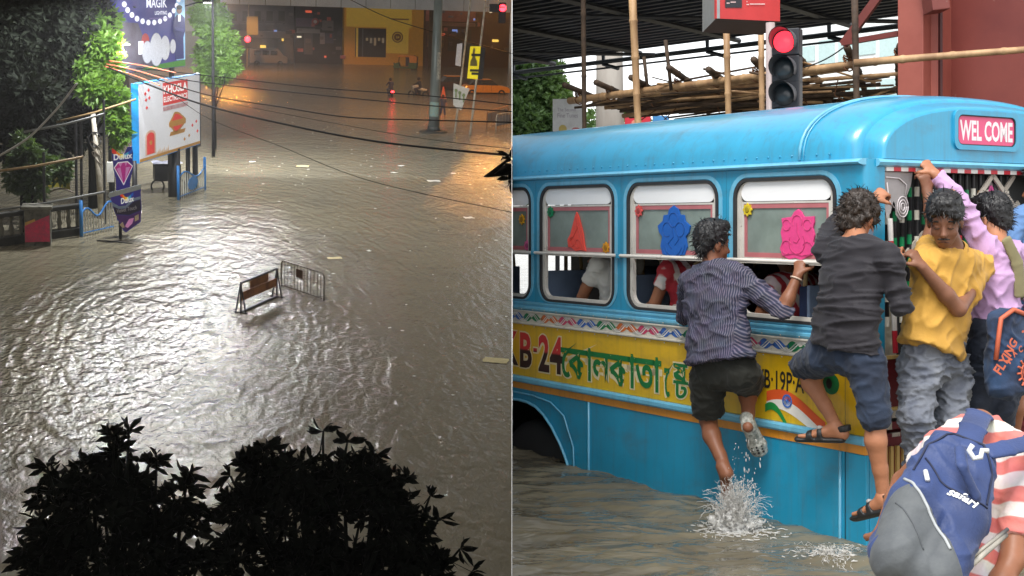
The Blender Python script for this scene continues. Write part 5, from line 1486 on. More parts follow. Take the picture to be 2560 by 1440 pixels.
# straps over the shoulders, top loop, buckle
def strap(pts, wd, name='shoulder_strap', m=m_bpblue, th=0.014):
    F = Field(pts, 0.08, 0.007)
    for i in range(len(pts) - 1): F.econe(pts[i], pts[i + 1], (wd, th), (wd, th), np.cross(unit(nv(pts[i + 1]) - nv(pts[i])), an + np.array([0, -0.2, 0.6])), 0.008)
    net_obj(name, F, m, t8, bc)
strap([Rp(2415, 1120, 4.36), Rp(2432, 1070, 4.46), Rp(2448, 1036, 4.62), Rp(2460, 1040, 4.80)], 0.045)
strap([Rp(2470, 1130, 4.36), Rp(2520, 1120, 4.40), Rp(2580, 1105, 4.48), Rp(2620, 1110, 4.55)], 0.034)
strap([Rp(2400, 1120, 4.28), Rp(2405, 1165, 4.20), Rp(2440, 1240, 4.22), Rp(2460, 1330, 4.28)], 0.020, 'compression_strap', th=0.012)
mb = MB(); q0 = Vector(nv(Rp(2432, 1135, 4.22)) - bc); mb.tube([q0 + Vector((0.0, 0, 0.03)), q0 + Vector((-0.012, 0, 0.012)), q0 + Vector((0, -0.01, -0.012)), q0 + Vector((0.022, -0.01, -0.008)), q0 + Vector((0.03, 0, 0.012)), q0 + Vector((0.05, 0, 0.010))], 0.009, 8); mb.build('buckle', mat('buckle_white', srgb(214, 218, 222), 0.35), t8, smooth=True)
mb = MB(); mb.tube([Vector(nv(Rp(2520, 1322, 4.25)) - bc), Vector(nv(Rp(2420, 1400, 4.18)) - bc)], 0.006, 6); mb.tube([Vector(nv(Rp(2515, 1335, 4.25)) - bc), Vector(nv(Rp(2385, 1450, 4.14)) - bc)], 0.010, 6)
mb.build('side_strap', mat('strap_pale', srgb(190, 184, 170), 0.6, col2=srgb(60, 60, 66), scale=6), t8, smooth=True)

# ---------------------------------------------------------------- passengers inside
def sitter(label, x, y, shirt, skin, hair=h_black, hstyle='short', tc=None, raise_hand=False, z0=0.0, face=(-1, 0, 0), pants=None, seed=1, hipside=0.0):
    W = lambda a, b, c: bus_pt(x + a, y + b, c + z0)
    sg = -1 if face[0] < 0 else 1
    fx = sg
    Jq = dict(head=W(0.02 * fx, 0, 1.645), neck=W(0.0, 0, 1.51), shL=W(0, -0.17 * -sg, 1.475), shR=W(0, 0.17 * -sg, 1.475), waist=W(-0.03 * fx, 0, 1.16), hem=W(-0.02 * fx, 0, 1.03), pelvis=W(0, 0, 1.0), hipL=W(0.02 * fx, -0.09 * -sg, 0.99), hipR=W(0.02 * fx, 0.09 * -sg, 0.99),
              knL=W(0.40 * fx, -0.11 * -sg, 1.0), knR=W(0.40 * fx, 0.11 * -sg, 1.0), anL=W(0.42 * fx, -0.11 * -sg, 0.58), anR=W(0.42 * fx, 0.11 * -sg, 0.58),
              elL=W(0.10 * fx, -0.21 * -sg, 1.22), elR=W(0.10 * fx, 0.21 * -sg, 1.22), wrL=W(0.30 * fx, -0.14 * -sg, 1.14), wrR=W(0.30 * fx, 0.14 * -sg, 1.14))
    fw = -BUS_B * fx
    if raise_hand:      # near hand at the face
        kx = 'L' if sg > 0 else 'R'
        kx = 'R' if (Jq['shR'] - CAM).length < (Jq['shL'] - CAM).length else 'L'
        Jq['el' + kx] = W(0.20 * fx, -0.17, 1.22); Jq['wr' + kx] = W(0.155 * fx, -0.10, 1.44)
        hd = {kx: ((-fw.x * .2, -fw.y * .2, 0.95), (-fw.x, -fw.y, 0.1), 0.7)}
    else: hd = {'L': ((fw.x, fw.y, -0.2), (0, 0, -1), 0.4), 'R': ((fw.x, fw.y, -0.2), (0, 0, -1), 0.4)}
    Jq['fwd'] = (fw.x, fw.y, 0)
    return figure(label, Jq, skin, shirt, pants or cloth_mat('inside_trousers', srgb(40, 42, 52)), hair, hstyle, hf=(fw.x, fw.y, -0.05), sleeveL=0.55, sleeveR=0.55, pant_end=1.9, h=0.0125, shirt_tc=tc, hands=hd, seed=seed)
sitter('passenger in a white shirt seated by the second window, hand raised to the face', -2.70, 0.34, cloth_mat('shirt_white', srgb(226, 224, 216), 0.06), sk_light, raise_hand=True, seed=31)
m_redst = stripe_mat('kurta_red', srgb(232, 216, 214), srgb(190, 52, 62), 2, 0.075, 0.45, 0.08)
def wtc(V): return np.stack([V[:, 0], V[:, 1], V[:, 0] * 0.6 + V[:, 1] * 0.8 + V[:, 2] * 0.3], 1)
sitter('long-haired passenger in a red and white striped top by the third window', -1.90, 0.34, m_redst, sk_mid, hair_mat('hair_auburn', (0.10, 0.045, 0.035)), 'long', tc=wtc, seed=33)
sitter('passenger in a red patterned shirt behind the fourth window', -0.92, 0.36, m_redst, sk_mid, tc=wtc, seed=36, z0=-0.08)
sitter('passenger in a cream shirt at the front edge of the fourth window', -0.34, 0.40, cloth_mat('shirt_cream', srgb(222, 214, 190), 0.1), sk_dark, seed=38, z0=-0.10)
sitter('passenger in a dark shirt on the far seats inside the bus', -2.35, 1.72, cloth_mat('shirt_dark', srgb(52, 40, 40)), sk_dark, seed=41)
sitter('passenger in a grey shirt on the far seats inside the bus', -1.35, 1.72, cloth_mat('shirt_grey', srgb(84, 84, 92)), sk_mid, seed=43)

# ---------------------------------------------------------------- splash under the bare foot, drips
def drop_mat():
    m = bpy.data.materials.new('splash_water'); m.use_nodes = True
    b = m.node_tree.nodes['Principled BSDF']; b.inputs['Base Color'].default_value = (0.80, 0.78, 0.74, 1); b.inputs['Roughness'].default_value = 0.08; b.inputs['Alpha'].default_value = 0.7; b.inputs['Specular IOR Level'].default_value = 0.7
    return m
m_drop = drop_mat()
m_mist = drop_mat(); m_mist.name = 'splash_mist'
_nt = m_mist.node_tree; _b = _nt.nodes['Principled BSDF']; _b.inputs['Roughness'].default_value = .3; _b.inputs['Base Color'].default_value = (.82, .81, .78, 1)
_tc = _nt.nodes.new('ShaderNodeTexCoord'); _nz = _nt.nodes.new('ShaderNodeTexNoise'); _nz.inputs['Scale'].default_value = 45; _nz.inputs['Detail'].default_value = 4; _mr = _nt.nodes.new('ShaderNodeMapRange'); _mr.inputs['From Min'].default_value = .36; _mr.inputs['From Max'].default_value = .56; _mr.inputs['To Min'].default_value = .05; _mr.inputs['To Max'].default_value = .75
_nt.links.new(_tc.outputs['Object'], _nz.inputs['Vector']); _nt.links.new(_nz.outputs['Fac'], _mr.inputs['Value']); _nt.links.new(_mr.outputs[0], _b.inputs['Alpha'])
def splash(label, c, R, H, n, seed, el0=0.55):
    rr = random.Random(seed)
    t = thing('splash', label, 'splash', c)
    mb = MB()
    for _ in range(n):          # jets thrown up and outwards: thin threads of water breaking into beads
        a = rr.uniform(0, 2 * math.pi); el = rr.uniform(el0, 1.5); v = rr.uniform(0.25, 1.0) ** 0.8
        t0 = rr.uniform(0.0, 0.75); t1_ = t0 + rr.uniform(0.05, 0.30)
        pts = []
        for q in range(5):
            tt = t0 + (t1_ - t0) * q / 4
            p = Vector((math.cos(a) * math.cos(el) * R * v * tt * 2.2, math.sin(a) * math.cos(el) * R * v * tt * 2.2, H * v * (math.sin(el) * tt * 2.4 - 1.35 * tt * tt)))
            p += Vector((rr.gauss(0, .006), rr.gauss(0, .006), rr.gauss(0, .006)))
            if p.z < -0.015: p.z = -0.015
            pts.append(p)
        r = rr.uniform(0.0006, 0.0020)
        mb.tube(pts, [r * .25, r * .8, r, r * .9, r * .25], 4, caps=False)
    mb.build('splash_sheet', m_drop, t, smooth=True, fix=False)['kind'] = 'stuff'
    if H > .1:
        c0 = nv(c); F = Field([c0 + np.array([0, 0, H * .4])], R * 1.25, .009)
        for k in range(46):
            a = rr.uniform(0, 6.283); el = rr.uniform(.25, 1.45); ln = R * rr.uniform(.35, 1.05); d = np.array([math.cos(a) * math.cos(el), math.sin(a) * math.cos(el), math.sin(el) * .95]); F.cone(c0 - np.array([0, 0, .03]), c0 + d * ln, .042, .007, .02)
        net_obj('splash_core', F, m_mist, t, c0, lambda p: .020 * noise.noise(p * 26) + .014 * noise.noise(p * 60))['kind'] = 'stuff'
    mb = MB()
    for _ in range(int(n * 0.35)):
        a = rr.uniform(0, 2 * math.pi); q = abs(rr.gauss(0.5, .38)); z = abs(rr.gauss(0.35, .4)) * H * max(0.1, 1.2 - q)
        r = rr.uniform(0.0012, 0.0036)
        mb.ell((R * q * math.cos(a), R * q * math.sin(a), z), (r, r, r * rr.uniform(1, 2.2)), 6, 4)
    mb.build('droplets', m_drop, t, smooth=True, fix=False)['kind'] = 'stuff'
    mb = MB()                   # torn lace of foam on the water
    for _ in range(int(n * 0.12)):
        a = rr.uniform(0, 2 * math.pi); q = 0.3 + abs(rr.gauss(0.4, .35)); p = Vector((R * q * math.cos(a), R * q * math.sin(a), 0.012)); d = rr.uniform(0, 6.28); pts = []
        for k in range(5): pts.append(p.copy()); d += rr.gauss(0, .7); p += Vector((math.cos(d), math.sin(d), 0)) * rr.uniform(.006, .016)
        mb.tube(pts, [.001, .003, .0035, .003, .001], 4, caps=False)
    mb.build('foam', m_drop, t, smooth=True, fix=False)['kind'] = 'stuff'
    return t
sp = Rg(1832, 1310); sp = Rg(1838, 1330); splash('white splash of water kicked up under the bare foot', (sp.x, sp.y, 0.0), 0.20, 0.31, 1700, 4, 0.75)
sp = Rg(2075, 1388); splash('low foam where the water laps the bus corner', (sp.x, sp.y, 0.0), 0.20, 0.04, 240, 6, 0.2)
rr = random.Random(3)
mb = MB(); td = thing('water_drips', 'drips of water falling from the mottled clog', 'drips', PB(1870, 1130, -0.18))
od = PB(1870, 1130, -0.18)
for _ in range(40):
    p = PB(rr.gauss(1872, 14), rr.uniform(1095, 1235), -0.18 + rr.gauss(0, .02)) - od; r = rr.uniform(0.0018, 0.004); mb.ell(p, (r, r, r * rr.uniform(1.5, 5)), 6, 4)
mb.build('drip', m_drop, td, smooth=True)['kind'] = 'stuff'
# ================================================================ behind the bus
FRAME[0] = MR
m_bamb = mat('bamboo', srgb(196, 160, 118), 0.6, col2=srgb(150, 116, 84), scale=5, bump=0.2, bscale=20, stretch=(1, 1, 0.3)); m_bamb_d = mat('bamboo_weathered', srgb(92, 74, 58), 0.8, col2=srgb(58, 46, 38), scale=5, bump=0.2, bscale=20)
m_maroon_s = mat('steel_maroon', srgb(126, 62, 54), 0.55, col2=srgb(108, 50, 46), scale=1.2, bump=0.05, bscale=8, wear=((0.30, 0.20, 0.16), 0.25, 12)); m_maroon_l = mat('steel_maroon_light', srgb(160, 88, 76), 0.55, col2=srgb(140, 72, 62), scale=1.5, wear=((0.30, 0.20, 0.16), 0.25, 12))
def bamboo_geo(a, b, r, seed=0, n=8):
    a, b = Vector(a), Vector(b); rr = random.Random(seed)
    L_ = (b - a).length; k = max(2, int(L_ / 0.42)); pts = []; rs = []
    x, y, d = basis(b - a); bow = rr.uniform(-0.012, 0.012) * L_
    for i in range(k + 1):
        t = i / k; p = a.lerp(b, t) + x * bow * math.sin(math.pi * t) + y * rr.gauss(0, 0.002 * L_ / k)
        rad = r * (1.08 - 0.22 * t)
        if 0 < i < k:
            pts += [p - d * 0.03, p - d * 0.008, p + d * 0.008, p + d * 0.03]; rs += [rad, rad * 1.16, rad * 1.16, rad]
        else: pts.append(p); rs.append(rad)
    return MB().tube(pts, rs, n)
def bamboo(label, a, b, r, m=None, seed=0, group='scaffold bamboo poles', name='bamboo_pole'):
    o = bamboo_geo(a, b, r, seed).build(name, m or m_bamb, None, smooth=True)
    return tag(o, label, 'bamboo pole', group)
# --- overhead walkway seen from below
A, B = Rp(1281.5, 152, 31.0), Rp(2260, 6, 23.5); A.z = B.z = 5.55
e = (B - A); e.z = 0; e.normalize(); e2 = Vector((e.y, -e.x, 0)); e2 = e2 if e2.y < 0 else -e2     # towards the camera
brg = thing('footbridge', 'dark steel footbridge deck with ribbed underside over the road', 'footbridge', (0, 0, 0))
m_deck = mat('deck_steel', srgb(76, 80, 90), 0.6, col2=srgb(60, 63, 72), scale=1.0)
def slab(a, dl, w0, w1, z0, z1, mb):
    q = [a + e2 * w0, a + e * dl + e2 * w0, a + e * dl + e2 * w1, a + e2 * w1]
    mb.add([(p.x, p.y, z0) for p in q] + [(p.x, p.y, z1) for p in q], [(0, 1, 2, 3), (4, 5, 6, 7), (0, 1, 5, 4), (1, 2, 6, 5), (2, 3, 7, 6), (3, 0, 4, 7)])
def clip_x(o, x0=0.006):
    bm = bmesh.new(); bm.from_mesh(o.data); inv = o.matrix_world.inverted() if o.parent is None else o.parent.matrix_world.inverted()
    bmesh.ops.bisect_plane(bm, geom=bm.verts[:] + bm.edges[:] + bm.faces[:], plane_co=inv @ Vector((x0, 0, 0)), plane_no=inv.to_3x3() @ Vector((1, 0, 0)), clear_inner=True)
    bm.to_mesh(o.data); bm.free(); return o
A0 = A - e * 10
mb = MB(); slab(A0, 32, 0, 7.6, 5.55, 5.85, mb); clip_x(mb.build('deck', m_deck, brg))
for i in range(26):
    mb = MB(); slab(A0, 32, 0.15 + i * 0.29, 0.25 + i * 0.29, 5.43, 5.549, mb); clip_x(mb.build('rib', m_deck, brg))
for i in range(12):
    a = A0 + e * (i * 2.6 + 1)
    mb = MB(); mb.tube([(a.x, a.y, 5.37), (a.x + e2.x * 7.4 + e.x * 1.3, a.y + e2.y * 7.4 + e.y * 1.3, 5.37)], 0.055, 5); clip_x(mb.build('cross_beam', mat('beam_grey', srgb(96, 98, 104), 0.5), brg))
for i in range(5):
    a = A0 + e * (i * 6.2 + 2)
    mb = MB(); mb.tube([(a.x, a.y, 5.30), (a.x + e2.x * 7.4 - e.x * 5.5, a.y + e2.y * 7.4 - e.y * 5.5, 5.30)], 0.04, 5); clip_x(mb.build('diagonal_brace', mat('beam_grey', srgb(96, 98, 104), 0.5), brg))
m_pipe = mat('pipe_dark', srgb(52, 60, 66), 0.5)
for k, (dz, r) in enumerate(((-0.12, 0.05), (-0.26, 0.022))):
    mb = MB(); a = A0 - e2 * 0.12; b = A0 + e * 32 - e2 * 0.12; mb.cyl((a.x, a.y, 5.42 + dz), (b.x, b.y, 5.42 + dz), r, n=8); clip_x(mb.build('service_pipe', m_pipe, brg, smooth=True))
for i in range(11):
    a = A0 + e * (1.2 + i * 2.9) - e2 * 0.12
    mb = MB(); mb.tube([(a.x, a.y, 5.54), (a.x, a.y, 5.25), (a.x + e.x * 0.45, a.y + e.y * 0.45, 5.12)], 0.045, 5); clip_x(mb.build('pipe_bracket', m_pipe, brg))
mb = MB(); slab(A0, 32, 7.6, 7.75, 5.50, 6.4, mb); clip_x(mb.build('edge_fascia', mat('fascia_yellow', srgb(176, 170, 70), 0.7, col2=srgb(120, 122, 70), scale=2), brg))
# --- maroon box column with bracket
def colbox(u0, u1, dep0, dep1, m, name, parent, v_top=-260, z1=9.0):
    a, b = Rp(u0, 300, dep0), Rp(u1, 300, dep1); d = b - a; d.z = 0; nrm = Vector((-d.y, d.x, 0)).normalized() * 0.35
    mb = MB(); q = [a, b, b + nrm, a + nrm]
    mb.add([(p.x, p.y, -0.5) for p in q] + [(p.x, p.y, z1) for p in q], [(0, 1, 2, 3), (4, 5, 6, 7), (0, 1, 5, 4), (1, 2, 6, 5), (2, 3, 7, 6), (3, 0, 4, 7)])
    return mb.build(name, m, parent, bevel=0.01)
colm = thing('steel_column', 'massive maroon riveted steel column rising behind the bus end', 'column', (0, 0, 0))
colbox(2244, 2308, 13.2, 13.0, m_maroon_l, 'flange', colm); colbox(2309, 2351, 13.15, 13.05, m_maroon_l, 'flange', colm); colbox(2352, 2760, 13.4, 12.2, m_maroon_s, 'web', colm)
mb = MB(); a = Rp(2352, 300, 13.02); mb.bbox((a.x - 0.012, a.y - 0.02, -0.4), (a.x + 0.012, a.y + 0.2, 9.0)); mb.build('flange_edge', mat('steel_maroon_dark', srgb(70, 28, 28), 0.6), colm)
p = Rp(2313, 10, 12.85); mb = MB(); mb.box((p.x + 0.02, p.y - 0.12, p.z + 0.35), (0.17, 0.30, 0.9), Matrix.Rotation(-0.12, 3, 'Y')); mb.build('bracket', m_maroon_s, colm, bevel=0.01)
mb = MB()
rr = random.Random(9)
for (u, v) in ((2385, 170), (2378, 195), (2520, 30), (2392, 215), (2440, 90), (2500, 230)):
    p = Rp(u, v, 12.9); mb.ell((p.x, p.y - 0.02, p.z), (0.018, 0.012, 0.018), 8, 5)
# --- maroon braces
brc = thing('steel_brace', 'maroon steel bracing triangle left of the column', 'brace', (0, 0, 0))
for (a, b, r) in ((Rp(2205, -20, 13.6), Rp(2108, 112, 13.9), (0.09, 0.05)), (Rp(2106, 108, 13.9), Rp(2246, 84, 13.4), (0.055, 0.05))):
    d = b - a; R_ = d.to_track_quat('X', 'Z').to_matrix(); mb = MB(); mb.box((a + b) / 2, (d.length, r[1], r[0]), R_); mb.build('brace_bar', m_maroon_s, brc)
# --- bamboo platform and poles
ZP = 3.63
pf = thing('bamboo_platform', 'rough scaffold platform of weathered bamboo lashed with rope', 'scaffold', (0, 0, 0))
NR, NL_, FR, FL = Rp(2262, 146, 14.9), Rp(1424, 252, 20.15), Rp(2262, 250, 20.0), Rp(1560, 262, 21.2)
for q in (NR, NL_, FR, FL): q.z = ZP
rr = random.Random(12)
for i in range(58):
    t = (i + rr.random()) / 58
    a, b = NL_.lerp(FL, t), NR.lerp(FR, t)
    l0, l1 = rr.uniform(-0.03, 0.4), rr.uniform(0.6, 1.0)
    p, q = a.lerp(b, l0), a.lerp(b, l1)
    p.z += rr.gauss(-0.05, 0.09) ; q.z += rr.gauss(-0.05, 0.09); p.y += rr.gauss(0, .2)
    bamboo_geo(p, q, rr.uniform(0.014, 0.034), i, 6).build('platform_pole', m_bamb_d if rr.random() < 0.62 else m_bamb, pf, smooth=True)
for i in range(22):      # loose pieces stuck through at all angles
    t = rr.uniform(.1, .98); c = NL_.lerp(NR, t).lerp(FL.lerp(FR, t), rr.uniform(0, .9)); a = rr.uniform(-.5, .5); d = Vector((math.cos(a) * rr.choice((-1, 1)), rr.uniform(-.8, .8), rr.uniform(-.25, .3))).normalized() * rr.uniform(.35, .9)
    bamboo_geo(c - d + Vector((0, 0, rr.uniform(-.3, .05))), c + d, rr.uniform(.010, .022), 90 + i, 5).build('loose_pole', m_bamb_d if i % 2 else m_bamb, pf, smooth=True)
for i in range(9):
    t = 0.04 + i / 8 * 0.95
    a, b = NL_.lerp(NR, t), FL.lerp(FR, t)
    d = (a - b).normalized(); a = a + d * rr.uniform(0.25, 0.5); a.z = ZP + rr.uniform(0.10, 0.22); b.z = ZP - 0.12
    bamboo_geo(a, b, 0.042, 60 + i, 8).build('cross_pole', m_bamb_d, pf, smooth=True)
    c = NL_.lerp(NR, t)
    for s in range(3):
        mb = MB(); mb.tube([(c.x + 0.07 * math.cos(k * .7854 + s), c.y + 0.07 * math.sin(k * .7854 + s) * .4, c.z + 0.075 * math.sin(k * .7854) + s * 0.02) for k in range(9)], 0.010, 5); mb.build('rope_lashing', mat('rope', srgb(120, 82, 56), 0.9), pf, smooth=True)
for i in range(7):
    t = rr.uniform(.25, .98); a = NL_.lerp(NR, t); b = FL.lerp(FR, t - .1)
    mb = MB(); q0 = a.lerp(b, rr.uniform(.2, .6)); mb.tube([q0, q0 + Vector((rr.gauss(0, .1), 0, -0.2)), q0 + Vector((rr.gauss(0, .15), 0, -0.36))], 0.008, 4); mb.build('loose_rope', mat('rope', srgb(120, 82, 56), 0.9), pf, smooth=True)
bamboo_geo(NL_ - (NR - NL_) * 0.0, NR, 0.05, 3, 10).build('edge_pole', m_bamb, pf, smooth=True)
bamboo('pale horizontal bamboo tied across the maroon column', Rp(2135, 158, 12.6), Rp(2640, 118, 12.0), 0.034, None, 4)
bamboo('tall pale bamboo upright nearest the white hoarding', Rp(1580, -40, 17.5), Rp(1600, 420, 17.5), 0.05, None, 5)
bamboo('thin bamboo upright left of the grey concrete pillar', Rp(1458, -40, 19.0), Rp(1462, 420, 19.0), 0.035, m_bamb_d, 6)
bamboo('bamboo upright under the left end of the red sign', Rp(1815, 50, 16.5), Rp(1824, 420, 16.5), 0.04, None, 7)
bamboo('bamboo upright beside the traffic signal pole', Rp(1902, 52, 16.0), Rp(1906, 420, 16.0), 0.035, None, 8)
bamboo('thin bamboo upright in front of the maroon brace', Rp(2136, -40, 13.2), Rp(2144, 420, 13.2), 0.033, m_bamb_d, 9)
bamboo('slim leaning bamboo rising from the platform middle', Rp(1664, 100, 18.0), Rp(1678, 226, 18.0), 0.026, m_bamb_d, 10)
bamboo('short forked bamboo stub standing on the platform', Rp(1610, 142, 18.6), Rp(1620, 232, 18.6), 0.025, m_bamb_d, 11)
# --- traffic signal with red lamp lit
ts = thing('traffic_signal', 'three-lamp traffic signal with its red lamp lit above the bus roof', 'traffic signal', Rp(1926, 900, 13.0))
o_ = nv(Rp(1926, 900, 13.0)); LV = lambda u, v, y: Vector(nv(Rp(u, v, y)) - o_)
mb = MB(); mb.cyl(LV(1926, 57, 13.0), LV(1928, 1000, 13.0), 0.045, n=12); mb.build('pole', mat('signal_pole', srgb(176, 160, 158), 0.5), ts, smooth=True)
m_sig = mat('signal_black', srgb(44, 46, 52), 0.5); m_hood = mat('signal_hood', srgb(112, 116, 120), 0.5, col2=srgb(90, 92, 98))
fwd = Vector((-0.42, -0.9, 0)).normalized()
for i, (v, lit) in enumerate(((105, True), (173, False), (238, False), (303, False))):
    c = LV(1962, v, 12.9)
    hb = MB(); hb.box(c - fwd * 0.06 + Vector((0.01, 0, 0)), (0.27, 0.16, 0.262), Matrix.Rotation(math.atan2(-fwd.x, fwd.y) + math.pi, 3, 'Z')); hs = hb.build('lamp_housing', m_sig, ts, bevel=0.012)
    x_, y_, d_ = basis(fwd)
    mb = MB(); mb.lathe([(0.0, 0.035), (0.06, 0.03), (0.098, 0.012), (0.105, 0.0)], c + fwd * 0.025, fwd, 24)
    mb.build('lens', mat('lens_red', srgb(230, 30, 40), 0.3, emit=(1.0, 0.03, 0.05), estr=1.3) if lit else mat('lens_off', srgb(70, 72, 74), 0.25), hs, smooth=True)
    # open hood over the lens
    mb = MB(); n = 18
    def hood(a, t, R_=0.124):
        ang = math.radians(-30 + 240 * a); up_ = Vector((0, 0, 1)); rt = fwd.cross(up_)
        ln = 0.22 * (0.35 + 0.65 * math.sin(math.pi * a)) * t
        return tuple(c + fwd * (0.02 + ln) + (rt * math.cos(ang) + up_ * math.sin(ang)) * R_)
    mb.grid(lambda a, t: hood(a, t), n, 4); mb.grid(lambda a, t: hood(a, t, 0.118), n, 4)
    mb.build('hood', m_hood if i else m_hood, hs, smooth=True)
# --- red sign box
rs = thing('sign_box', 'red box sign with grey side hanging under the footbridge', 'sign', (0, 0, 0))
def fr(u, v, d): return Vector(nv(Rp(u, v, d)))
d0, d1, d2 = 14.2, 13.6, 13.0     # rear left, corner, right
q = [fr(1790, -60, d1), fr(1950, -60, d2 + 0.8), fr(1950, 56, d2 + 0.8), fr(1790, 40, d1)]
zt, zb = q[0].z, fr(1790, 42, d1).z; zb2 = fr(1950, 54, d2 + .8).z
P1_, P2_, P0_ = fr(1790, 0, d1), fr(1950, 0, d2 + 0.8), fr(1756, 0, d1 + 1.0)
def quad3(a, b, za, zbot, m, name, th=0.04):
    mb = MB(); dirv = (b - a); dirv.z = 0; nn = Vector((-dirv.y, dirv.x, 0)).normalized() * th
    v = [(a.x, a.y, zbot), (b.x, b.y, zbot), (b.x, b.y, za), (a.x, a.y, za)]
    v2 = [(p[0] + nn.x, p[1] + nn.y, p[2]) for p in v]
    mb.add(v + v2, [(0, 1, 2, 3), (4, 5, 6, 7), (0, 1, 5, 4), (1, 2, 6, 5), (2, 3, 7, 6), (3, 0, 4, 7)]); return mb.build(name, m, rs)
zb = fr(1790, 46, d1).z
quad3(P1_, P2_, zb + 1.2, zb, mat('sign_red', srgb(204, 58, 58), 0.45, var=0.1), 'sign_face')
quad3(P0_, P1_ - (P1_ - P0_).normalized() * 0.003, zb + 1.2, zb - 0.0, mat('sign_grey', srgb(150, 152, 152), 0.5), 'sign_side')
mb = MB(); mb.add([(p.x, p.y, zb - 0.001) for p in (P0_, P1_, P2_, P2_ + (P0_ - P1_))], [(0, 1, 2, 3)]); mb.build('sign_bottom', mat('sign_dark', srgb(60, 20, 22), 0.6), rs, fix=False)
dx = (P2_ - P1_).normalized(); nf = Vector((dx.y, -dx.x, 0)); nf = nf if nf.y < 0 else -nf
def on_face(a, z): return P1_ + dx * a + nf * 0.006 + Vector((0, 0, zb + z - P1_.z))
mb = MB(); mb.add([on_face(0.10, 0.11), on_face(0.29, 0.11), on_face(0.29, 0.5), on_face(0.10, 0.5)], [(0, 1, 2, 3)]); mb.build('sign_panel', mat('sign_panel', srgb(44, 44, 50), 0.4), rs, fix=False)
mb = MB()
for (a, b, z) in ((0.115, 0.15, 0.15), (0.16, 0.22, 0.16), (0.15, 0.21, 0.19), (0.11, 0.26, 0.215), (0.34, 0.37, 0.135), (0.38, 0.55, 0.14), (0.34, 0.35, 0.165)):
    mb.add([on_face(a, z) + nf * .003, on_face(b, z) + nf * .003, on_face(b, z + 0.012) + nf * .003, on_face(a, z + 0.012) + nf * .003], [(0, 1, 2, 3)])
mb.build('sign_marking', mat('sign_mark', srgb(226, 190, 186), 0.5), rs, fix=False)
# --- concrete pillar, hoardings, building
p = Rp(1527, 555, 34.0); pl = MB(); pl.cyl((p.x, p.y, -0.5), (p.x - 0.05, p.y, 9.5), 0.42, 0.30, n=16); tag(pl.build('concrete_pillar', mat('concrete_grey', srgb(172, 166, 158), 0.85, col2=srgb(150, 142, 134), scale=2, stretch=(1, 1, .2)), None, smooth=True), 'grey concrete pillar standing behind the bamboo platform', 'pillar')
def hoarding(name, label, u0, u1, v0, v1, d, m, extra=None):
    a, b = Rp(u0, v1, d), Rp(u1, v0, d); t = thing(name, label, 'hoarding', ((a.x + b.x) / 2, d, 0))
    w_, hh = (b.x - a.x), (b.z - a.z); zc = (a.z + b.z) / 2
    mb = MB(); mb.box((0, 0, zc), (w_, 0.12, hh)); mb.build('board', m, t)
    mb = MB(); mb.box((-w_ * .35, 0.15, (a.z - 0.5) / 2), (0.1, 0.1, a.z + 0.5)); mb.build('post', m_dark, t); mb = MB(); mb.box((w_ * .35, 0.15, (a.z - 0.5) / 2), (0.1, 0.1, a.z + 0.5)); mb.build('post', m_dark, t)
    return t, w_, hh, zc
t, w_, hh, zc = hoarding('hoarding', 'white hoarding with faint grey lettering beside the tree', 1382, 1464, 248, 345, 30, mat('hoarding_white', srgb(226, 228, 230), 0.6))
m_ink = mat('ink_violet', srgb(176, 170, 184), 0.6)
mb = MB(); add_text(mb, 'The Second', (-w_ * .36, -0.062, zc + hh * .18), (1, 0, 0), (0, 0, 1), w_ * .55, 0.08); add_text(mb, 'Fine Tunes', (-w_ * .36, -0.062, zc + hh * .02), (1, 0, 0), (0, 0, 1), w_ * .62, 0.1); mb.build('lettering', m_ink, t, fix=False)
mb = MB(); mb.prism(circ(-w_ * .2, zc - hh * .28, .09, .1), (0, -0.066, 0), (1, 0, 0), (0, 0, 1), (0, .004, 0)); mb.build('picture', mat('pic_yellow', srgb(216, 196, 120), 0.6), t)
mb = MB(); mb.prism(circ(w_ * .2, zc - hh * .3, .1, .06), (0, -0.066, 0), (1, 0, 0), (0, 0, 1), (0, .004, 0)); mb.build('picture', mat('pic_red', srgb(206, 130, 130), 0.6), t)
t, w_, hh, zc = hoarding('hoarding', 'red advertising board just above the bus roof', 1562, 1626, 286, 345, 31, mat('hoarding_red', srgb(216, 52, 70), 0.6))
mb = MB(); mb.prism(circ(-w_ * .05, zc + .08, .12, .07), (0, -0.066, 0), (1, 0, 0), (0, 0, 1), (0, .004, 0)); mb.build('picture', mat('pic_salmon', srgb(226, 150, 130), 0.6), t)
t, w_, hh, zc = hoarding('hoarding', 'blue advertising board right of the red board', 1632, 1672, 290, 345, 32, mat('hoarding_blue', srgb(70, 140, 200), 0.6))
bd = thing('building', 'pale white office block far behind the maroon brace', 'building', (0, 0, 0))
a, b = Rp(1985, 300, 70), Rp(2420, 300, 62); nn = Vector((0.1, 0.99, 0)) * 12
m_bw = mat('render_white', srgb(232, 236, 236), 0.8, var=0.04); m_bgl = mat('pale_glass', srgb(190, 214, 214), 0.3, var=0.1)  # white building, distance haze put into the wall and glass colours
mb = MB(); q = [a, b, b + nn, a + nn]; mb.add([(p.x, p.y, -.5) for p in q] + [(p.x, p.y, 12.3) for p in q], [(0, 1, 2, 3), (4, 5, 6, 7), (0, 1, 5, 4), (1, 2, 6, 5), (2, 3, 7, 6), (3, 0, 4, 7)]); mb.build('wall', m_bw, bd)
dv = (b - a); dv.z = 0; L_b = dv.length; dv.normalize(); nb = Vector((dv.y, -dv.x, 0))
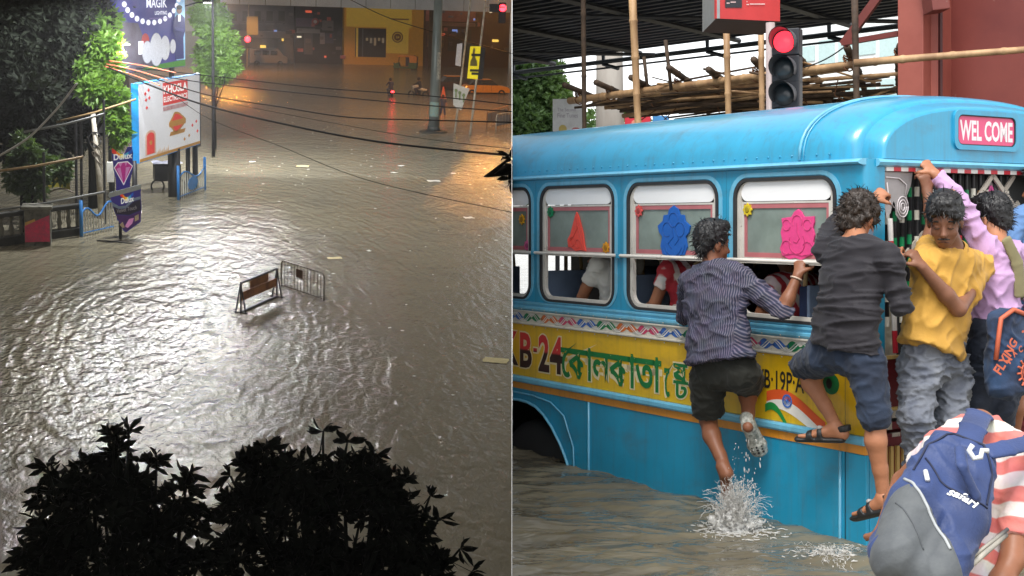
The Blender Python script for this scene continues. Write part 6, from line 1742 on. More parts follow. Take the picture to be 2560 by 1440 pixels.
for r_ in range(4):
    for c_ in range(7):
        p = a + dv * (0.9 + c_ * 1.25) + nb * 0.03; z = 3.0 + r_ * 2.35
        mb = MB(); mb.box((p.x, p.y, z + .55), (1.0, 0.05, 1.25 if c_ % 3 else .8), Matrix.Rotation(math.atan2(dv.y, dv.x), 3, 'Z')); mb.build('window', m_bgl, bd)
# --- overhead cable lines
def wire(label, pts, r, m=None, group=None, name='cable'):
    o = MB().tube(pts, r, 5).build(name, m or m_rub, None, smooth=True); return tag(o, label, 'cable', group)
# sagging
def sagline(a, b, sag, n=16): return [a.lerp(b, i / n) - Vector((0, 0, sag * 4 * (i / n) * (1 - i / n))) for i in range(n + 1)]
wire('thin wire from the maroon brace down to the bamboo platform', sagline(Rp(2110, 118, 13.8), Rp(2010, 168, 14.2), 0.03), 0.008, m_dark)
# --- day trees
def leaf_cluster_tree(name, label, base, trunk_h, blobs, leafsize, nleaf, m_leaf, seed, group=None, trunk_r=0.18, aspect=1.8, m_bark=None, droop=0.0, clip=None):
    rr = random.Random(seed)
    t = thing(name, label, 'tree', base, group=group)
    m_bark = m_bark or mat('bark', srgb(86, 70, 56), 0.9, bump=0.4, bscale=12)
    top = Vector((0, 0, trunk_h))
    mb = MB(); mb.tube([(0, 0, -0.5), (0.03, 0.02, trunk_h * .5), tuple(top)], [trunk_r, trunk_r * .8, trunk_r * .6], 10)
    tr = mb.build('trunk', m_bark, t, smooth=True)
    for (c, r) in blobs:
        c = Vector(c); mid = top.lerp(c, .5) + Vector((0, 0, -0.15))
        mb = MB(); mb.tube([top - Vector((0, 0, .2)), mid, c], [trunk_r * .45, trunk_r * .3, trunk_r * .08], 6); mb.build('limb', m_bark, tr, smooth=True)
    V, Fc = [], []
    tot = sum(r[0] * r[1] * r[2] for c, r in blobs) ** (1)
    for (c, r) in blobs:
        n = int(nleaf * (r[0] * r[1] * r[2]) ** (2 / 3) / sum((q[0] * q[1] * q[2]) ** (2 / 3) for _, q in blobs))
        k = 0
        while k < n:
            # twig: a little rosette of leaves
            u_ = Vector((rr.gauss(0, 1), rr.gauss(0, 1), rr.gauss(0, 1))).normalized(); rad = rr.random() ** 0.45
            ax = Vector((u_.x * r[0], u_.y * r[1], u_.z * r[2])) * rad
            if noise.noise((Vector(c) + ax) * 2.2 / max(r)) < -0.28: k += 1; continue
            p = Vector(c) + ax
            for _ in range(5):
                d = (u_ * 0.8 + Vector((rr.gauss(0, .8), rr.gauss(0, .8), rr.gauss(0, .6) - droop))).normalized()
                sdv = d.cross(Vector((rr.gauss(0, 1), rr.gauss(0, 1), rr.gauss(0, 1))))
                if sdv.length < 1e-3: continue
                ls = leafsize * rr.uniform(.6, 1.25); sdv = sdv.normalized() * ls / aspect / 2; up_ = d.cross(sdv).normalized() * ls * 0.08
                n0 = len(V); V += [p, p + d * ls * .45 + sdv - up_, p + d * ls, p + d * ls * .45 - sdv - up_]; Fc += [(n0, n0 + 1, n0 + 2), (n0, n0 + 2, n0 + 3)]
                k += 1
    mb = MB(); mb.v = [tuple(v) for v in V]; mb.f = Fc; mb.mi = [0] * len(Fc)
    cr = mb.build('crown', m_leaf, t, fix=False)
    if clip: clip(cr)
    return t
def leaf_mat(name, c1, c2, trans=0.25, rough=0.5, scale=1.5, spec=.5):
    m = mat(name, c1, rough, col2=c2, scale=scale, spec=spec)
    b = m.node_tree.nodes['Principled BSDF']
    nt = m.node_tree; tr = nt.nodes.new('ShaderNodeBsdfTranslucent'); mxs = nt.nodes.new('ShaderNodeMixShader'); mxs.inputs[0].default_value = trans
    out = nt.nodes['Material Output']; tr.inputs['Color'].default_value = (c1[0] * 1.6, c1[1] * 1.7, c1[2] * .8, 1)
    nt.links.new(b.outputs[0], mxs.inputs[1]); nt.links.new(tr.outputs[0], mxs.inputs[2]); nt.links.new(mxs.outputs[0], out.inputs['Surface'])
    return m
m_leafd = leaf_mat('leaf_day', (0.15, 0.24, 0.085), (0.08, 0.15, 0.065), scale=.8)
p = Rp(1338, 555, 36); leaf_cluster_tree('street_tree', 'leafy green roadside tree left of the white hoarding', (p.x, p.y, 0), 2.6, [((-0.2, 0, 4.2), (1.0, 1.2, 1.2)), ((0.4, 0.2, 5.0), (0.6, 1.0, 1.0)), ((0.0, 0.1, 5.8), (0.85, 1.0, .8)), ((0.55, -.2, 3.9), (.5, .8, .8)), ((-0.1, 0, 3.1), (1.0, 1.0, .8))], 0.17, 26000, m_leafd, 3, clip=clip_x)
p = Rp(1492, 555, 42); leaf_cluster_tree('street_tree', 'darker green tree between the white hoarding and the concrete pillar', (p.x, p.y, 0), 2.4, [((0.0, 0, 4.3), (.75, .8, 1.1)), ((-0.3, 0, 3.6), (.6, .7, .9)), ((0.35, 0, 3.5), (.6, .7, .9))], 0.2, 4000, m_leafd, 5)
p = Rp(1580, 555, 46); leaf_cluster_tree('street_tree', 'small distant tree showing above the red board', (p.x, p.y, 0), 3.2, [((0.0, 0, 5.0), (.8, .8, .9)), ((0.5, 0, 4.4), (.7, .7, .8))], 0.22, 3000, m_leafd, 6)
# ================================================================ the night street
FRAME[0] = ML
Z3 = Vector((0, 0, 1))
def ppm(y): return F_PX / y
m_rust = mat('rust_board', srgb(150, 96, 48), 0.8, col2=srgb(104, 62, 34), scale=3, wear=((0.25, 0.2, 0.14), .5, 9)); m_blk2 = mat('black_iron', (0.018, 0.018, 0.02), 0.55)
m_conc = mat('old_plaster', srgb(120, 118, 106), 0.9, col2=srgb(78, 76, 68), scale=2.5, wear=((0.04, 0.04, 0.035), .7, 5)); m_concd = mat('dark_plaster', srgb(58, 58, 54), 0.9, col2=srgb(34, 34, 32), scale=2)
# --- A-frame barricade
L0, R0 = Lg(602, 783), Lg(692, 743)
zt = (Ly(600, 706, L0.y).z + Ly(692, 673, R0.y).z) / 2
ab = thing('barricade', 'rusty A-frame road barricade standing in the flood water', 'barricade', (L0 + R0) / 2)
oc = (L0 + R0) / 2; ex = (R0 - L0); wA = ex.length; ex.normalize(); eyv = Vector((-ex.y, ex.x, 0))
for sx in (-1, 1):
    c = ex * (sx * wA / 2)
    for sy in (-1, 1):
        mb = MB(); mb.tube([c + Vector((0, 0, zt)), c + eyv * sy * 0.22 + Vector((0, 0, -0.35))], 0.022, 6); mb.build('leg', m_blk2, ab)
    mb = MB(); mb.tube([c + Vector((0, 0, zt)), c + Vector((0, 0, -0.35))], 0.025, 6); mb.build('upright', m_blk2, ab)
    mb = MB(); mb.tube([c + eyv * 0.21 + Vector((0, 0, 0.02)), c - eyv * 0.21 + Vector((0, 0, 0.02))], 0.018, 6); mb.build('foot_bar', m_blk2, ab)
mb = MB(); mb.tube([ex * (-wA / 2) + Z3 * zt, ex * (wA / 2) + Z3 * zt], 0.03, 6); mb.build('top_rail', m_blk2, ab)
mb = MB(); mb.tube([ex * (-wA / 2) + Z3 * 0.03, ex * (wA / 2) + Z3 * 0.03], 0.035, 6); mb.build('bottom_rail', m_blk2, ab)
def board(a0, a1, z0, z1, m, par, nm='board', th=0.02):
    mb = MB(); mb.prism([(a0, z0), (a1, z0), (a1, z1), (a0, z1)], -eyv * th / 2, ex, Z3, eyv * th); return mb.build(nm, m, par)
board(-wA / 2 + .03, wA / 2 - .03, zt * .40, zt * .68, m_rust, ab); board(-wA * .25, wA * .25, zt * .69, zt - .035, m_rust, ab)
for sx in (-1, 1): board(sx * wA * .49 - (0.03 if sx > 0 else 0), sx * wA * .49 + (0.03 if sx < 0 else 0), zt * .7, zt - .035, m_blk2, ab, 'stile')
# --- grid barricade
L0, R0 = Lg(704, 716), Lg(810, 752); zt = Ly(702, 650, L0.y).z; oc = (L0 + R0) / 2; ex = R0 - L0; wG = ex.length; ex.normalize(); eyv = Vector((-ex.y, ex.x, 0))
gb = thing('barricade', 'tubular steel crowd barrier with a small brown plate', 'barricade', oc)
m_gal = mat('barrier_steel', srgb(120, 112, 100), 0.5, 0.5, col2=srgb(80, 66, 52), scale=4)
r = 0.14; pts = [(-wG / 2, -0.3), (-wG / 2, zt - r)] + [(-wG / 2 + r - r * math.cos(a * .26), zt - r + r * math.sin(a * .26)) for a in range(1, 6)] + [(wG / 2 - r + r * math.sin(a * .26), zt - r + r * math.cos(a * .26)) for a in range(1, 6)] + [(wG / 2, zt - r), (wG / 2, -0.3)]
mb = MB(); mb.tube([ex * a + Z3 * b for a, b in pts], 0.022, 7); mb.build('frame', m_gal, gb, smooth=True)
mb = MB(); mb.tube([ex * (-wG / 2) + Z3 * .05, ex * (wG / 2) + Z3 * .05], 0.02, 6); mb.build('bottom_rail', m_gal, gb)
for i in range(1, 13):
    a = -wG / 2 + wG * i / 13; mb = MB(); mb.tube([ex * a + Z3 * .05, ex * a + Z3 * (zt - .01)], 0.010, 5); mb.build('bar', m_gal, gb)
mb = MB(); mb.prism([(-wG * .13, zt * .55), (wG * .02, zt * .55), (wG * .02, zt * .86), (-wG * .13, zt * .86)], -eyv * .03, ex, Z3, eyv * .012); mb.build('plate', mat('plate_brown', srgb(84, 56, 34), .8), gb)
for sx in (-.4, .4):
    mb = MB(); mb.tube([ex * wG * sx - eyv * .25 + Z3 * .01, ex * wG * sx + Z3 * .1, ex * wG * sx + eyv * .25 + Z3 * .01], 0.014, 5); mb.build('foot', m_gal, gb)
# --- floating litter
def paper(label, u, v, w_, l_, rz, m, seed, name='floating_paper'):
    p = Lg(u, v); rr = random.Random(seed); mb = MB()
    mb.grid(lambda a, b: ((a - .5) * w_ + rr.gauss(0, .01), (b - .5) * l_ + rr.gauss(0, .01), 0.012 + 0.025 * noise.noise(Vector((a * 3, b * 3, seed)))), 6, 5)
    o = mb.build(name, m, None, loc=(p.x, p.y, 0.006), rz=rz, smooth=True, fix=False); return tag(o, label, 'litter', 'litter floating on the flood')
m_pap = mat('paper_buff', srgb(214, 200, 150), .8); m_papw = mat('paper_white', srgb(222, 222, 214), .8)
paper('buff paper floating just right of the crowd barrier', 836, 646, .48, .30, .1, m_pap, 1); paper('large buff sheet floating at the right edge of the night water', 1240, 902, .62, .42, -.35, m_pap, 2); paper('torn buff scrap drifting beyond the leafy billboard tree', 757, 416, .62, .55, -.2, m_pap, 3)
paper('white plastic scrap drifting near the thick cable', 1084, 453, .62, .5, .1, m_papw, 4); paper('white paper floating right of the thin slanting cable', 1172, 545, .40, .36, .2, m_papw, 5); paper('small white scrap floating left of the buff scrap', 631, 405, .32, .3, .1, m_papw, 6)
paper('pair of white scraps floating in mid-water', 1003, 415, .35, .3, .5, m_papw, 7); paper('small pale scrap floating under the white signboard', 1133, 434, .25, .3, .2, m_papw, 8); paper('small dull scrap floating left of the pale scraps', 985, 432, .24, .3, .9, m_papw, 9); paper('small white fleck near the far right papers', 922, 628, .14, .2, .3, m_papw, 10)
rr = random.Random(77); mb = MB()
for _ in range(230):
    u, v = rr.uniform(560, 1270), rr.choice([rr.uniform(200, 480), rr.uniform(200, 1000)])
    if u < 640 and v > 500: continue
    p = Lg(u, v); s = rr.uniform(.015, .045) * (1.0 + p.y / 120); a = rr.uniform(0, 3.14)
    mb.add([(p.x + s * math.cos(a + k * 1.57) * (1.5 if k % 2 else .8), p.y + s * math.sin(a + k * 1.57) * 1.4, .012) for k in range(4)], [(0, 1, 2, 3)])
tag(mb.build('floating_flecks', m_papw, None, fix=False), 'tiny pale flecks of litter strewn over the night water', 'litter', kind='stuff')
p, q = Lg(243, 603), Lg(332, 610); mb = MB(); mb.tube([p + Z3 * .02, (p + q) / 2 + Z3 * .04, q + Z3 * .015], [.03, .025, .015], 6); tag(mb.build('floating_branch', m_blk2, None, smooth=True), 'thin dark branch floating below the bucket standee', 'branch')
# --- big steel pole and sign poles on the crossing
p = Lg(1084, 330); bp_ = thing('steel_pole', 'tall thick grey steel pole on a ring of concrete', 'pole', p)
tp = Ly(1097, -30, p.y) - p
mb = MB(); mb.tube([(0, 0, -.4), tuple(tp * .5), tuple(tp * 1.3)], [.36, .30, .24], 16); mb.build('shaft', mat('pole_grey', srgb(118, 128, 126), .45, .3, col2=srgb(92, 100, 98), scale=2, stretch=(1, 1, .3)), bp_, smooth=True)
mb = MB(); mb.lathe([(.9, -.4), (.9, .05), (.75, .1), (.5, .12)], (0, 0, 0), (0, 0, 1), 20); mb.build('footing', m_concd, bp_, smooth=True)
mb = MB(); mb.lathe([(.375, .1), (.40, .12), (.40, .35), (.37, .37)], (0, 0, 0), (0, 0, 1), 16); mb.build('collar', mat('collar_dark', srgb(60, 66, 64), .6), bp_, smooth=True)
def pole_strip(z0, z1, m, w_=.16, nm='sticker', dx=0.02):
    mb = MB(); mb.grid(lambda a, b: tuple(tp * ((z0 + (z1 - z0) * b) / tp.z) + Vector((math.sin((a - .5) * w_ * 3 + dx), -math.cos((a - .5) * w_ * 3 + dx), 0)) * (.363 - .055 * ((z0 + (z1 - z0) * b) / tp.z))), 6, 2); mb.build(nm, m, bp_, fix=False)
pole_strip(3.3, 5.0, mat('sticker_pale', srgb(190, 190, 180), .6, col2=srgb(90, 90, 88), scale=14, var=.4), .26, dx=.45); pole_strip(1.0, 1.9, mat('paint_patch', srgb(110, 150, 150), .6, col2=srgb(130, 138, 120), scale=6), .6, 'paint_patch', -.2)
def pole(label, u0, v0, u1, v1, r0, r1, m, name='sign_pole', ext=1.05):
    p = Lg(u0, v0); t = thing(name, label, 'pole', p); tp = Ly(u1, v1, p.y) - p
    mb = MB(); mb.tube([(0, 0, -.4), tuple(tp * ext)], [r0, r1], 10); mb.build('post', m, t, smooth=True); return t, p, tp
m_polew = mat('pole_white', srgb(196, 192, 180), .5, col2=srgb(150, 140, 120), scale=3)
def signboard(t, p, uvs, m, nm='board', th=.05, dy=-.12):
    """outline in photograph pixels at the pole's distance"""
    P_ = [Ly(u, v, p.y + dy) - p for (u, v) in uvs]; mb = MB(); n = len(P_)
    mb.add(P_ + [q + Vector((0, th, 0)) for q in P_], [tuple(range(n)), tuple(range(2 * n - 1, n - 1, -1))] + [(i, (i + 1) % n, (i + 1) % n + n, i + n) for i in range(n)]); return mb.build(nm, m, t)
t, p, tp = pole('slim pale pole with a tilted white signboard', 1136, 332, 1176, 0, .075, .06, m_polew)
signboard(t, p, [(1134, 208), (1174, 222), (1153, 276), (1133, 263)], mat('board_white', srgb(206, 206, 200), .5), 'tilted_board')
mb = MB()
for (u, v) in ((1140, 226), (1149, 232), (1159, 238)):
    c = Ly(u, v, p.y - .19) - p; mb.prism(circ(0, 0, .09, .11, 12), c, (1, 0, 0), Z3, (0, .01, 0)); mb.prism([(-.03, 0), (.03, 0), (.04, -.45), (-.04, -.45)], c + Vector((0, -.004, 0)), (1, 0, 0), Z3, (0, .01, 0))
mb.build('board_picture', mat('pic_green', srgb(120, 140, 90), .6), t)
signboard(t, p, [(1143, 110), (1156, 108), (1152, 166), (1138, 163)], mat('board_white2', srgb(206, 210, 226), .5), 'white_board'); signboard(t, p, [(1158, 109), (1180, 109), (1174, 168), (1153, 168)], m_blk2, 'board_back', dy=.12)
t, p, tp = pole('slim pole with a yellow advertising board and a signal arm', 1174, 337, 1212, 18, .075, .06, m_polew)
signboard(t, p, [(1176, 116), (1202, 116), (1194, 198), (1168, 196)], mat('ad_yellow', srgb(226, 206, 24), .5, emit=srgb(226, 206, 24), estr=.25), 'yellow_board'); signboard(t, p, [(1203, 118), (1214, 120), (1206, 199), (1195, 199)], m_blk2, 'board_side')
for (uu, vv, dx_, dz_, ww) in ((1174, 137, .5, 0, .78), (1172, 178, .42, .05, .7), (1172, 178, .42, -.14, .5)): mb = MB(); mb.box(Ly(uu, vv, p.y - .20) - p + Vector((dx_, 0, dz_)), (ww, .01, .15)); mb.build('board_lettering', m_blk2, t)
mb = MB(); c = Ly(1184, 165, p.y - .20) - p; mb.prism([(-.22, 0), (.22, 0), (.2, .3), (.1, .5), (.05, .8), (.08, 1.0), (-.02, 1.15), (-.08, .9), (-.1, .5), (-.2, .3)], c, (1, 0, 0), Z3, (0, .01, 0)); mb.build('board_picture', mat('pic_olive', srgb(120, 110, 50), .6), t)
a, b = Ly(1212, 18, p.y) - p, Ly(1262, 18, p.y) - p; mb = MB(); mb.tube([a, b], .05, 6); mb.build('signal_arm', m_polew, t)
m_redlamp = mat('red_lamp', srgb(255, 40, 40), .3, emit=(1, .012, .02), estr=9.0)
def red_signal(par, c, s=.16):
    mb = MB(); mb.box(c + Vector((0, .12, -.3)), (.42, .2, 1.25)); hb = mb.build('signal_head', m_blk2, par, bevel=.03)
    mb = MB(); mb.lathe([(0, .05), (s * .7, .04), (s, 0)], c + Vector((0, 0.02, 0)), (0, -1, 0), 16); mb.build('red_lens', m_redlamp, hb, smooth=True)
mb = MB(); mb.box(Ly(1236, 20, p.y) - p, (.6, .3, .5)); mb.build('signal_head', m_blk2, t, bevel=.03); red_signal(t, Ly(1257, 20, p.y) - p, .22)
t, p, tp = pole('far signal pole with a lit red lamp and a pale poster', 617, 168, 622, 0, .07, .06, m_polew); red_signal(t, Ly(619, 98, p.y - .2) - p, .30); signboard(t, p, [(617, 41), (645, 41), (645, 88), (617, 86)], mat('poster_yellow', srgb(150, 146, 96), .6), 'poster')
for (u0, u1, v0, v1, col, lb) in ((1214, 1300, 283, 322, m_polew, 'white-framed crowd barrier at the right edge'),):
    pass
def barrier(label, u0, v0, u1, v1, h, m, seed=0):
    L0, R0 = Lg(u0, v0), Lg(u1, v1); oc = (L0 + R0) / 2; ex = R0 - L0; wG = ex.length; ex.normalize(); eyv = Vector((-ex.y, ex.x, 0))
    t = thing('barricade', label, 'barricade', oc); r = .2
    mb = MB(); mb.tube([ex * a + Z3 * b for a, b in ((-wG / 2, -.3), (-wG / 2, h - r), (-wG / 2 + .06, h - .06), (-wG / 2 + r, h), (wG / 2 - r, h), (wG / 2, h - r), (wG / 2, -.3))], .04, 7); mb.build('frame', m, t, smooth=True)
    mb = MB(); mb.prism([(-wG / 2 + .1, h * .25), (wG / 2 - .1, h * .25), (wG / 2 - .1, h * .85), (-wG / 2 + .1, h * .85)], (0, 0, 0), ex, Z3, eyv * .02); mb.build('panel', mat('barrier_panel', srgb(130, 130, 132), .6), t)
    for i in range(1, 5): mb = MB(); mb.tube([ex * (-wG / 2 + wG * i / 5) + Z3 * .0, ex * (-wG / 2 + wG * i / 5) + Z3 * h * .98], .015, 5); mb.build('bar', m, t)
barrier('white-framed crowd barrier at the right edge, nearer of two', 1240, 325, 1277, 318, 1.0, m_polew); barrier('dull crowd barrier at the right edge, farther of two', 1217, 318, 1270, 303, 1.05, mat('barrier_dull', srgb(150, 110, 80), .6))
# --- person wading
p = Lg(1106, 292); k = 1.62 / (9 - Ly(1106, 228, p.y).z + Ly(1106, 228, p.y).z) if False else 1.0
def W(x, y, z): return (p.x + x, p.y + y, z)
J = dict(base=(p.x, p.y, 0), head=W(.02, -.02, 1.42), neck=W(0, 0, 1.26), shL=W(-.19, 0, 1.2), shR=W(.19, 0, 1.2), waist=W(.02, 0, .92), hem=W(.02, 0, .72), pelvis=W(.02, 0, .74), hipL=W(-.08, 0, .72), hipR=W(.11, 0, .72), elL=W(-.27, -.03, .98), wrL=W(-.30, -.12, .78), elR=W(.27, .02, .98), wrR=W(.28, -.08, .78), knL=W(-.13, -.06, .34), knR=W(.16, .06, .34), anL=W(-.19, .02, -.1), anR=W(.20, .05, -.1))
t, o = figure('person in dark clothes wading past the thick steel pole', J, sk_brown, cloth_mat('night_shirt', srgb(70, 72, 92)), cloth_mat('night_trousers', srgb(58, 60, 80)), h_black, hf=(-.3, -.9, 0), sleeveL=.9, sleeveR=.9, pant_end=1.5, h=.02, hands={'L': ((0, 0, -1), (1, 0, 0), .5), 'R': ((0, 0, -1), (-1, 0, 0), .5)}, seed=50)
mb = MB(); mb.ell((p.x - .33, p.y - .14, .62), (.13, .07, .17), 10, 8); tag(mb.build('carrier_bag', m_papw, None, smooth=True), 'white carrier bag held by the wading person', 'bag')
cn = Lg(1108, 246); mb = MB(); mb.lathe([(.3, 0), (.22, .02), (.05, .95), (0, .97)], (0, 0, 0), (0, 0, 1), 14); tag(mb.build('traffic_cone', mat('cone_orange', srgb(226, 110, 70), .5), None, smooth=True, loc=cn), 'orange traffic cone standing behind the wading person', 'traffic cone')
# --- vehicles
m_tyre = mat('tyre', (.015, .015, .015), .8); m_glassd = mat('dark_glass', (.02, .022, .025), .08, spec=.7); m_tail = mat('tail_lamp', (.6, .02, .02), .3, emit=(1, .015, .02), estr=8.0); m_chrome = mat('chrome', (.6, .6, .6), .2, .9)
def car(label, pos, rz, body, roof, tail=True, sink=.25):
    t = thing('car', label, 'car', (pos.x, pos.y, -sink), rz)
    mb = MB(); prof = [(-2.0, .35), (-2.05, .75), (-1.75, .95), (-.95, 1.0), (1.0, .98), (1.85, .85), (2.05, .65), (2.05, .35)]
    mb.prism(prof, (0, -.8, 0), (1, 0, 0), Z3, (0, 1.6, 0)); mb.build('body', body, t, bevel=.06)
    cab = [(-1.5, .985), (-1.05, 1.42), (.35, 1.45), (1.05, .985)]; mb = MB()
    a = [(x, -.74 + (.12 if z > 1.2 else 0), z) for x, z in cab] + [(x, .74 - (.12 if z > 1.2 else 0), z) for x, z in cab]; mb.add(a, [(0, 1, 5, 4), (2, 3, 7, 6), (0, 1, 2, 3), (4, 5, 6, 7)]); mb.build('glazing', m_glassd, t)
    mb = MB(); mb.box((-.35, 0, 1.46), (1.5, 1.24, .06)); mb.build('roof', roof, t, bevel=.025)
    for x in (-1.3, 1.3):
        for y in (-.72, .72): mb = MB(); mb.lathe([(.16, -.1), (.3, -.1), (.32, 0), (.3, .1), (.16, .1)], (x, y, .32), (0, 1, 0), 18); wh = mb.build('wheel', m_tyre, t, smooth=True)
    for y in (-.62, .62):
        mb = MB(); mb.box((-2.06, y, .75), (.05, .28, .14)); mb.build('tail_light', m_tail if tail else m_rub, t); mb = MB(); mb.box((2.06, y, .66), (.05, .3, .16)); mb.build('headlight', m_chrome, t)
    mb = MB(); mb.box((-2.08, 0, .45), (.08, 1.55, .16)); mb.build('bumper', m_rub, t); mb = MB(); mb.box((2.08, 0, .45), (.08, 1.55, .16)); mb.build('bumper', m_rub, t)
    for x in (-.35, .4): mb = MB(); mb.bbox((x - .01, -.806, .5), (x + .01, -.8005, .98)); mb.build('door_gap', m_rub, t)
    return t
m_cdark = mat('car_dark', srgb(58, 44, 48), .25, coat=.6); m_cyel = mat('taxi_yellow', srgb(230, 150, 30), .35, coat=.4)
car('dark saloon car with an orange-lit roof and one red tail lamp behind the poles', Lg(1142, 224), .12, m_cdark, m_cyel)  # orange lamplight on the roof is put in as its paint colour
pc = Lg(1268, 236); car('yellow taxi cut off by the right edge of the night street', Vector((Ly(1279, 200, pc.y).x - 2.15, pc.y + .9, 0)), .05, m_cyel, m_cyel, False)
def auto(label, pos, rz):
    t = thing('auto_rickshaw', label, 'auto rickshaw', (pos.x, pos.y, -.25), rz)
    mb = MB(); mb.prism([(-1.25, .3), (-1.3, .95), (-.4, 1.0), (-.35, .45), (.6, .45), (.75, .95), (1.2, .8), (1.3, .45), (1.2, .3)], (0, -.6, 0), (1, 0, 0), Z3, (0, 1.2, 0)); mb.build('body', mat('auto_green', srgb(70, 110, 70), .5), t, bevel=.04)
    mb = MB(); mb.prism([(-1.28, .96), (-1.3, 1.6), (-.9, 1.75), (.6, 1.72), (.85, 1.6), (.8, 1.54), (-.45, 1.55), (-.5, .96)], (0, -.62, 0), (1, 0, 0), Z3, (0, 1.24, 0)); mb.build('canopy', m_cyel, t, bevel=.04)
    mb = MB(); mb.add([(.78, -.55, .98), (.78, .55, .98), (.70, .55, 1.55), (.70, -.55, 1.55)], [(0, 1, 2, 3)]); mb.build('windscreen', m_glassd, t, fix=False)
    mb = MB(); mb.bbox((-.35, -.64, .5), (.1, -.625, 1.5)); mb.build('side_curtain', mat('curtain_blue', srgb(92, 100, 130), .7), t)
    for (x, y) in ((1.0, 0), (-.9, -.5), (-.9, .5)): mb = MB(); mb.lathe([(.1, -.06), (.22, -.06), (.23, 0), (.22, .06), (.1, .06)], (x, y, .23), (0, 1, 0), 16); mb.build('wheel', m_tyre, t, smooth=True)
    mb = MB(); mb.ell((1.28, 0, .8), (.08, .1, .1)); mb.build('headlight', m_chrome, t, smooth=True)
auto('yellow and green auto rickshaw in front of the yellow shop', Lg(1014, 172), math.pi - .25)
def bike(label, pos, rz, tail, white=False, shirt=None, seed=0):
    t = thing('motorcycle', label, 'motorcycle', (pos.x, pos.y, -.25), rz)
    for x in (-.65, .65): mb = MB(); mb.lathe([(.2, -.05), (.29, -.05), (.31, 0), (.29, .05), (.2, .05)], (x, 0, .31), (0, 1, 0), 18); mb.build('wheel', m_tyre, t, smooth=True)
    mb = MB(); mb.tube([(-.75, 0, .72), (-.1, 0, .78), (.15, 0, .98), (.35, 0, .95), (.5, 0, .75)], [.08, .13, .16, .14, .06], 10); mb.build('tank_and_seat', mat('bike_white', srgb(220, 216, 206), .4) if white else m_cdark, t, smooth=True)
    mb = MB(); mb.box((0.05, 0, .48), (.5, .22, .36)); mb.build('engine', m_dark, t, bevel=.04)
    mb = MB(); mb.tube([(.65, .08, .31), (.48, .08, 1.0)], .025, 6); mb.tube([(.48, -.32, 1.06), (.47, 0, 1.02), (.48, .32, 1.06)], .018, 6); mb.build('fork', m_chrome, t)
    mb = MB(); mb.ell((.56, 0, .92), (.08, .1, .1)); mb.build('headlight', m_chrome, t, smooth=True)
    mb = MB(); mb.ell((-.86, 0, .66), (.05, .13, .10)); mb.build('tail_light', m_tail if tail else m_rub, t, smooth=True)
    mb = MB(); mb.tube([(-.6, 0, .7), (-.85, 0, .6), (-.95, 0, .45)], .05, 6); mb.build('mudguard', m_dark, t)
    return t
def rider(label, pos, rz, shirt, seed):
    c, s = math.cos(rz), math.sin(rz); W = lambda x, y, z: (pos.x + x * c - y * s, pos.y + x * s + y * c, z - .25)
    J = dict(base=(pos.x, pos.y, .5), head=W(0, 0, 1.58), neck=W(-.05, 0, 1.42), shL=W(-.05, .18, 1.36), shR=W(-.05, -.18, 1.36), waist=W(-.15, 0, 1.05), hem=W(-.17, 0, .9), pelvis=W(-.17, 0, .9), hipL=W(-.13, .1, .88), hipR=W(-.13, -.1, .88), elL=W(.2, .27, 1.16), wrL=W(.44, .28, 1.08), elR=W(.2, -.27, 1.16), wrR=W(.44, -.28, 1.08), knL=W(.25, .2, .78), knR=W(.25, -.2, .78), anL=W(.0, .2, .36), anR=W(.0, -.2, .36), fwd=(c, s, 0))
    t, o = figure(label, J, sk_brown, shirt, cloth_mat('night_trousers', srgb(58, 60, 80)), None, hf=(c, s, 0), sleeveL=1.6, sleeveR=1.6, pant_end=1.8, h=.02, seed=seed)
    mb = MB(); hc = Vector(W(0, 0, 1.62)) - Vector(o); mb.ell(hc, (.14, .14, .14), 14, 10); mb.build('helmet', m_rub, t, smooth=True)
pb1, pb2 = Lg(976, 240), Lg(1046, 238)
bike('motorcycle with its red tail lamp glowing on the water', pb1, math.pi / 2 + .1, True); rider('rider in a dark jacket on the motorcycle with the glowing tail lamp', pb1, math.pi / 2 + .1, cloth_mat('jacket_navy', srgb(54, 56, 80)), 61)
bike('pale motorcycle left of the thick steel pole', pb2, 2.6, False, True); rider('rider in black on the pale motorcycle', pb2, 2.6, cloth_mat('jacket_black', srgb(40, 38, 40)), 62)
# --- overpass and shops at the end of the street
m_fas = mat('fascia_panel', srgb(206, 216, 226), .6, col2=srgb(186, 196, 208), scale=.6); m_fgap = mat('fascia_gap', srgb(54, 58, 66), .7)
a, b = Ly(470, 22, 139), Ly(1279.6, 17, 139)
op = thing('overpass', 'pale panelled overpass crossing the end of the night street', 'overpass', (0, 0, 0))
zb = (a.z + b.z) / 2; mb = MB(); mb.bbox((a.x, 139.2, zb + .1), (b.x, 146, zb + 2.6)); mb.build('girder', m_fgap, op)
npan = 13; wp = (b.x - a.x) / npan
for i in range(npan): mb = MB(); mb.bbox((a.x + i * wp + .03, 139, zb), (a.x + (i + 1) * wp - .03, 139.19, zb + 2.7)); mb.build('fascia_panel', m_fas, op)
for u in (540, 1082): q = Ly(u, 150, 143); mb = MB(); mb.cyl((q.x, 143, -.4), (q.x, 143, zb + .1), .5, n=14); mb.build('column', m_concd, op, smooth=True)
YS = 150.0
def S_(u, v, dy=0): return Ly(u, v, YS + dy)
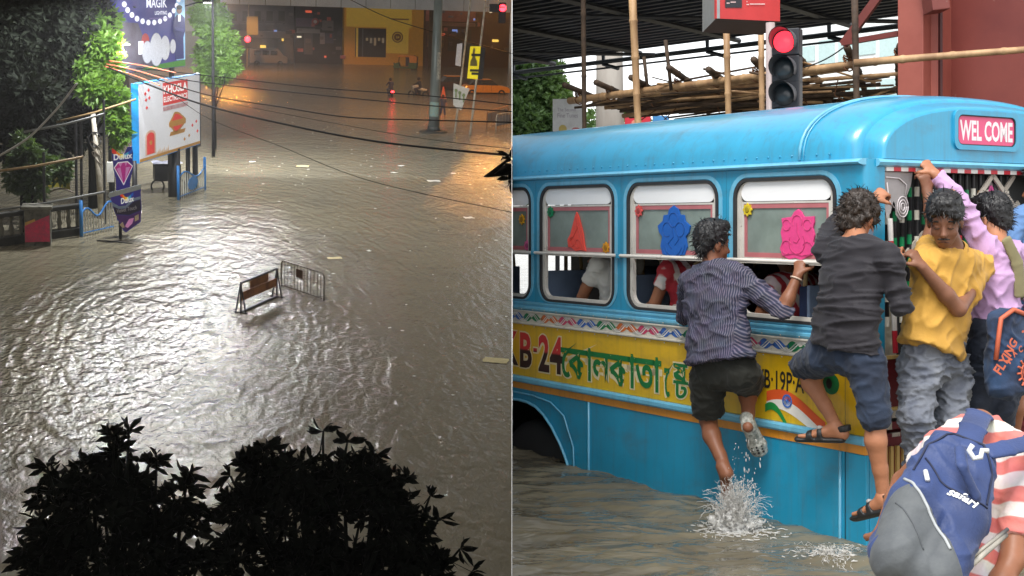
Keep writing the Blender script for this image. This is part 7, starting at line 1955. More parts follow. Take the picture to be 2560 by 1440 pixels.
def shop(name, label, u0, u1, vt, vb, m, dy=0):
    a, b = S_(u0, vb, dy), S_(u1, vt, dy); t = thing(name, label, 'shop', (a.x, YS + dy, 0)); o = Vector((a.x, YS + dy, 0))
    mb = MB(); mb.bbox((0, .3, -.4), (b.x - a.x, 6, b.z)); mb.build('wall', m, t)
    def rect(u_0, v_0, u_1, v_1, m_, nm, th=.12, dd=0.0, par=None):
        p, q = S_(u_0, v_1, dy) - o, S_(u_1, v_0, dy) - o; mb = MB(); mb.bbox((p.x, -dd + .3 - th, max(p.z, -.3)), (q.x, -dd + .298, q.z)); return mb.build(nm, m_, par or t)
    return t, rect, o
m_shopg = mat('shop_grey', srgb(104, 104, 110), .85, col2=srgb(80, 80, 88), scale=.8); m_shopd = mat('shop_dark', srgb(52, 52, 58), .8); m_shutter = mat('shutter', srgb(92, 94, 104), .5, stretch=(1, 1, 30), scale=2)
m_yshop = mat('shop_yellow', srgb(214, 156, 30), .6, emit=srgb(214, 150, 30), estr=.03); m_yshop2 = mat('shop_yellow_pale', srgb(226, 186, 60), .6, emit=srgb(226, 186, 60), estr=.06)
t, R_, o = shop('shop', 'grey shopfront with balconies left of the dark shutter', 560, 735, -40, 165, m_shopg)
for i in range(5): R_(576 + i * 30, 28, 592 + i * 30, 52, m_shopd, 'window'); R_(572 + i * 30, 60, 596 + i * 30, 64, m_shutter, 'balcony', .6)
for i in range(4): R_(575 + i * 40, 100, 606 + i * 40, 150, m_shutter, 'shutter', .1)
R_(565, 80, 730, 92, mat('signband', srgb(120, 116, 122), .6), 'sign_band', .3)
t, R_, o = shop('shop', 'dark shop with a purple signboard and round red sign', 737, 858, -40, 158, m_shopd)
R_(712 + 28, 46, 782, 66, mat('sign_purple', srgb(96, 80, 110), .6), 'signboard', .3); R_(742, 72, 800, 82, mat('sign_grey2', srgb(150, 150, 156), .6), 'sign_band', .3); R_(760, 84, 782, 136, m_shutter, 'shutter', .1); R_(812, 84, 834, 108, mat('poster_blue', srgb(70, 74, 100), .6), 'poster', .2); R_(800, 82, 812, 110, mat('poster_pale', srgb(150, 150, 166), .6), 'poster', .25); R_(806, 52, 834, 76, mat('facade_pale', srgb(124, 122, 126), .7), 'upper_window', .2)
c = S_(788, 54) - o; mb = MB(); mb.lathe([(0, .06), (.36, .05), (.4, 0)], c + Vector((0, -.1, 0)), (0, -1, 0), 20); rd = mb.build('round_sign', mat('round_red', srgb(170, 70, 76), .6), t, smooth=True); mb = MB(); mb.lathe([(0, .08), (.2, .08)], c + Vector((0, -.1, 0)), (0, -1, 0), 16); mb.build('round_sign_centre', mat('round_white', srgb(200, 190, 194), .6), rd)
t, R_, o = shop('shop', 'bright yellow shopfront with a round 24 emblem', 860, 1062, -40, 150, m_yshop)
R_(888, 72, 966, 142, m_shopd, 'shop_opening', .05); R_(890, 70, 896, 142, m_yshop2, 'door_frame', .16); R_(905, 72, 909, 142, m_shutter, 'door_frame', .16)
for i in range(5): R_(915 + i * 10, 95, 921 + i * 10, 102 + (i % 3) * 6, mat('goods_%d' % (i % 3), [srgb(130, 110, 70), srgb(90, 90, 110), srgb(120, 80, 60)][i % 3], .6, emit=srgb(150, 130, 100), estr=.15), 'shelf_goods', .12)
R_(966, 68, 1022, 133, m_yshop2, 'emblem_panel', .2); R_(866, 22, 1030, 66, m_yshop2, 'sign_fascia', .25)
c = S_(994, 93) - o; m_br = mat('emblem_brown', srgb(126, 60, 30), .6)
mb = MB(); mb.ring(circ(0, 0, .62), circ(0, 0, .50), c + Vector((0, .04, 0)), (1, 0, 0), Z3, (0, .03, 0)); em = mb.build('emblem', m_br, t)
mb = MB(); mb.prism(circ(0, 0, .40), c + Vector((0, .05, 0)), (1, 0, 0), Z3, (0, .03, 0)); mb.build('emblem_disc', m_br, em)
mb = MB(); add_text(mb, '24', c + Vector((-.2, .045, -.14)), (1, 0, 0), Z3, .4, .28, .03); mb.build('lettering', m_yshop2, em, fix=False)
mb = MB(); add_text(mb, 'Golden Diamonds', S_(977, 51) - o + Vector((0, .03, 0)), (1, 0, 0), Z3, 2.2, .32, .02) if False else mb.box(S_(1000, 48) - o + Vector((0, .02, 0)), (2.0, .02, .14)); mb.build('sign_line', m_br, t)
t, R_, o = shop('shop', 'brown shopfront with painted hoarding behind the thick steel pole', 1064, 1279.4, -40, 150, mat('shop_brown', srgb(84, 52, 48), .8))
R_(1035 + 30, 18, 1190, 52, mat('hoarding_maroon', srgb(130, 66, 56), .6, col2=srgb(160, 100, 84), scale=1.4, emit=srgb(130, 66, 56), estr=.05), 'hoarding', .25); R_(1090, 58, 1186, 64, mat('awning_pale', srgb(150, 110, 100), .6), 'awning', .9); R_(1068, 74, 1110, 118, mat('stall_goods', srgb(140, 100, 50), .7, col2=srgb(70, 60, 70), scale=3, var=.6), 'stall', .3); R_(1120, 74, 1180, 128, m_shopd, 'shop_opening', .05)
rq = random.Random(31)
cl = [mat('lit_sign_%d' % i, c, .5, emit=c, estr=e_) for i, (c, e_) in enumerate([(srgb(230, 220, 190), .5), (srgb(214, 90, 60), .35), (srgb(120, 150, 220), .35), (srgb(240, 200, 90), .6), (srgb(120, 116, 124), .0), (srgb(70, 66, 74), .0), (srgb(160, 80, 70), .05)])]
for i in range(64):
    u = rq.uniform(640, 860) if i % 3 else rq.uniform(1095, 1270); v = rq.choice([rq.uniform(22, 60), rq.uniform(66, 92), rq.uniform(95, 140)]); w_, h_ = rq.uniform(3, 16), rq.uniform(2, 9)
    lit = rq.random() < .22; R_(u, v, u + w_, v + h_, cl[rq.randrange(4) if lit else rq.randrange(4, 7)], 'shop_clutter', rq.uniform(.3, .7))
# parked two-wheelers in front of the shops
base = bike('parked two-wheeler in front of the yellow shop, leftmost of the row', S_(842, 150, -3) * 1.0, 1.2, False)
row = [(872, 1.35, 'parked two-wheeler second from the left before the yellow shop'), (902, 1.15, 'parked two-wheeler in the middle of the row before the yellow shop'), (930, 1.4, 'parked two-wheeler second from the right before the yellow shop'), (955, 1.2, 'parked two-wheeler at the right end of the row before the yellow shop')]
for (u, rz, lb) in row: q = Lg(u, 152); c_ = copy_tree(base, (q.x, q.y, -.25), rz, lb); c_['group'] = 'two-wheelers parked before the shops'
q = Lg(842, 152); base.matrix_world = ML @ Matrix.Translation((q.x, q.y, -.25)) @ Matrix.Rotation(1.2, 4, 'Z'); base['group'] = 'two-wheelers parked before the shops'
# van
q = Lg(668, 160); t = thing('van', 'pale delivery van parked before the grey shopfront', 'van', (q.x, q.y, -.25), .1)
mb = MB(); mb.prism([(-2, .4), (-2, 1.9), (1.1, 1.95), (1.7, 1.2), (2.1, 1.05), (2.1, .4)], (0, -.85, 0), (1, 0, 0), Z3, (0, 1.7, 0)); mb.build('body', mat('van_pale', srgb(130, 130, 140), .5), t, bevel=.05)
for x in (-1.5, -.6, .3): mb = MB(); mb.bbox((x, -.865, 1.25), (x + .7, -.852, 1.75)); mb.build('window', m_glassd, t)
for x in (-1.2, 1.3): mb = MB(); mb.lathe([(.16, -.1), (.32, -.1), (.34, 0), (.32, .1)], (x, -.8, .34), (0, 1, 0), 16); mb.build('wheel', m_tyre, t, smooth=True)

# --- billboards
def bb_frame(BL, BR, ztop):
    ex = BR - BL; ex.z = 0; w_ = ex.length; ex.normalize(); n = Vector((ex.y, -ex.x, 0)); n = n if n.y < 0 else -n
    return Vector((BL.x, BL.y, 0)), ex, n, w_
BL, BR = Ly(348, 408, 52), Ly(500, 361, 58.4); zb = (BL.z + BR.z) / 2; zt = (Ly(343, 214, 52).z + Ly(495, 180, 58.4).z) / 2
o, ex, n, w_ = bb_frame(BL, BR, zt); hB = zt - zb
kb = thing('billboard', 'white backlit electronics shop billboard with a red name panel', 'billboard', o)
def KP(a, b, d=0.0): return ex * a + Z3 * (zb + b) + n * d
m_kw = mat('billboard_white', srgb(216, 218, 224), .4, var=.04, emit=srgb(216, 220, 230), estr=.10)
def kpoly(pts, m, nm, d, par=None, th=.004): mb = MB(); mb.prism(pts, KP(0, 0, d), ex, Z3, n * th); return mb.build(nm, m, par or kb)
mb = MB(); mb.prism([(0, 0), (w_, 0), (w_, hB), (0, hB)], KP(0, 0, 0), ex, Z3, -n * .28); mb.build('light_box', mat('box_blue', srgb(40, 140, 210), .4, emit=srgb(40, 140, 210), estr=.12), kb)
kpoly([(.03, .03), (w_ - .03, .03), (w_ - .03, hB - .03), (.03, hB - .03)], m_kw, 'face', .003)
m_kred = mat('panel_red', srgb(206, 44, 44), .5, emit=srgb(206, 44, 44), estr=.15); m_kgold = mat('print_gold', srgb(206, 150, 60), .5)
x0, x1, z0, z1 = w_ * .37, w_ * .78, hB * .66, hB * .955
kpoly([(x0, z0), (x1, z0), (x1, z1), (x0, z1)], m_kred, 'name_panel', .010)
mb = MB(); add_text(mb, 'KHOSLA', KP(x0 + .06, z0 + (z1 - z0) * .5, .017), ex, Z3, (x1 - x0) - .12, (z1 - z0) * .38, .03); add_text(mb, 'ELECTRONICS', KP(x0 + .06, z0 + (z1 - z0) * .14, .017), ex, Z3, (x1 - x0) - .12, (z1 - z0) * .24, .025); mb.build('lettering', mat('print_kwhite', srgb(244, 240, 240), .5, emit=(1, 1, 1), estr=.2), kb, fix=False)
kpoly([(x0, z0 - .22), (x1, z0 - .22), (x1, z0 - .06), (x0, z0 - .06)], mat('sub_panel', srgb(214, 190, 196), .5, col2=srgb(190, 120, 130), scale=8, var=.3), 'sub_line', .010)
kx = w_ / 3.0
cx_, cz_ = w_ * .60, hB * .40; sh = [(kx * math.cos(a) * (.36 + .06 * math.cos(4 * a)), math.sin(a) * (.42 + .05 * math.cos(3 * a))) for a in [i * 6.2832 / 28 for i in range(28)]]
kpoly([(cx_ + p[0], cz_ + p[1]) for p in sh], m_kgold, 'emblem', .010); kpoly([(cx_ + p[0] * .8, cz_ + p[1] * .8) for p in sh], m_kred, 'emblem', .015); kpoly(rrect(cx_ - .42 * kx, cz_ - .14, cx_ + .42 * kx, cz_ + .10, .08), m_kgold, 'emblem', .020); kpoly([(cx_ - .4 * kx, cz_ - .5), (cx_ + .35 * kx, cz_ - .5), (cx_ + .42 * kx, cz_ - .34), (cx_ - .34 * kx, cz_ - .34)], m_kgold, 'emblem', .010)
def archpts(cx, z0, w, h): return [(cx - w * kx, z0), (cx + w * kx, z0)] + [(cx + w * kx * math.cos(a), z0 + h - w + w * math.sin(a)) for a in [i * math.pi / 10 for i in range(11)]]
kpoly(archpts(w_ * .17, .22, .24, .95), mat('arch_cream', srgb(226, 190, 170), .5), 'arch_motif', .010); kpoly(archpts(w_ * .17, .24, .17, .84), m_kred, 'arch_motif', .015); kpoly(circ(w_ * .17, .68, .06 * kx, .09), m_kgold, 'arch_motif', .020)
kpoly([(.03, .03), (w_ - .03, .03), (w_ - .03, .15), (.03, .15)], m_kgold, 'bottom_strip', .010)
for (fx, fz) in ((.10, .86), (.15, .9), (.11, .78), (.16, .8), (.12, .68), (.86, .30), (.93, .34), (.95, .20), (.72, .14), (.8, .17)): kpoly([(w_ * fx + .055 * kx * c_, hB * fz + .08 * s_) for c_, s_ in ((0, -1), (1, 0), (0, 1), (-1, 0))], m_kred if fx < .5 or fx > .84 else m_kgold, 'print_motif', .010)
for i in range(9): kpoly([(w_ * (.26 + i * .022), .16), (w_ * (.274 + i * .022), .16), (w_ * (.270 + i * .022), .24 + .07 * (i % 3))], m_kgold, 'print_motif', .010)
for (a, r) in ((.02, .10), (w_ * .62, .26), (w_ * .86, .10), (w_ * .99, .12)):
    mb = MB(); mb.cyl(KP(a, -zb - .4, -.2), KP(a, .1, -.2), r, n=10); mb.build('post', m_blk2, kb, smooth=True)
kpoly([(w_ + .02, -.15), (w_ + .45, -.15), (w_ + .45, hB), (w_ + .02, hB)], m_blk2, 'side_board', -.2, th=.08)
# upper billboard
BL, BR = Ly(290, 190, 55.5), Ly(463, 161, 61.5); zb = (BL.z + BR.z) / 2; o, ex, n, w_ = bb_frame(BL, BR, 0); hM = 4.1
mg = thing('billboard', 'blue lighting billboard with a suited man above the electronics board', 'billboard', o)
def kpoly(pts, m, nm, d, par=None, th=.004): mb = MB(); mb.prism(pts, KP(0, 0, d), ex, Z3, n * th); return mb.build(nm, m, par or mg)
m_mg = mat('lighting_blue', srgb(44, 58, 140), .5, col2=srgb(84, 74, 144), scale=.5, emit=srgb(60, 80, 180), estr=.06)
mb = MB(); mb.prism([(0, 0), (w_, 0), (w_, hM), (0, hM)], KP(0, 0, 0), ex, Z3, -n * .2); mb.build('face', m_mg, mg)
kpoly([(0.02, .02), (w_ * .55, .02), (w_ * .30, 2.0), (.02, 2.1)], mat('print_grey', srgb(112, 108, 124), .6, col2=srgb(90, 82, 96), scale=1.2), 'print_patch', .006)  # greyer patch over the lower left of the board
kpoly([(w_ * .35, .02), (w_ - .02, .02), (w_ - .02, .30), (w_ * .62, .22), (w_ * .38, .12)], mat('print_green', srgb(60, 130, 40), .5, emit=srgb(60, 130, 40), estr=.1), 'print_grass', .012)
kpoly([(w_ * .86, .3), (w_ - .02, .3), (w_ - .02, hM - .05), (w_ * .9, hM - .05), (w_ * .84, 2.2)], mat('painted_glow', srgb(150, 200, 240), .5, emit=srgb(150, 200, 240), estr=.12), 'painted_glow', .010)  # lamp glow on the board's right side put in as colour
m_bulb = mat('bulb_white', srgb(230, 230, 235), .4, emit=srgb(235, 240, 255), estr=.35)
for i in range(13):
    a = math.radians(205 + i * 11.5); kpoly(circ(w_ * (.50 + .42 * math.cos(a)), 3.35 + 1.65 * math.sin(a) * .82, .09 * kx, .12, 10), m_bulb, 'print_bulb', .016)
for (cx_, cz_, rx, rz_) in ((.42, .62, .20, .46), (.68, .74, .20, .52), (.55, .70, .27, .70), (.80, .78, .12, .30)): kpoly(circ(w_ * cx_, cz_ + .15, rx * kx + .03, rz_ + .02, 20), mat('lamp_rim', srgb(160, 160, 175), .5), 'print_lamp', .020 + rx * .03); kpoly(circ(w_ * cx_, cz_ + .15, rx * kx, rz_, 20), mat('lamp_disc', srgb(206, 208, 216), .5, emit=srgb(206, 208, 216), estr=.12), 'print_lamp', .026 + rx * .03)
kpoly([(w_ * .30, .7), (w_ * .37, .7), (w_ * .37, 1.25), (w_ * .30, 1.25)], m_bulb, 'print_box', .016); kpoly(circ(w_ * .40, 1.25, .16 * kx, .32, 14), mat('print_red', srgb(190, 60, 60), .5), 'print_disc', .014)
mb = MB(); add_text(mb, 'MAGIK', KP(w_ * .42, 2.62, .018), ex, Z3, w_ * .30, .40, .02); add_text(mb, 'LIGHTING', KP(w_ * .54, 2.32, .018), ex, Z3, w_ * .18, .16, .02); mb.build('lettering', m_bulb, mg, fix=False)
kpoly([(w_ * .46, 2.14), (w_ * .78, 2.14), (w_ * .78, 2.20), (w_ * .46, 2.20)], mat('sub_violet', srgb(130, 110, 190), .5), 'sub_line', .016)
kp0 = kpoly
def kpoly(pts, m, nm, d): return kp0([(sx_ + (p[0] - sx_) * kx, p[1]) for p in pts], m, nm, d)
m_suit = mat('print_suit', srgb(40, 46, 120), .6); sx_ = w_ * .905
kpoly([(sx_ - .20, .35), (sx_ + .20, .35), (sx_ + .18, 1.3), (sx_ + .27, 1.6), (sx_ + .25, 2.15), (sx_ + .10, 2.3), (sx_ - .10, 2.3), (sx_ - .25, 2.1), (sx_ - .28, 1.6), (sx_ - .18, 1.3)], m_suit, 'print_suit', .018)
kpoly([(sx_ - .06, 2.0), (sx_ + .05, 2.0), (sx_ + .06, 2.3), (sx_ - .06, 2.3)], m_bulb, 'print_shirt', .024); kpoly(circ(sx_, 2.50, .12, .17, 14), mat('print_skin', srgb(150, 110, 96), .6), 'print_face', .024); kpoly(circ(sx_, 2.62, .13, .10, 14), m_blk2, 'print_hair', .028); kpoly([(sx_ - .22, 1.62), (sx_ + .2, 1.52), (sx_ + .2, 1.66), (sx_ - .22, 1.78)], mat('print_sleeve', srgb(60, 66, 140), .6), 'print_arm', .024)
for a in (.15, w_ * .9): mb = MB(); mb.cyl(KP(a, -zb - .4, -.35), KP(a, hM, -.35), .12, n=8); mb.build('post', m_blk2, mg)
# small lamp on an arm in front of the upper board
q = Ly(306, 108, 53.5); t = thing('flood_lamp', 'small lit lamp on an arm before the lighting billboard', 'lamp', q)
mb = MB(); mb.tube([(0, 0, .05), (-.7, .6, -.1), (-1.0, 1.4, -.2)], .03, 6); mb.build('arm', m_dark, t); mb = MB(); mb.box((0.05, 0, .03), (.5, .22, .12)); mb.build('housing', m_dark, t, bevel=.02); mb = MB(); mb.box((.08, -.02, -.04), (.4, .16, .03)); mb.build('lens', mat('flood_lens', (.9, .9, .9), .3, emit=(1, .95, .85), estr=9.0), t)
point_light('flood_light', Vector((.08, -.1, -.25)), 380, (1, .95, .88), .08, t)
q = Ly(512, 6, 62.0); t = thing('flood_lamp', 'bright white lamp at the right end of the upper billboard shining on the tree', 'lamp', q)
mb = MB(); mb.tube([(-.9, .5, -.2), (-.3, .2, .0), (0, 0, 0)], .03, 6); mb.build('arm', m_dark, t); mb = MB(); mb.box((.1, .02, .06), (.4, .3, .12)); mb.build('housing', m_dark, t, bevel=.02); mb = MB(); mb.box((.12, .02, -.02), (.32, .24, .03)); mb.build('lens', mat('flood_lens', (.9, .9, .9), .3, emit=(1, .95, .85), estr=9.0), t)
fl = point_light('flood_light', Vector((.15, .1, -.12)), 2200, WHITE, .1, t, 'SPOT'); fl.data.spot_size = math.radians(120); fl.data.spot_blend = .3; fl.rotation_euler = Vector((-.35, -.75, .5)).to_track_quat('Z', 'Y').to_euler()
# --- paint shop standees
def standee(label, u0, v0, u1, v1, y, rz=.12):
    """plane with its own axes; returns mapping from 0..1 board coordinates"""
    a, b = Ly(u0, v1, y), Ly(u1, v0, y); t = thing('standee', label, 'standee', (a.x, y, 0)); ex = Vector((math.cos(rz), math.sin(rz), 0)); n = Vector((ex.y, -ex.x, 0))
    W_, H_, z0 = (b.x - a.x) / math.cos(rz), b.z - a.z, a.z
    def poly(pts, m, nm, d, th=.01, par=None): mb = MB(); mb.prism([(p[0] * W_, z0 + p[1] * H_) for p in pts], n * d, ex, Z3, n * th); return mb.build(nm, m, par or t)
    def txt(s, x, z, w, h, m, d, bold=.02, tilt=0.0):
        V, Fc = text_geo(s, w * W_, h * H_, bold); mb = MB(); mb.add([ex * (x * W_ + p[0]) + Z3 * (z0 + z * H_ + p[1] + p[0] * tilt) + n * d for p in V], Fc); mb.build('lettering', m, t, fix=False)
    return t, poly, txt
m_dxb = mat('standee_blue', srgb(58, 48, 140), .45, emit=srgb(58, 48, 140), estr=.08); m_dxw = mat('standee_white', srgb(236, 236, 240), .45, emit=(1, 1, 1), estr=.15); m_dxp = mat('standee_pink', srgb(206, 50, 150), .4, emit=srgb(206, 50, 150), estr=.1); m_dxl = mat('standee_lilac', srgb(230, 150, 210), .4, emit=srgb(230, 150, 210), estr=.1)
sw = [mat('swoosh_%d' % i, c, .4, emit=c, estr=.15) for i, c in enumerate([srgb(214, 50, 40), srgb(236, 150, 30), srgb(230, 214, 60), srgb(70, 170, 200), srgb(30, 90, 190)])]
def swoosh(poly, x, z, w, h, d):
    for i in range(5):
        a0, a1 = i / 5, (i + 1) / 5; f = lambda a: (x + w * a, z + h * (.35 + .5 * math.sin(a * 5.2 + 2.0)), .34 * h * (1.0 - .3 * a))
        p, q = f(a0), f(a1 + .02); poly([(p[0], p[1] - p[2]), (q[0], q[1] - q[2]), (q[0], q[1] + q[2]), (p[0], p[1] + p[2])], sw[i], 'swoosh', d)
t, poly, txt = standee('blue paint standee with a pink diamond, upper of two', 279, 366, 332, 482, 47.5)
poly([(.05, .82), (.25, .80), (.45, .78), (.62, .86), (.75, .98), (.95, .99), (1, .86), (.97, .7), (1.0, .55), (.92, .4), (.84, .25), (.82, -.6), (.22, -.6), (.2, .3), (.1, .5), (.08, .7)], m_dxb, 'panel', 0, .03)
poly([(.12, .54), (.3, .66), (.75, .68), (.98, .58), (.55, .16)], m_dxw, 'diamond', .034); poly([(.16, .54), (.32, .64), (.73, .66), (.94, .57), (.55, .2)], m_dxp, 'diamond', .046)
for f in ([(.32, .64), (.42, .56), (.52, .65)], [(.6, .66), (.66, .57), (.73, .66)], [(.24, .52), (.42, .55), (.52, .24)], [(.66, .55), (.85, .56), (.6, .26)]): poly(f, m_dxl, 'facet', .058)
swoosh(poly, .05, .80, .9, .14, .046); txt('Dulux', .12, .70, .84, .13, m_dxw, .07, .03, .12)
t, poly, txt = standee('bucket-shaped purple paint standee, lower of two', 274, 466, 351, 577, 46.6, .22)
bk = [(.0, .82), (.98, 1.0), (1.0, .9), (.98, .86), (1.0, .5), (.97, .18), (.80, .10), (.5, -.05), (.42, .0), (.3, .18), (.15, .45), (.05, .72)]
poly(bk, m_dxb, 'panel', 0, .05); poly([(.0, .75), (.98, .92), (1.0, 1.0), (.98, 1.03), (.0, .86), (-.03, .80)], mat('lid_silver', srgb(190, 200, 206), .35, .3), 'lid', .054, .03)
poly([(.06, .66), (.3, .55), (.5, .56), (.75, .72), (.97, .76), (.97, .70), (.75, .66), (.5, .5), (.3, .49), (.1, .56)], mat('wave_grey', srgb(150, 170, 200), .4), 'wave', .054)
poly([(.12, .55), (.3, .48), (.5, .49), (.75, .64), (.97, .69), (.97, .45), (.6, .35), (.2, .38)], mat('panel_dark', srgb(46, 36, 70), .4), 'dark_panel', .066)
poly([(.2, .36), (.6, .33), (.97, .43), (.95, .22), (.78, .13), (.52, .0), (.42, .05)], mat('panel_purple', srgb(96, 50, 140), .4), 'purple_panel', .078)
poly([(.47, .1), (.6, .26), (.75, .28), (.7, .16), (.55, .06)], m_dxl, 'picture', .09); poly([(.30, .14), (.4, .2), (.46, .08), (.40, .06)], mat('chip_cream', srgb(220, 200, 170), .5), 'chip', .09); poly([(.78, .2), (.9, .24), (.9, .36), (.78, .32)], mat('chip_cream', srgb(220, 200, 170), .5), 'chip', .09)
swoosh(poly, .34, .72, .4, .14, .07); txt('Dulux', .36, .60, .40, .13, m_dxw, .09, .03, .2); txt('Velvet Touch', .22, .40, .62, .09, mat('text_silver', srgb(190, 186, 200), .4), .1, .01, .18)
mb = MB(); mb.bbox((.3, .06, -1.0), (.4, .16, .9)); mb.build('stand_leg', m_blk2, t)
# --- small blue and white railings
m_fblue = mat('fence_blue', srgb(40, 120, 190), .5); m_fwhite = mat('fence_white', srgb(220, 222, 216), .5)
def fence(label, u0, v0, u1, v1, h, n, waves=1.5, post=None):
    L0, R0 = Lg(u0, v0), Lg(u1, v1); ex = R0 - L0; w_ = ex.length; ex.normalize(); t = thing('fence', label, 'fence', L0)
    top = lambda a: h * (.80 + .20 * math.sin(a * waves * 2 * math.pi + .2) + .12 * a)
    mb = MB(); mb.tube([ex * (w_ * i / 24) + Z3 * top(i / 24) for i in range(25)], .035, 6); mb.build('top_rail', m_fblue, t, smooth=True)
    mb = MB(); mb.tube([Z3 * .12, ex * w_ + Z3 * .12], .025, 6); mb.build('bottom_rail', m_fblue, t)
    for i in range(n): a = (i + .5) / n; mb = MB(); mb.tube([ex * w_ * a + Z3 * -.3, ex * w_ * a + Z3 * (top(a) - .02)], .022, 5); mb.build('picket', m_fwhite, t)
    for a in ((0,) if post is None else post): mb = MB(); mb.tube([ex * w_ * a + Z3 * -.3, ex * w_ * a + Z3 * h * 1.35], .06, 8); mb.build('post', m_fblue, t, smooth=True)
    return t, L0, ex, w_
fence('blue and white wavy railing left of the bucket standee', 204, 592, 284, 574, .95, 12, 1.4)
t, L0, ex, w_ = fence('blue and white wavy railing under the right end of the billboard', 446, 500, 512, 474, 1.05, 13, 1.0, (0, 1))
mb = MB(); mb.prism(circ(w_ * .5, .5, .55, .28), L0 * 0 + Vector((ex.y, -ex.x, 0)) * .04, ex, Z3, Vector((ex.y, -ex.x, 0)) * .02); mb.build('oval_plate', m_fblue, t)
# --- boundary wall with balusters, pedestal with banner
A_, B_ = Lg(-60, 622), Lg(202, 586); ex = B_ - A_; w_ = ex.length; ex.normalize(); n_ = Vector((ex.y, -ex.x, 0))
bw = thing('boundary_wall', 'dark weathered balustrade wall along the left pavement', 'wall', A_)
for (z0, z1, th, nm) in ((-.4, .28, .35, 'plinth'), (.95, 1.1, .3, 'coping')): mb = MB(); mb.prism([(0, z0), (w_, z0), (w_, z1), (0, z1)], n_ * th / 2, ex, Z3, -n_ * th); mb.build(nm, m_concd, bw, bevel=.02)
mb = MB(); mb.lathe([(.07, 0), (.07, .05), (.05, .09), (.09, .24), (.05, .42), (.04, .5), (.07, .58), (.07, .67)], (0, 0, 0), (0, 0, 1), 10); b0 = mb.build('baluster', m_conc, bw, smooth=True); b0.location = ex * .2 + Z3 * .28
i = 1
while .2 + i * .36 < w_: share(b0, bw, ex * (.2 + i * .36) + Z3 * .28); i += 1
P0 = Lg(62, 616); t = thing('pedestal', 'plaster gate pedestal with a torn pink banner', 'pedestal', P0, .1)
mb = MB(); mb.bbox((0, 0, -.4), (.82, .7, 1.22)); mb.build('block', m_conc, t, bevel=.03); mb = MB(); mb.bbox((-.08, -.08, 1.225), (.9, .78, 1.34)); mb.build('cap', m_conc, t, bevel=.03)
m_ban = mat('banner_pink', srgb(206, 50, 90), .7, col2=srgb(170, 60, 90), scale=9, var=.4)
mb = MB(); mb.grid(lambda a, b: (.02 + .78 * a, -.03 - .02 * math.sin(a * 9), .15 + (.55 + .35 * a) * b), 10, 6); mb.build('banner', m_ban, t, smooth=True, fix=False)
mb = MB(); mb.add([(.02, -.05, .70), (.36, -.06, .86), (.34, -.07, .94), (.04, -.05, .82)], [(0, 1, 2, 3)]); mb.build('banner_fold', mat('banner_back', srgb(196, 150, 80), .7), t, fix=False)
q = Lg(150, 560); mb = MB(); mb.grid(lambda a, b: ((a - .5) * .75, .1 * math.sin(3 * a), .95 + .42 * b + .05 * math.sin(4 * a)), 8, 5); tag(mb.build('yellow_cloth', mat('cloth_yellow', srgb(170, 160, 50), .8), None, loc=(q.x, q.y, .35), smooth=True, fix=False), 'yellow plastic sheet hung on the railing behind the balustrade', 'sheet')
# tall back fence with pipes
fp = thing('pipe_fence', 'dark iron fence of tall posts and long pipes at the left', 'fence', (0, 0, 0))
for (u, v, vt) in ((192, 575, 300), (205, 590, 300), (262, 560, 250), (112, 590, 380)): a = Lg(u, v); b = Ly(u - 3, vt, a.y); mb = MB(); mb.tube([a - Z3 * .4, b], .05, 6); mb.build('post', m_dark, fp)
for (ua, va, ub, vb, y, c) in ((-40, 432, 208, 392, 46, 0), (-40, 530, 262, 480, 46, 1), (60, 330, 260, 285, 47, 1), (140, 305, 340, 248, 50, 0)): mb = MB(); mb.tube([Ly(ua, va, y), Ly((ua + ub) / 2, (va + vb) / 2 + 4, y), Ly(ub, vb, y)], .045, 6); mb.build('pipe', [mat('pipe_ochre', srgb(150, 124, 84), .6), mat('pipe_grey', srgb(120, 122, 120), .5)][c], fp, smooth=True)
for i in range(16): u = 128 + i * 4.6; mb = MB(); a = Ly(u, 500, 50); mb.tube([a, a + Z3 * (-.75)], .014, 5); mb.build('bar', m_gal, fp)
mb = MB(); mb.tube([Ly(120 + 65 * i / 8, 482 - 10 * math.sin(i / 8 * 3.14), 49.5) for i in range(9)], .03, 6); mb.build('arched_rail', m_gal, fp)
# lamp post with coiled cable
p = Lg(256, 545); t = thing('utility_post', 'pale utility post with coiled cable beside the wavy railing', 'pole', p)
mb = MB(); mb.tube([(0, 0, -.4), tuple(Ly(247, 430, p.y) - p), tuple(Ly(232, 280, p.y) - p)], [.13, .11, .08], 10); mb.build('post', m_polew, t, smooth=True)
for k in range(3): c = Ly(238 + 4 * k, 348 + 24 * k, p.y) - p; mb = MB(); mb.tube([c + Vector((.22 * math.cos(a * .52 + k), -.1, .28 * math.sin(a * .52))) for a in range(13)], .02, 5); mb.build('cable_coil', m_gal if k else m_dark, t, smooth=True)
mb = MB(); mb.box(Ly(276, 430, p.y) - p, (.25, .15, .75)); mb.build('meter_box', m_papw, t)
# cart under the billboard
p = Lg(418, 470); t = thing('vending_cart', 'dark covered vending cart half sunk under the billboard', 'cart', p, .2)
mb = MB(); mb.bbox((-.55, -.35, .35), (.55, .35, 1.05)); mb.build('box', m_blk2, t, bevel=.03); mb = MB(); mb.grid(lambda a, b: ((a - .5) * 1.25, (b - .5) * .9, 1.12 + .08 * math.sin(a * 9) * math.sin(b * 7)), 10, 6); mb.build('tarpaulin', mat('tarp_pale', srgb(150, 152, 170), .4), t, smooth=True, fix=False)
for x in (-.45, .45): mb = MB(); mb.lathe([(.24, -.03), (.3, -.03), (.3, .03), (.24, .03)], (x, -.38, .15), (0, 1, 0), 16); mb.build('wheel', m_tyre, t)
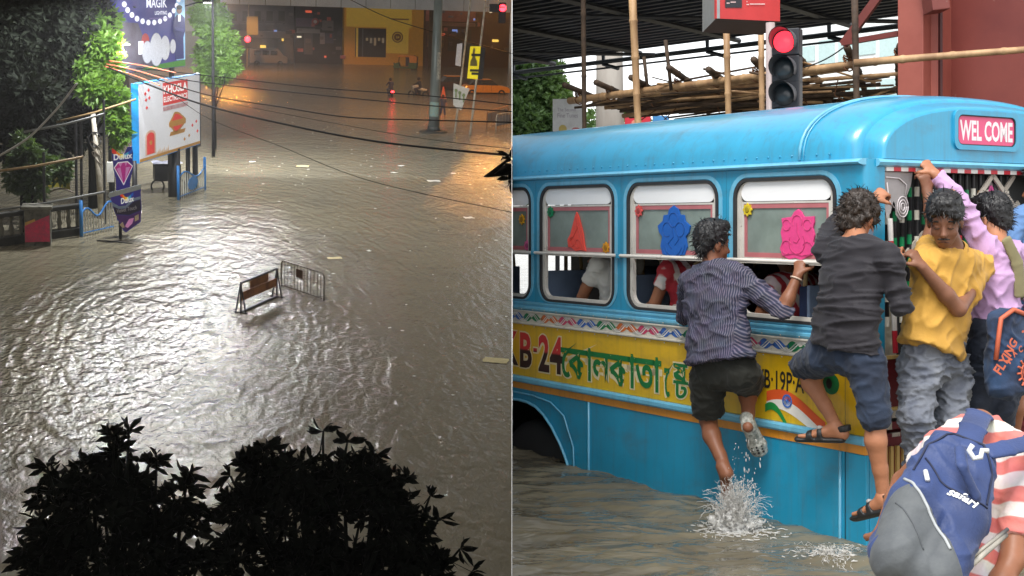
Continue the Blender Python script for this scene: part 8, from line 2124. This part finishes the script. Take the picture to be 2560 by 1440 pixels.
# --- cables across the street
def cable(label, pts, r, m=m_blk2):
    P_ = [Ly(*q) for q in pts]; C = []
    for i in range(len(P_) - 1):
        p0, p1, p2, p3 = P_[max(i - 1, 0)], P_[i], P_[i + 1], P_[min(i + 2, len(P_) - 1)]
        for k in range(8):
            s = k / 8; C.append(.5 * ((2 * p1) + (p2 - p0) * s + (2 * p0 - 5 * p1 + 4 * p2 - p3) * s * s + (3 * p1 - p0 - 3 * p2 + p3) * s ** 3))
    C.append(P_[-1]); o = MB().tube(C, r, 5).build('cable', m, None, smooth=True); tag(o, label, 'cable', 'cables strung across the night street')
m_cabl = mat('cable_black', (.012, .011, .011), .9, spec=.1); m_cabw = mat('cable_pale', srgb(170, 166, 160), .5); m_cabr = mat('cable_orange_lit', srgb(210, 110, 80), .5)  # orange lamplight on the fanning cables is put into their colour
cable('topmost black cable spanning from the billboard to the right edge', [(340, 170, 56), (520, 189, 58), (792, 219, 56), (1074, 240, 52), (1279.5, 262, 49)], .022, m_cabl)
cable('second black cable from the top crossing the water', [(350, 180, 55), (505, 206, 55), (792, 237, 53), (1074, 264, 49), (1279.5, 279, 46)], .022, m_cabl)
cable('twisted black cable in the middle of the bundle', [(300, 165, 54), (505, 234, 53), (699, 267, 50), (870, 293, 48), (1060, 300, 46), (1279.5, 306, 43)], .024, m_cabl)
cable('thickest black cable sagging to the right edge', [(268, 168, 52), (480, 253, 49), (699, 308, 45), (949, 355, 41), (1279.5, 389, 36)], .034, m_cabl)
cable('thin cable slanting down to the lower right edge', [(430, 235, 48), (527, 299, 45), (699, 365, 41), (918, 450, 36), (1279.5, 531, 30)], .010, m_cabl)
cable('faint cable between the twisted and the thick ones', [(505, 245, 52), (792, 300, 49), (1050, 345, 45), (1279.5, 372, 42)], .010, m_cabl)
cable('cable dropping from the overpass to the right edge', [(866, -6, 120), (960, 40, 110), (1064, 74, 100), (1279.5, 134, 86)], .035, m_cabl)
cable('slack pale cable swinging at the upper left', [(-6, 392, 45), (70, 345, 45), (140, 275, 45), (192, 208, 45)], .035, m_cabw)
for k, (a, b) in enumerate((((266, 160), (420, 200)), ((272, 152), (440, 182)), ((262, 166), (400, 214)))): cable(['orange-lit cable fanning left of the billboards, middle one', 'orange-lit cable fanning left of the billboards, upper one', 'orange-lit cable fanning left of the billboards, lower one'][k], [(a[0], a[1], 52), ((a[0] + b[0]) / 2, (a[1] + b[1]) / 2 - 3, 51.6), (b[0], b[1], 51.2)], .022, m_cabr)
# --- dark house behind the left trees
hs = thing('house', 'unlit dark house behind the trees at the upper left', 'house', (0, 0, 0)); a, b = Ly(-300, 300, 78), Ly(300, 300, 78)
mb = MB(); mb.bbox((a.x, 78, -.4), (b.x, 84, 11)); mb.build('wall', mat('house_dark', srgb(46, 46, 46), .9), hs)
for i in range(8): mb = MB(); x = a.x + 1 + i * 1.7; mb.bbox((x, 77.9, 3.6), (x + .9, 77.998, 5.2)); mb.build('window', m_glassd, hs)
# --- trees of the night street
m_lfn = leaf_mat('leaf_lamplit', (.17, .29, .045), (.10, .19, .035), .45, .45, 1.2); m_lfd = leaf_mat('leaf_shadow', (.016, .021, .013), (.008, .011, .007), .1, .8, 1.0, .15)  # lamplit and shaded leaves: light and shade put into the leaf colours
def ntree(label, u, v, blobs, ls, nl, m, seed, th=3.0, tr=.2):
    b = Lg(u, v); bl = []
    for (bu, bv, dy, ru, rv) in blobs: c = Ly(bu, bv, b.y + dy); k = ppm(b.y + dy); bl.append((tuple(c - b), (ru / k, ru / k, rv / k)))
    return leaf_cluster_tree('street_tree', label, tuple(b), th, bl, ls, nl, m, seed, trunk_r=tr, aspect=2.4, droop=.4, m_bark=mat('bark_dark', (.012, .011, .009), .95, spec=.03))
ntree('bright lamplit tree right of the stacked billboards', 536, 372, [(530, 60, 0, 45, 60), (560, 130, 0, 42, 55), (525, 150, 1, 40, 55), (575, 165, -1, 26, 28), (515, 30, 1, 40, 40), (540, 190, 0, 28, 26)], .30, 11000, m_lfn, 11, 2.2, .11)
ntree('creeper-hung tree left of the billboards with lit leaf sprays', 232, 520, [(255, 110, 0, 45, 40), (225, 165, 0, 40, 40), (285, 255, -1, 26, 60), (270, 180, 0, 34, 40), (295, 320, -1, 24, 45), (230, 225, -1, 30, 30), (245, 60, 1, 50, 50)], .34, 7500, m_lfn, 12, 3.0)
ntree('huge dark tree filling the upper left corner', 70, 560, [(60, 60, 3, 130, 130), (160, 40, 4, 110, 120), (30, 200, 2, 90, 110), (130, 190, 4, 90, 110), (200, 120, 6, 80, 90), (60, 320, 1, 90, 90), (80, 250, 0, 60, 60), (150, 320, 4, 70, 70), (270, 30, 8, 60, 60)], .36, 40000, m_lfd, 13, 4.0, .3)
ntree('leafy creeper draped over the balustrade at the far left', 60, 580, [(65, 380, 0, 30, 45), (35, 440, 0, 22, 40), (85, 460, 0, 28, 38), (95, 410, 0, 26, 30), (150, 425, 1, 26, 30)], .28, 3000, leaf_mat('leaf_half_lit', (.06, .10, .03), (.03, .05, .02), .3), 14, 1.4, .1)  # half-lit tone put into the creeper's leaf colour
# --- foreground trees: rosettes of long leaves, almost black against the water
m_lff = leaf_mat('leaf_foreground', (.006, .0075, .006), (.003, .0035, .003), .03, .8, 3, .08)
def rosette_tree(label, u, blobs, extra, seed, n, y0=11.5, name='frangipani_tree'):
    rr = random.Random(seed); b = Ly(u, 1440, y0); b.z = 0; t = thing(name, label, 'tree', b)
    V, Fc = [], []
    def leaf(p, d, ln):
        sd = d.cross(Vector((rr.gauss(0, 1), rr.gauss(0, 1), rr.gauss(0, 1)))); sd = sd.normalized() if sd.length > 1e-3 else Vector((1, 0, 0)); up = sd.cross(d).normalized() * ln * .12; w_ = ln * .14; n0 = len(V)
        e_ = d * ln + Vector((0, 0, -ln * .18))
        V.extend([p, p + e_ * .35 + sd * w_ * .8 + up, p + e_ * .68 + sd * w_ + up * .8, p + e_, p + e_ * .68 - sd * w_ + up * .8, p + e_ * .35 - sd * w_ * .8 + up]); Fc.extend([(n0, n0 + 1, n0 + 5), (n0 + 1, n0 + 2, n0 + 4, n0 + 5), (n0 + 2, n0 + 3, n0 + 4)])
    def ros(p, ax, ln, k=9):
        x, y, d = basis(ax)
        for i in range(k):
            a = 2 * math.pi * i / k + rr.random(); el = rr.uniform(.15, .95); leaf(p, (x * math.cos(a) * math.cos(el) + y * math.sin(a) * math.cos(el) + d * math.sin(el)).normalized(), ln * rr.uniform(.75, 1.15))
    mbL = []; top = Vector((0, 0, 2.2))
    for (bu, bv, ru, rv, dy) in blobs:
        c = Ly(bu, bv, y0 + dy) - b; k = ppm(y0 + dy); r = Vector((ru / k, (ru + rv) / 2 / k, rv / k)); mbL.append(c)
        m = int(n * (ru * rv) / sum(q[2] * q[3] for q in blobs))
        for _ in range(m):
            u_ = Vector((rr.gauss(0, 1), rr.gauss(0, 1), rr.gauss(0, 1))).normalized(); rad = rr.random() ** .4; p = c + Vector((u_.x * r.x, u_.y * r.y, u_.z * r.z)) * rad
            if noise.noise(p * 2.6 + Vector((seed, 0, 0))) < -.2: continue
            ros(p, (u_ + Vector((0, 0, .7))).normalized(), rr.uniform(.14, .20), 8)
    for (eu, ev, tu, tv) in extra:
        p, q = Ly(tu, tv, y0) - b, Ly(eu, ev, y0) - b; ros(p, (p - q).normalized() + Vector((0, 0, .2)), .19, 10); mbL.append(p)
        n0 = len(V); s = Vector((.006, 0, 0)); V.extend([q - s, q + s, p + s, p - s]); Fc.append((n0, n0 + 1, n0 + 2, n0 + 3))
    if name == 'leafy_branch': top = mbL[0]; tk = t
    else: mb = MB(); mb.tube([(0, 0, -.4), (.05, .05, 1.2), tuple(top)], [.16, .13, .11], 10); tk = mb.build('trunk', m_blk2, t, smooth=True)
    for c in mbL: mb = MB(); mb.tube([top - Z3 * .1, top.lerp(c, .55) + Vector((rr.gauss(0, .1), rr.gauss(0, .1), -.15)), c], [.06, .035, .010], 6); mb.build('limb', m_lff, tk, smooth=True)
    mb = MB(); mb.v = [tuple(v) for v in V]; mb.f = Fc; mb.mi = [0] * len(Fc); mb.build('crown', m_lff, t, fix=False)
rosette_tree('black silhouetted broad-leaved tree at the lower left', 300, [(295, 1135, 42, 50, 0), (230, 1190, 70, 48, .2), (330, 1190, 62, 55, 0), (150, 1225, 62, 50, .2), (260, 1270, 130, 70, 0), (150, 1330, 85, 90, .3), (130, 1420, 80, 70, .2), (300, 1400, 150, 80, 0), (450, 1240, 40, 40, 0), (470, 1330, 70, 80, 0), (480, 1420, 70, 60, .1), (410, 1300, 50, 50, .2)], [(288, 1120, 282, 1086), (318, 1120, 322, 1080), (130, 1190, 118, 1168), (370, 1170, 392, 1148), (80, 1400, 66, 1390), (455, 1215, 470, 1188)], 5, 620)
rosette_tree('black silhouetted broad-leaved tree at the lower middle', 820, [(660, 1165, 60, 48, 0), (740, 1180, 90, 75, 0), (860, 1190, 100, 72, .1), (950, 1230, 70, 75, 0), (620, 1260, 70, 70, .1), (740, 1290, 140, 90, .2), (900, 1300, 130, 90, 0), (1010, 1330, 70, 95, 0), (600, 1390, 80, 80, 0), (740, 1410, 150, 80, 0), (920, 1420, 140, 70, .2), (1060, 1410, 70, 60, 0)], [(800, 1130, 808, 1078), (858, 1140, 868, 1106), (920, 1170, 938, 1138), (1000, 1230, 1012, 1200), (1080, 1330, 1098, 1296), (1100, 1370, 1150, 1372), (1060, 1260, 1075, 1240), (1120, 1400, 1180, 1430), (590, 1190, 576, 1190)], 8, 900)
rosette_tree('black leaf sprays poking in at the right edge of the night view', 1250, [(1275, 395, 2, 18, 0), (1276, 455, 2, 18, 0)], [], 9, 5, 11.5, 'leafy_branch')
# ---- rain mist hanging over the night street
FRAME[0] = MR
m_hz = bpy.data.materials.new('rain_mist'); m_hz.use_nodes = True
_nt = m_hz.node_tree; _nt.nodes.remove(_nt.nodes['Principled BSDF'])
_v = _nt.nodes.new('ShaderNodeVolumePrincipled'); _v.inputs['Color'].default_value = (.92, .93, .95, 1); _v.inputs['Density'].default_value = 0.0012; _v.inputs['Anisotropy'].default_value = 0.35
_nt.links.new(_v.outputs[0], _nt.nodes['Material Output'].inputs['Volume'])
mb = MB(); a, b = Y0 + .3, Y1 - .5
q = [(XL + .5, a), (XW - .004, a), (XW - .004, b), (XL + .5, b)]
mb.add([(x, y, -13.5) for x, y in q] + [(x, y, roofz(y) - .3) for x, y in q], [(0, 1, 2, 3), (4, 5, 6, 7), (0, 1, 5, 4), (1, 2, 6, 5), (2, 3, 7, 6), (3, 0, 4, 7)])
hz = mb.build('haze', m_hz); hz['kind'] = 'stuff'; hz['label'] = 'thin rain mist over the night street'
S.cycles.volume_bounces = 0
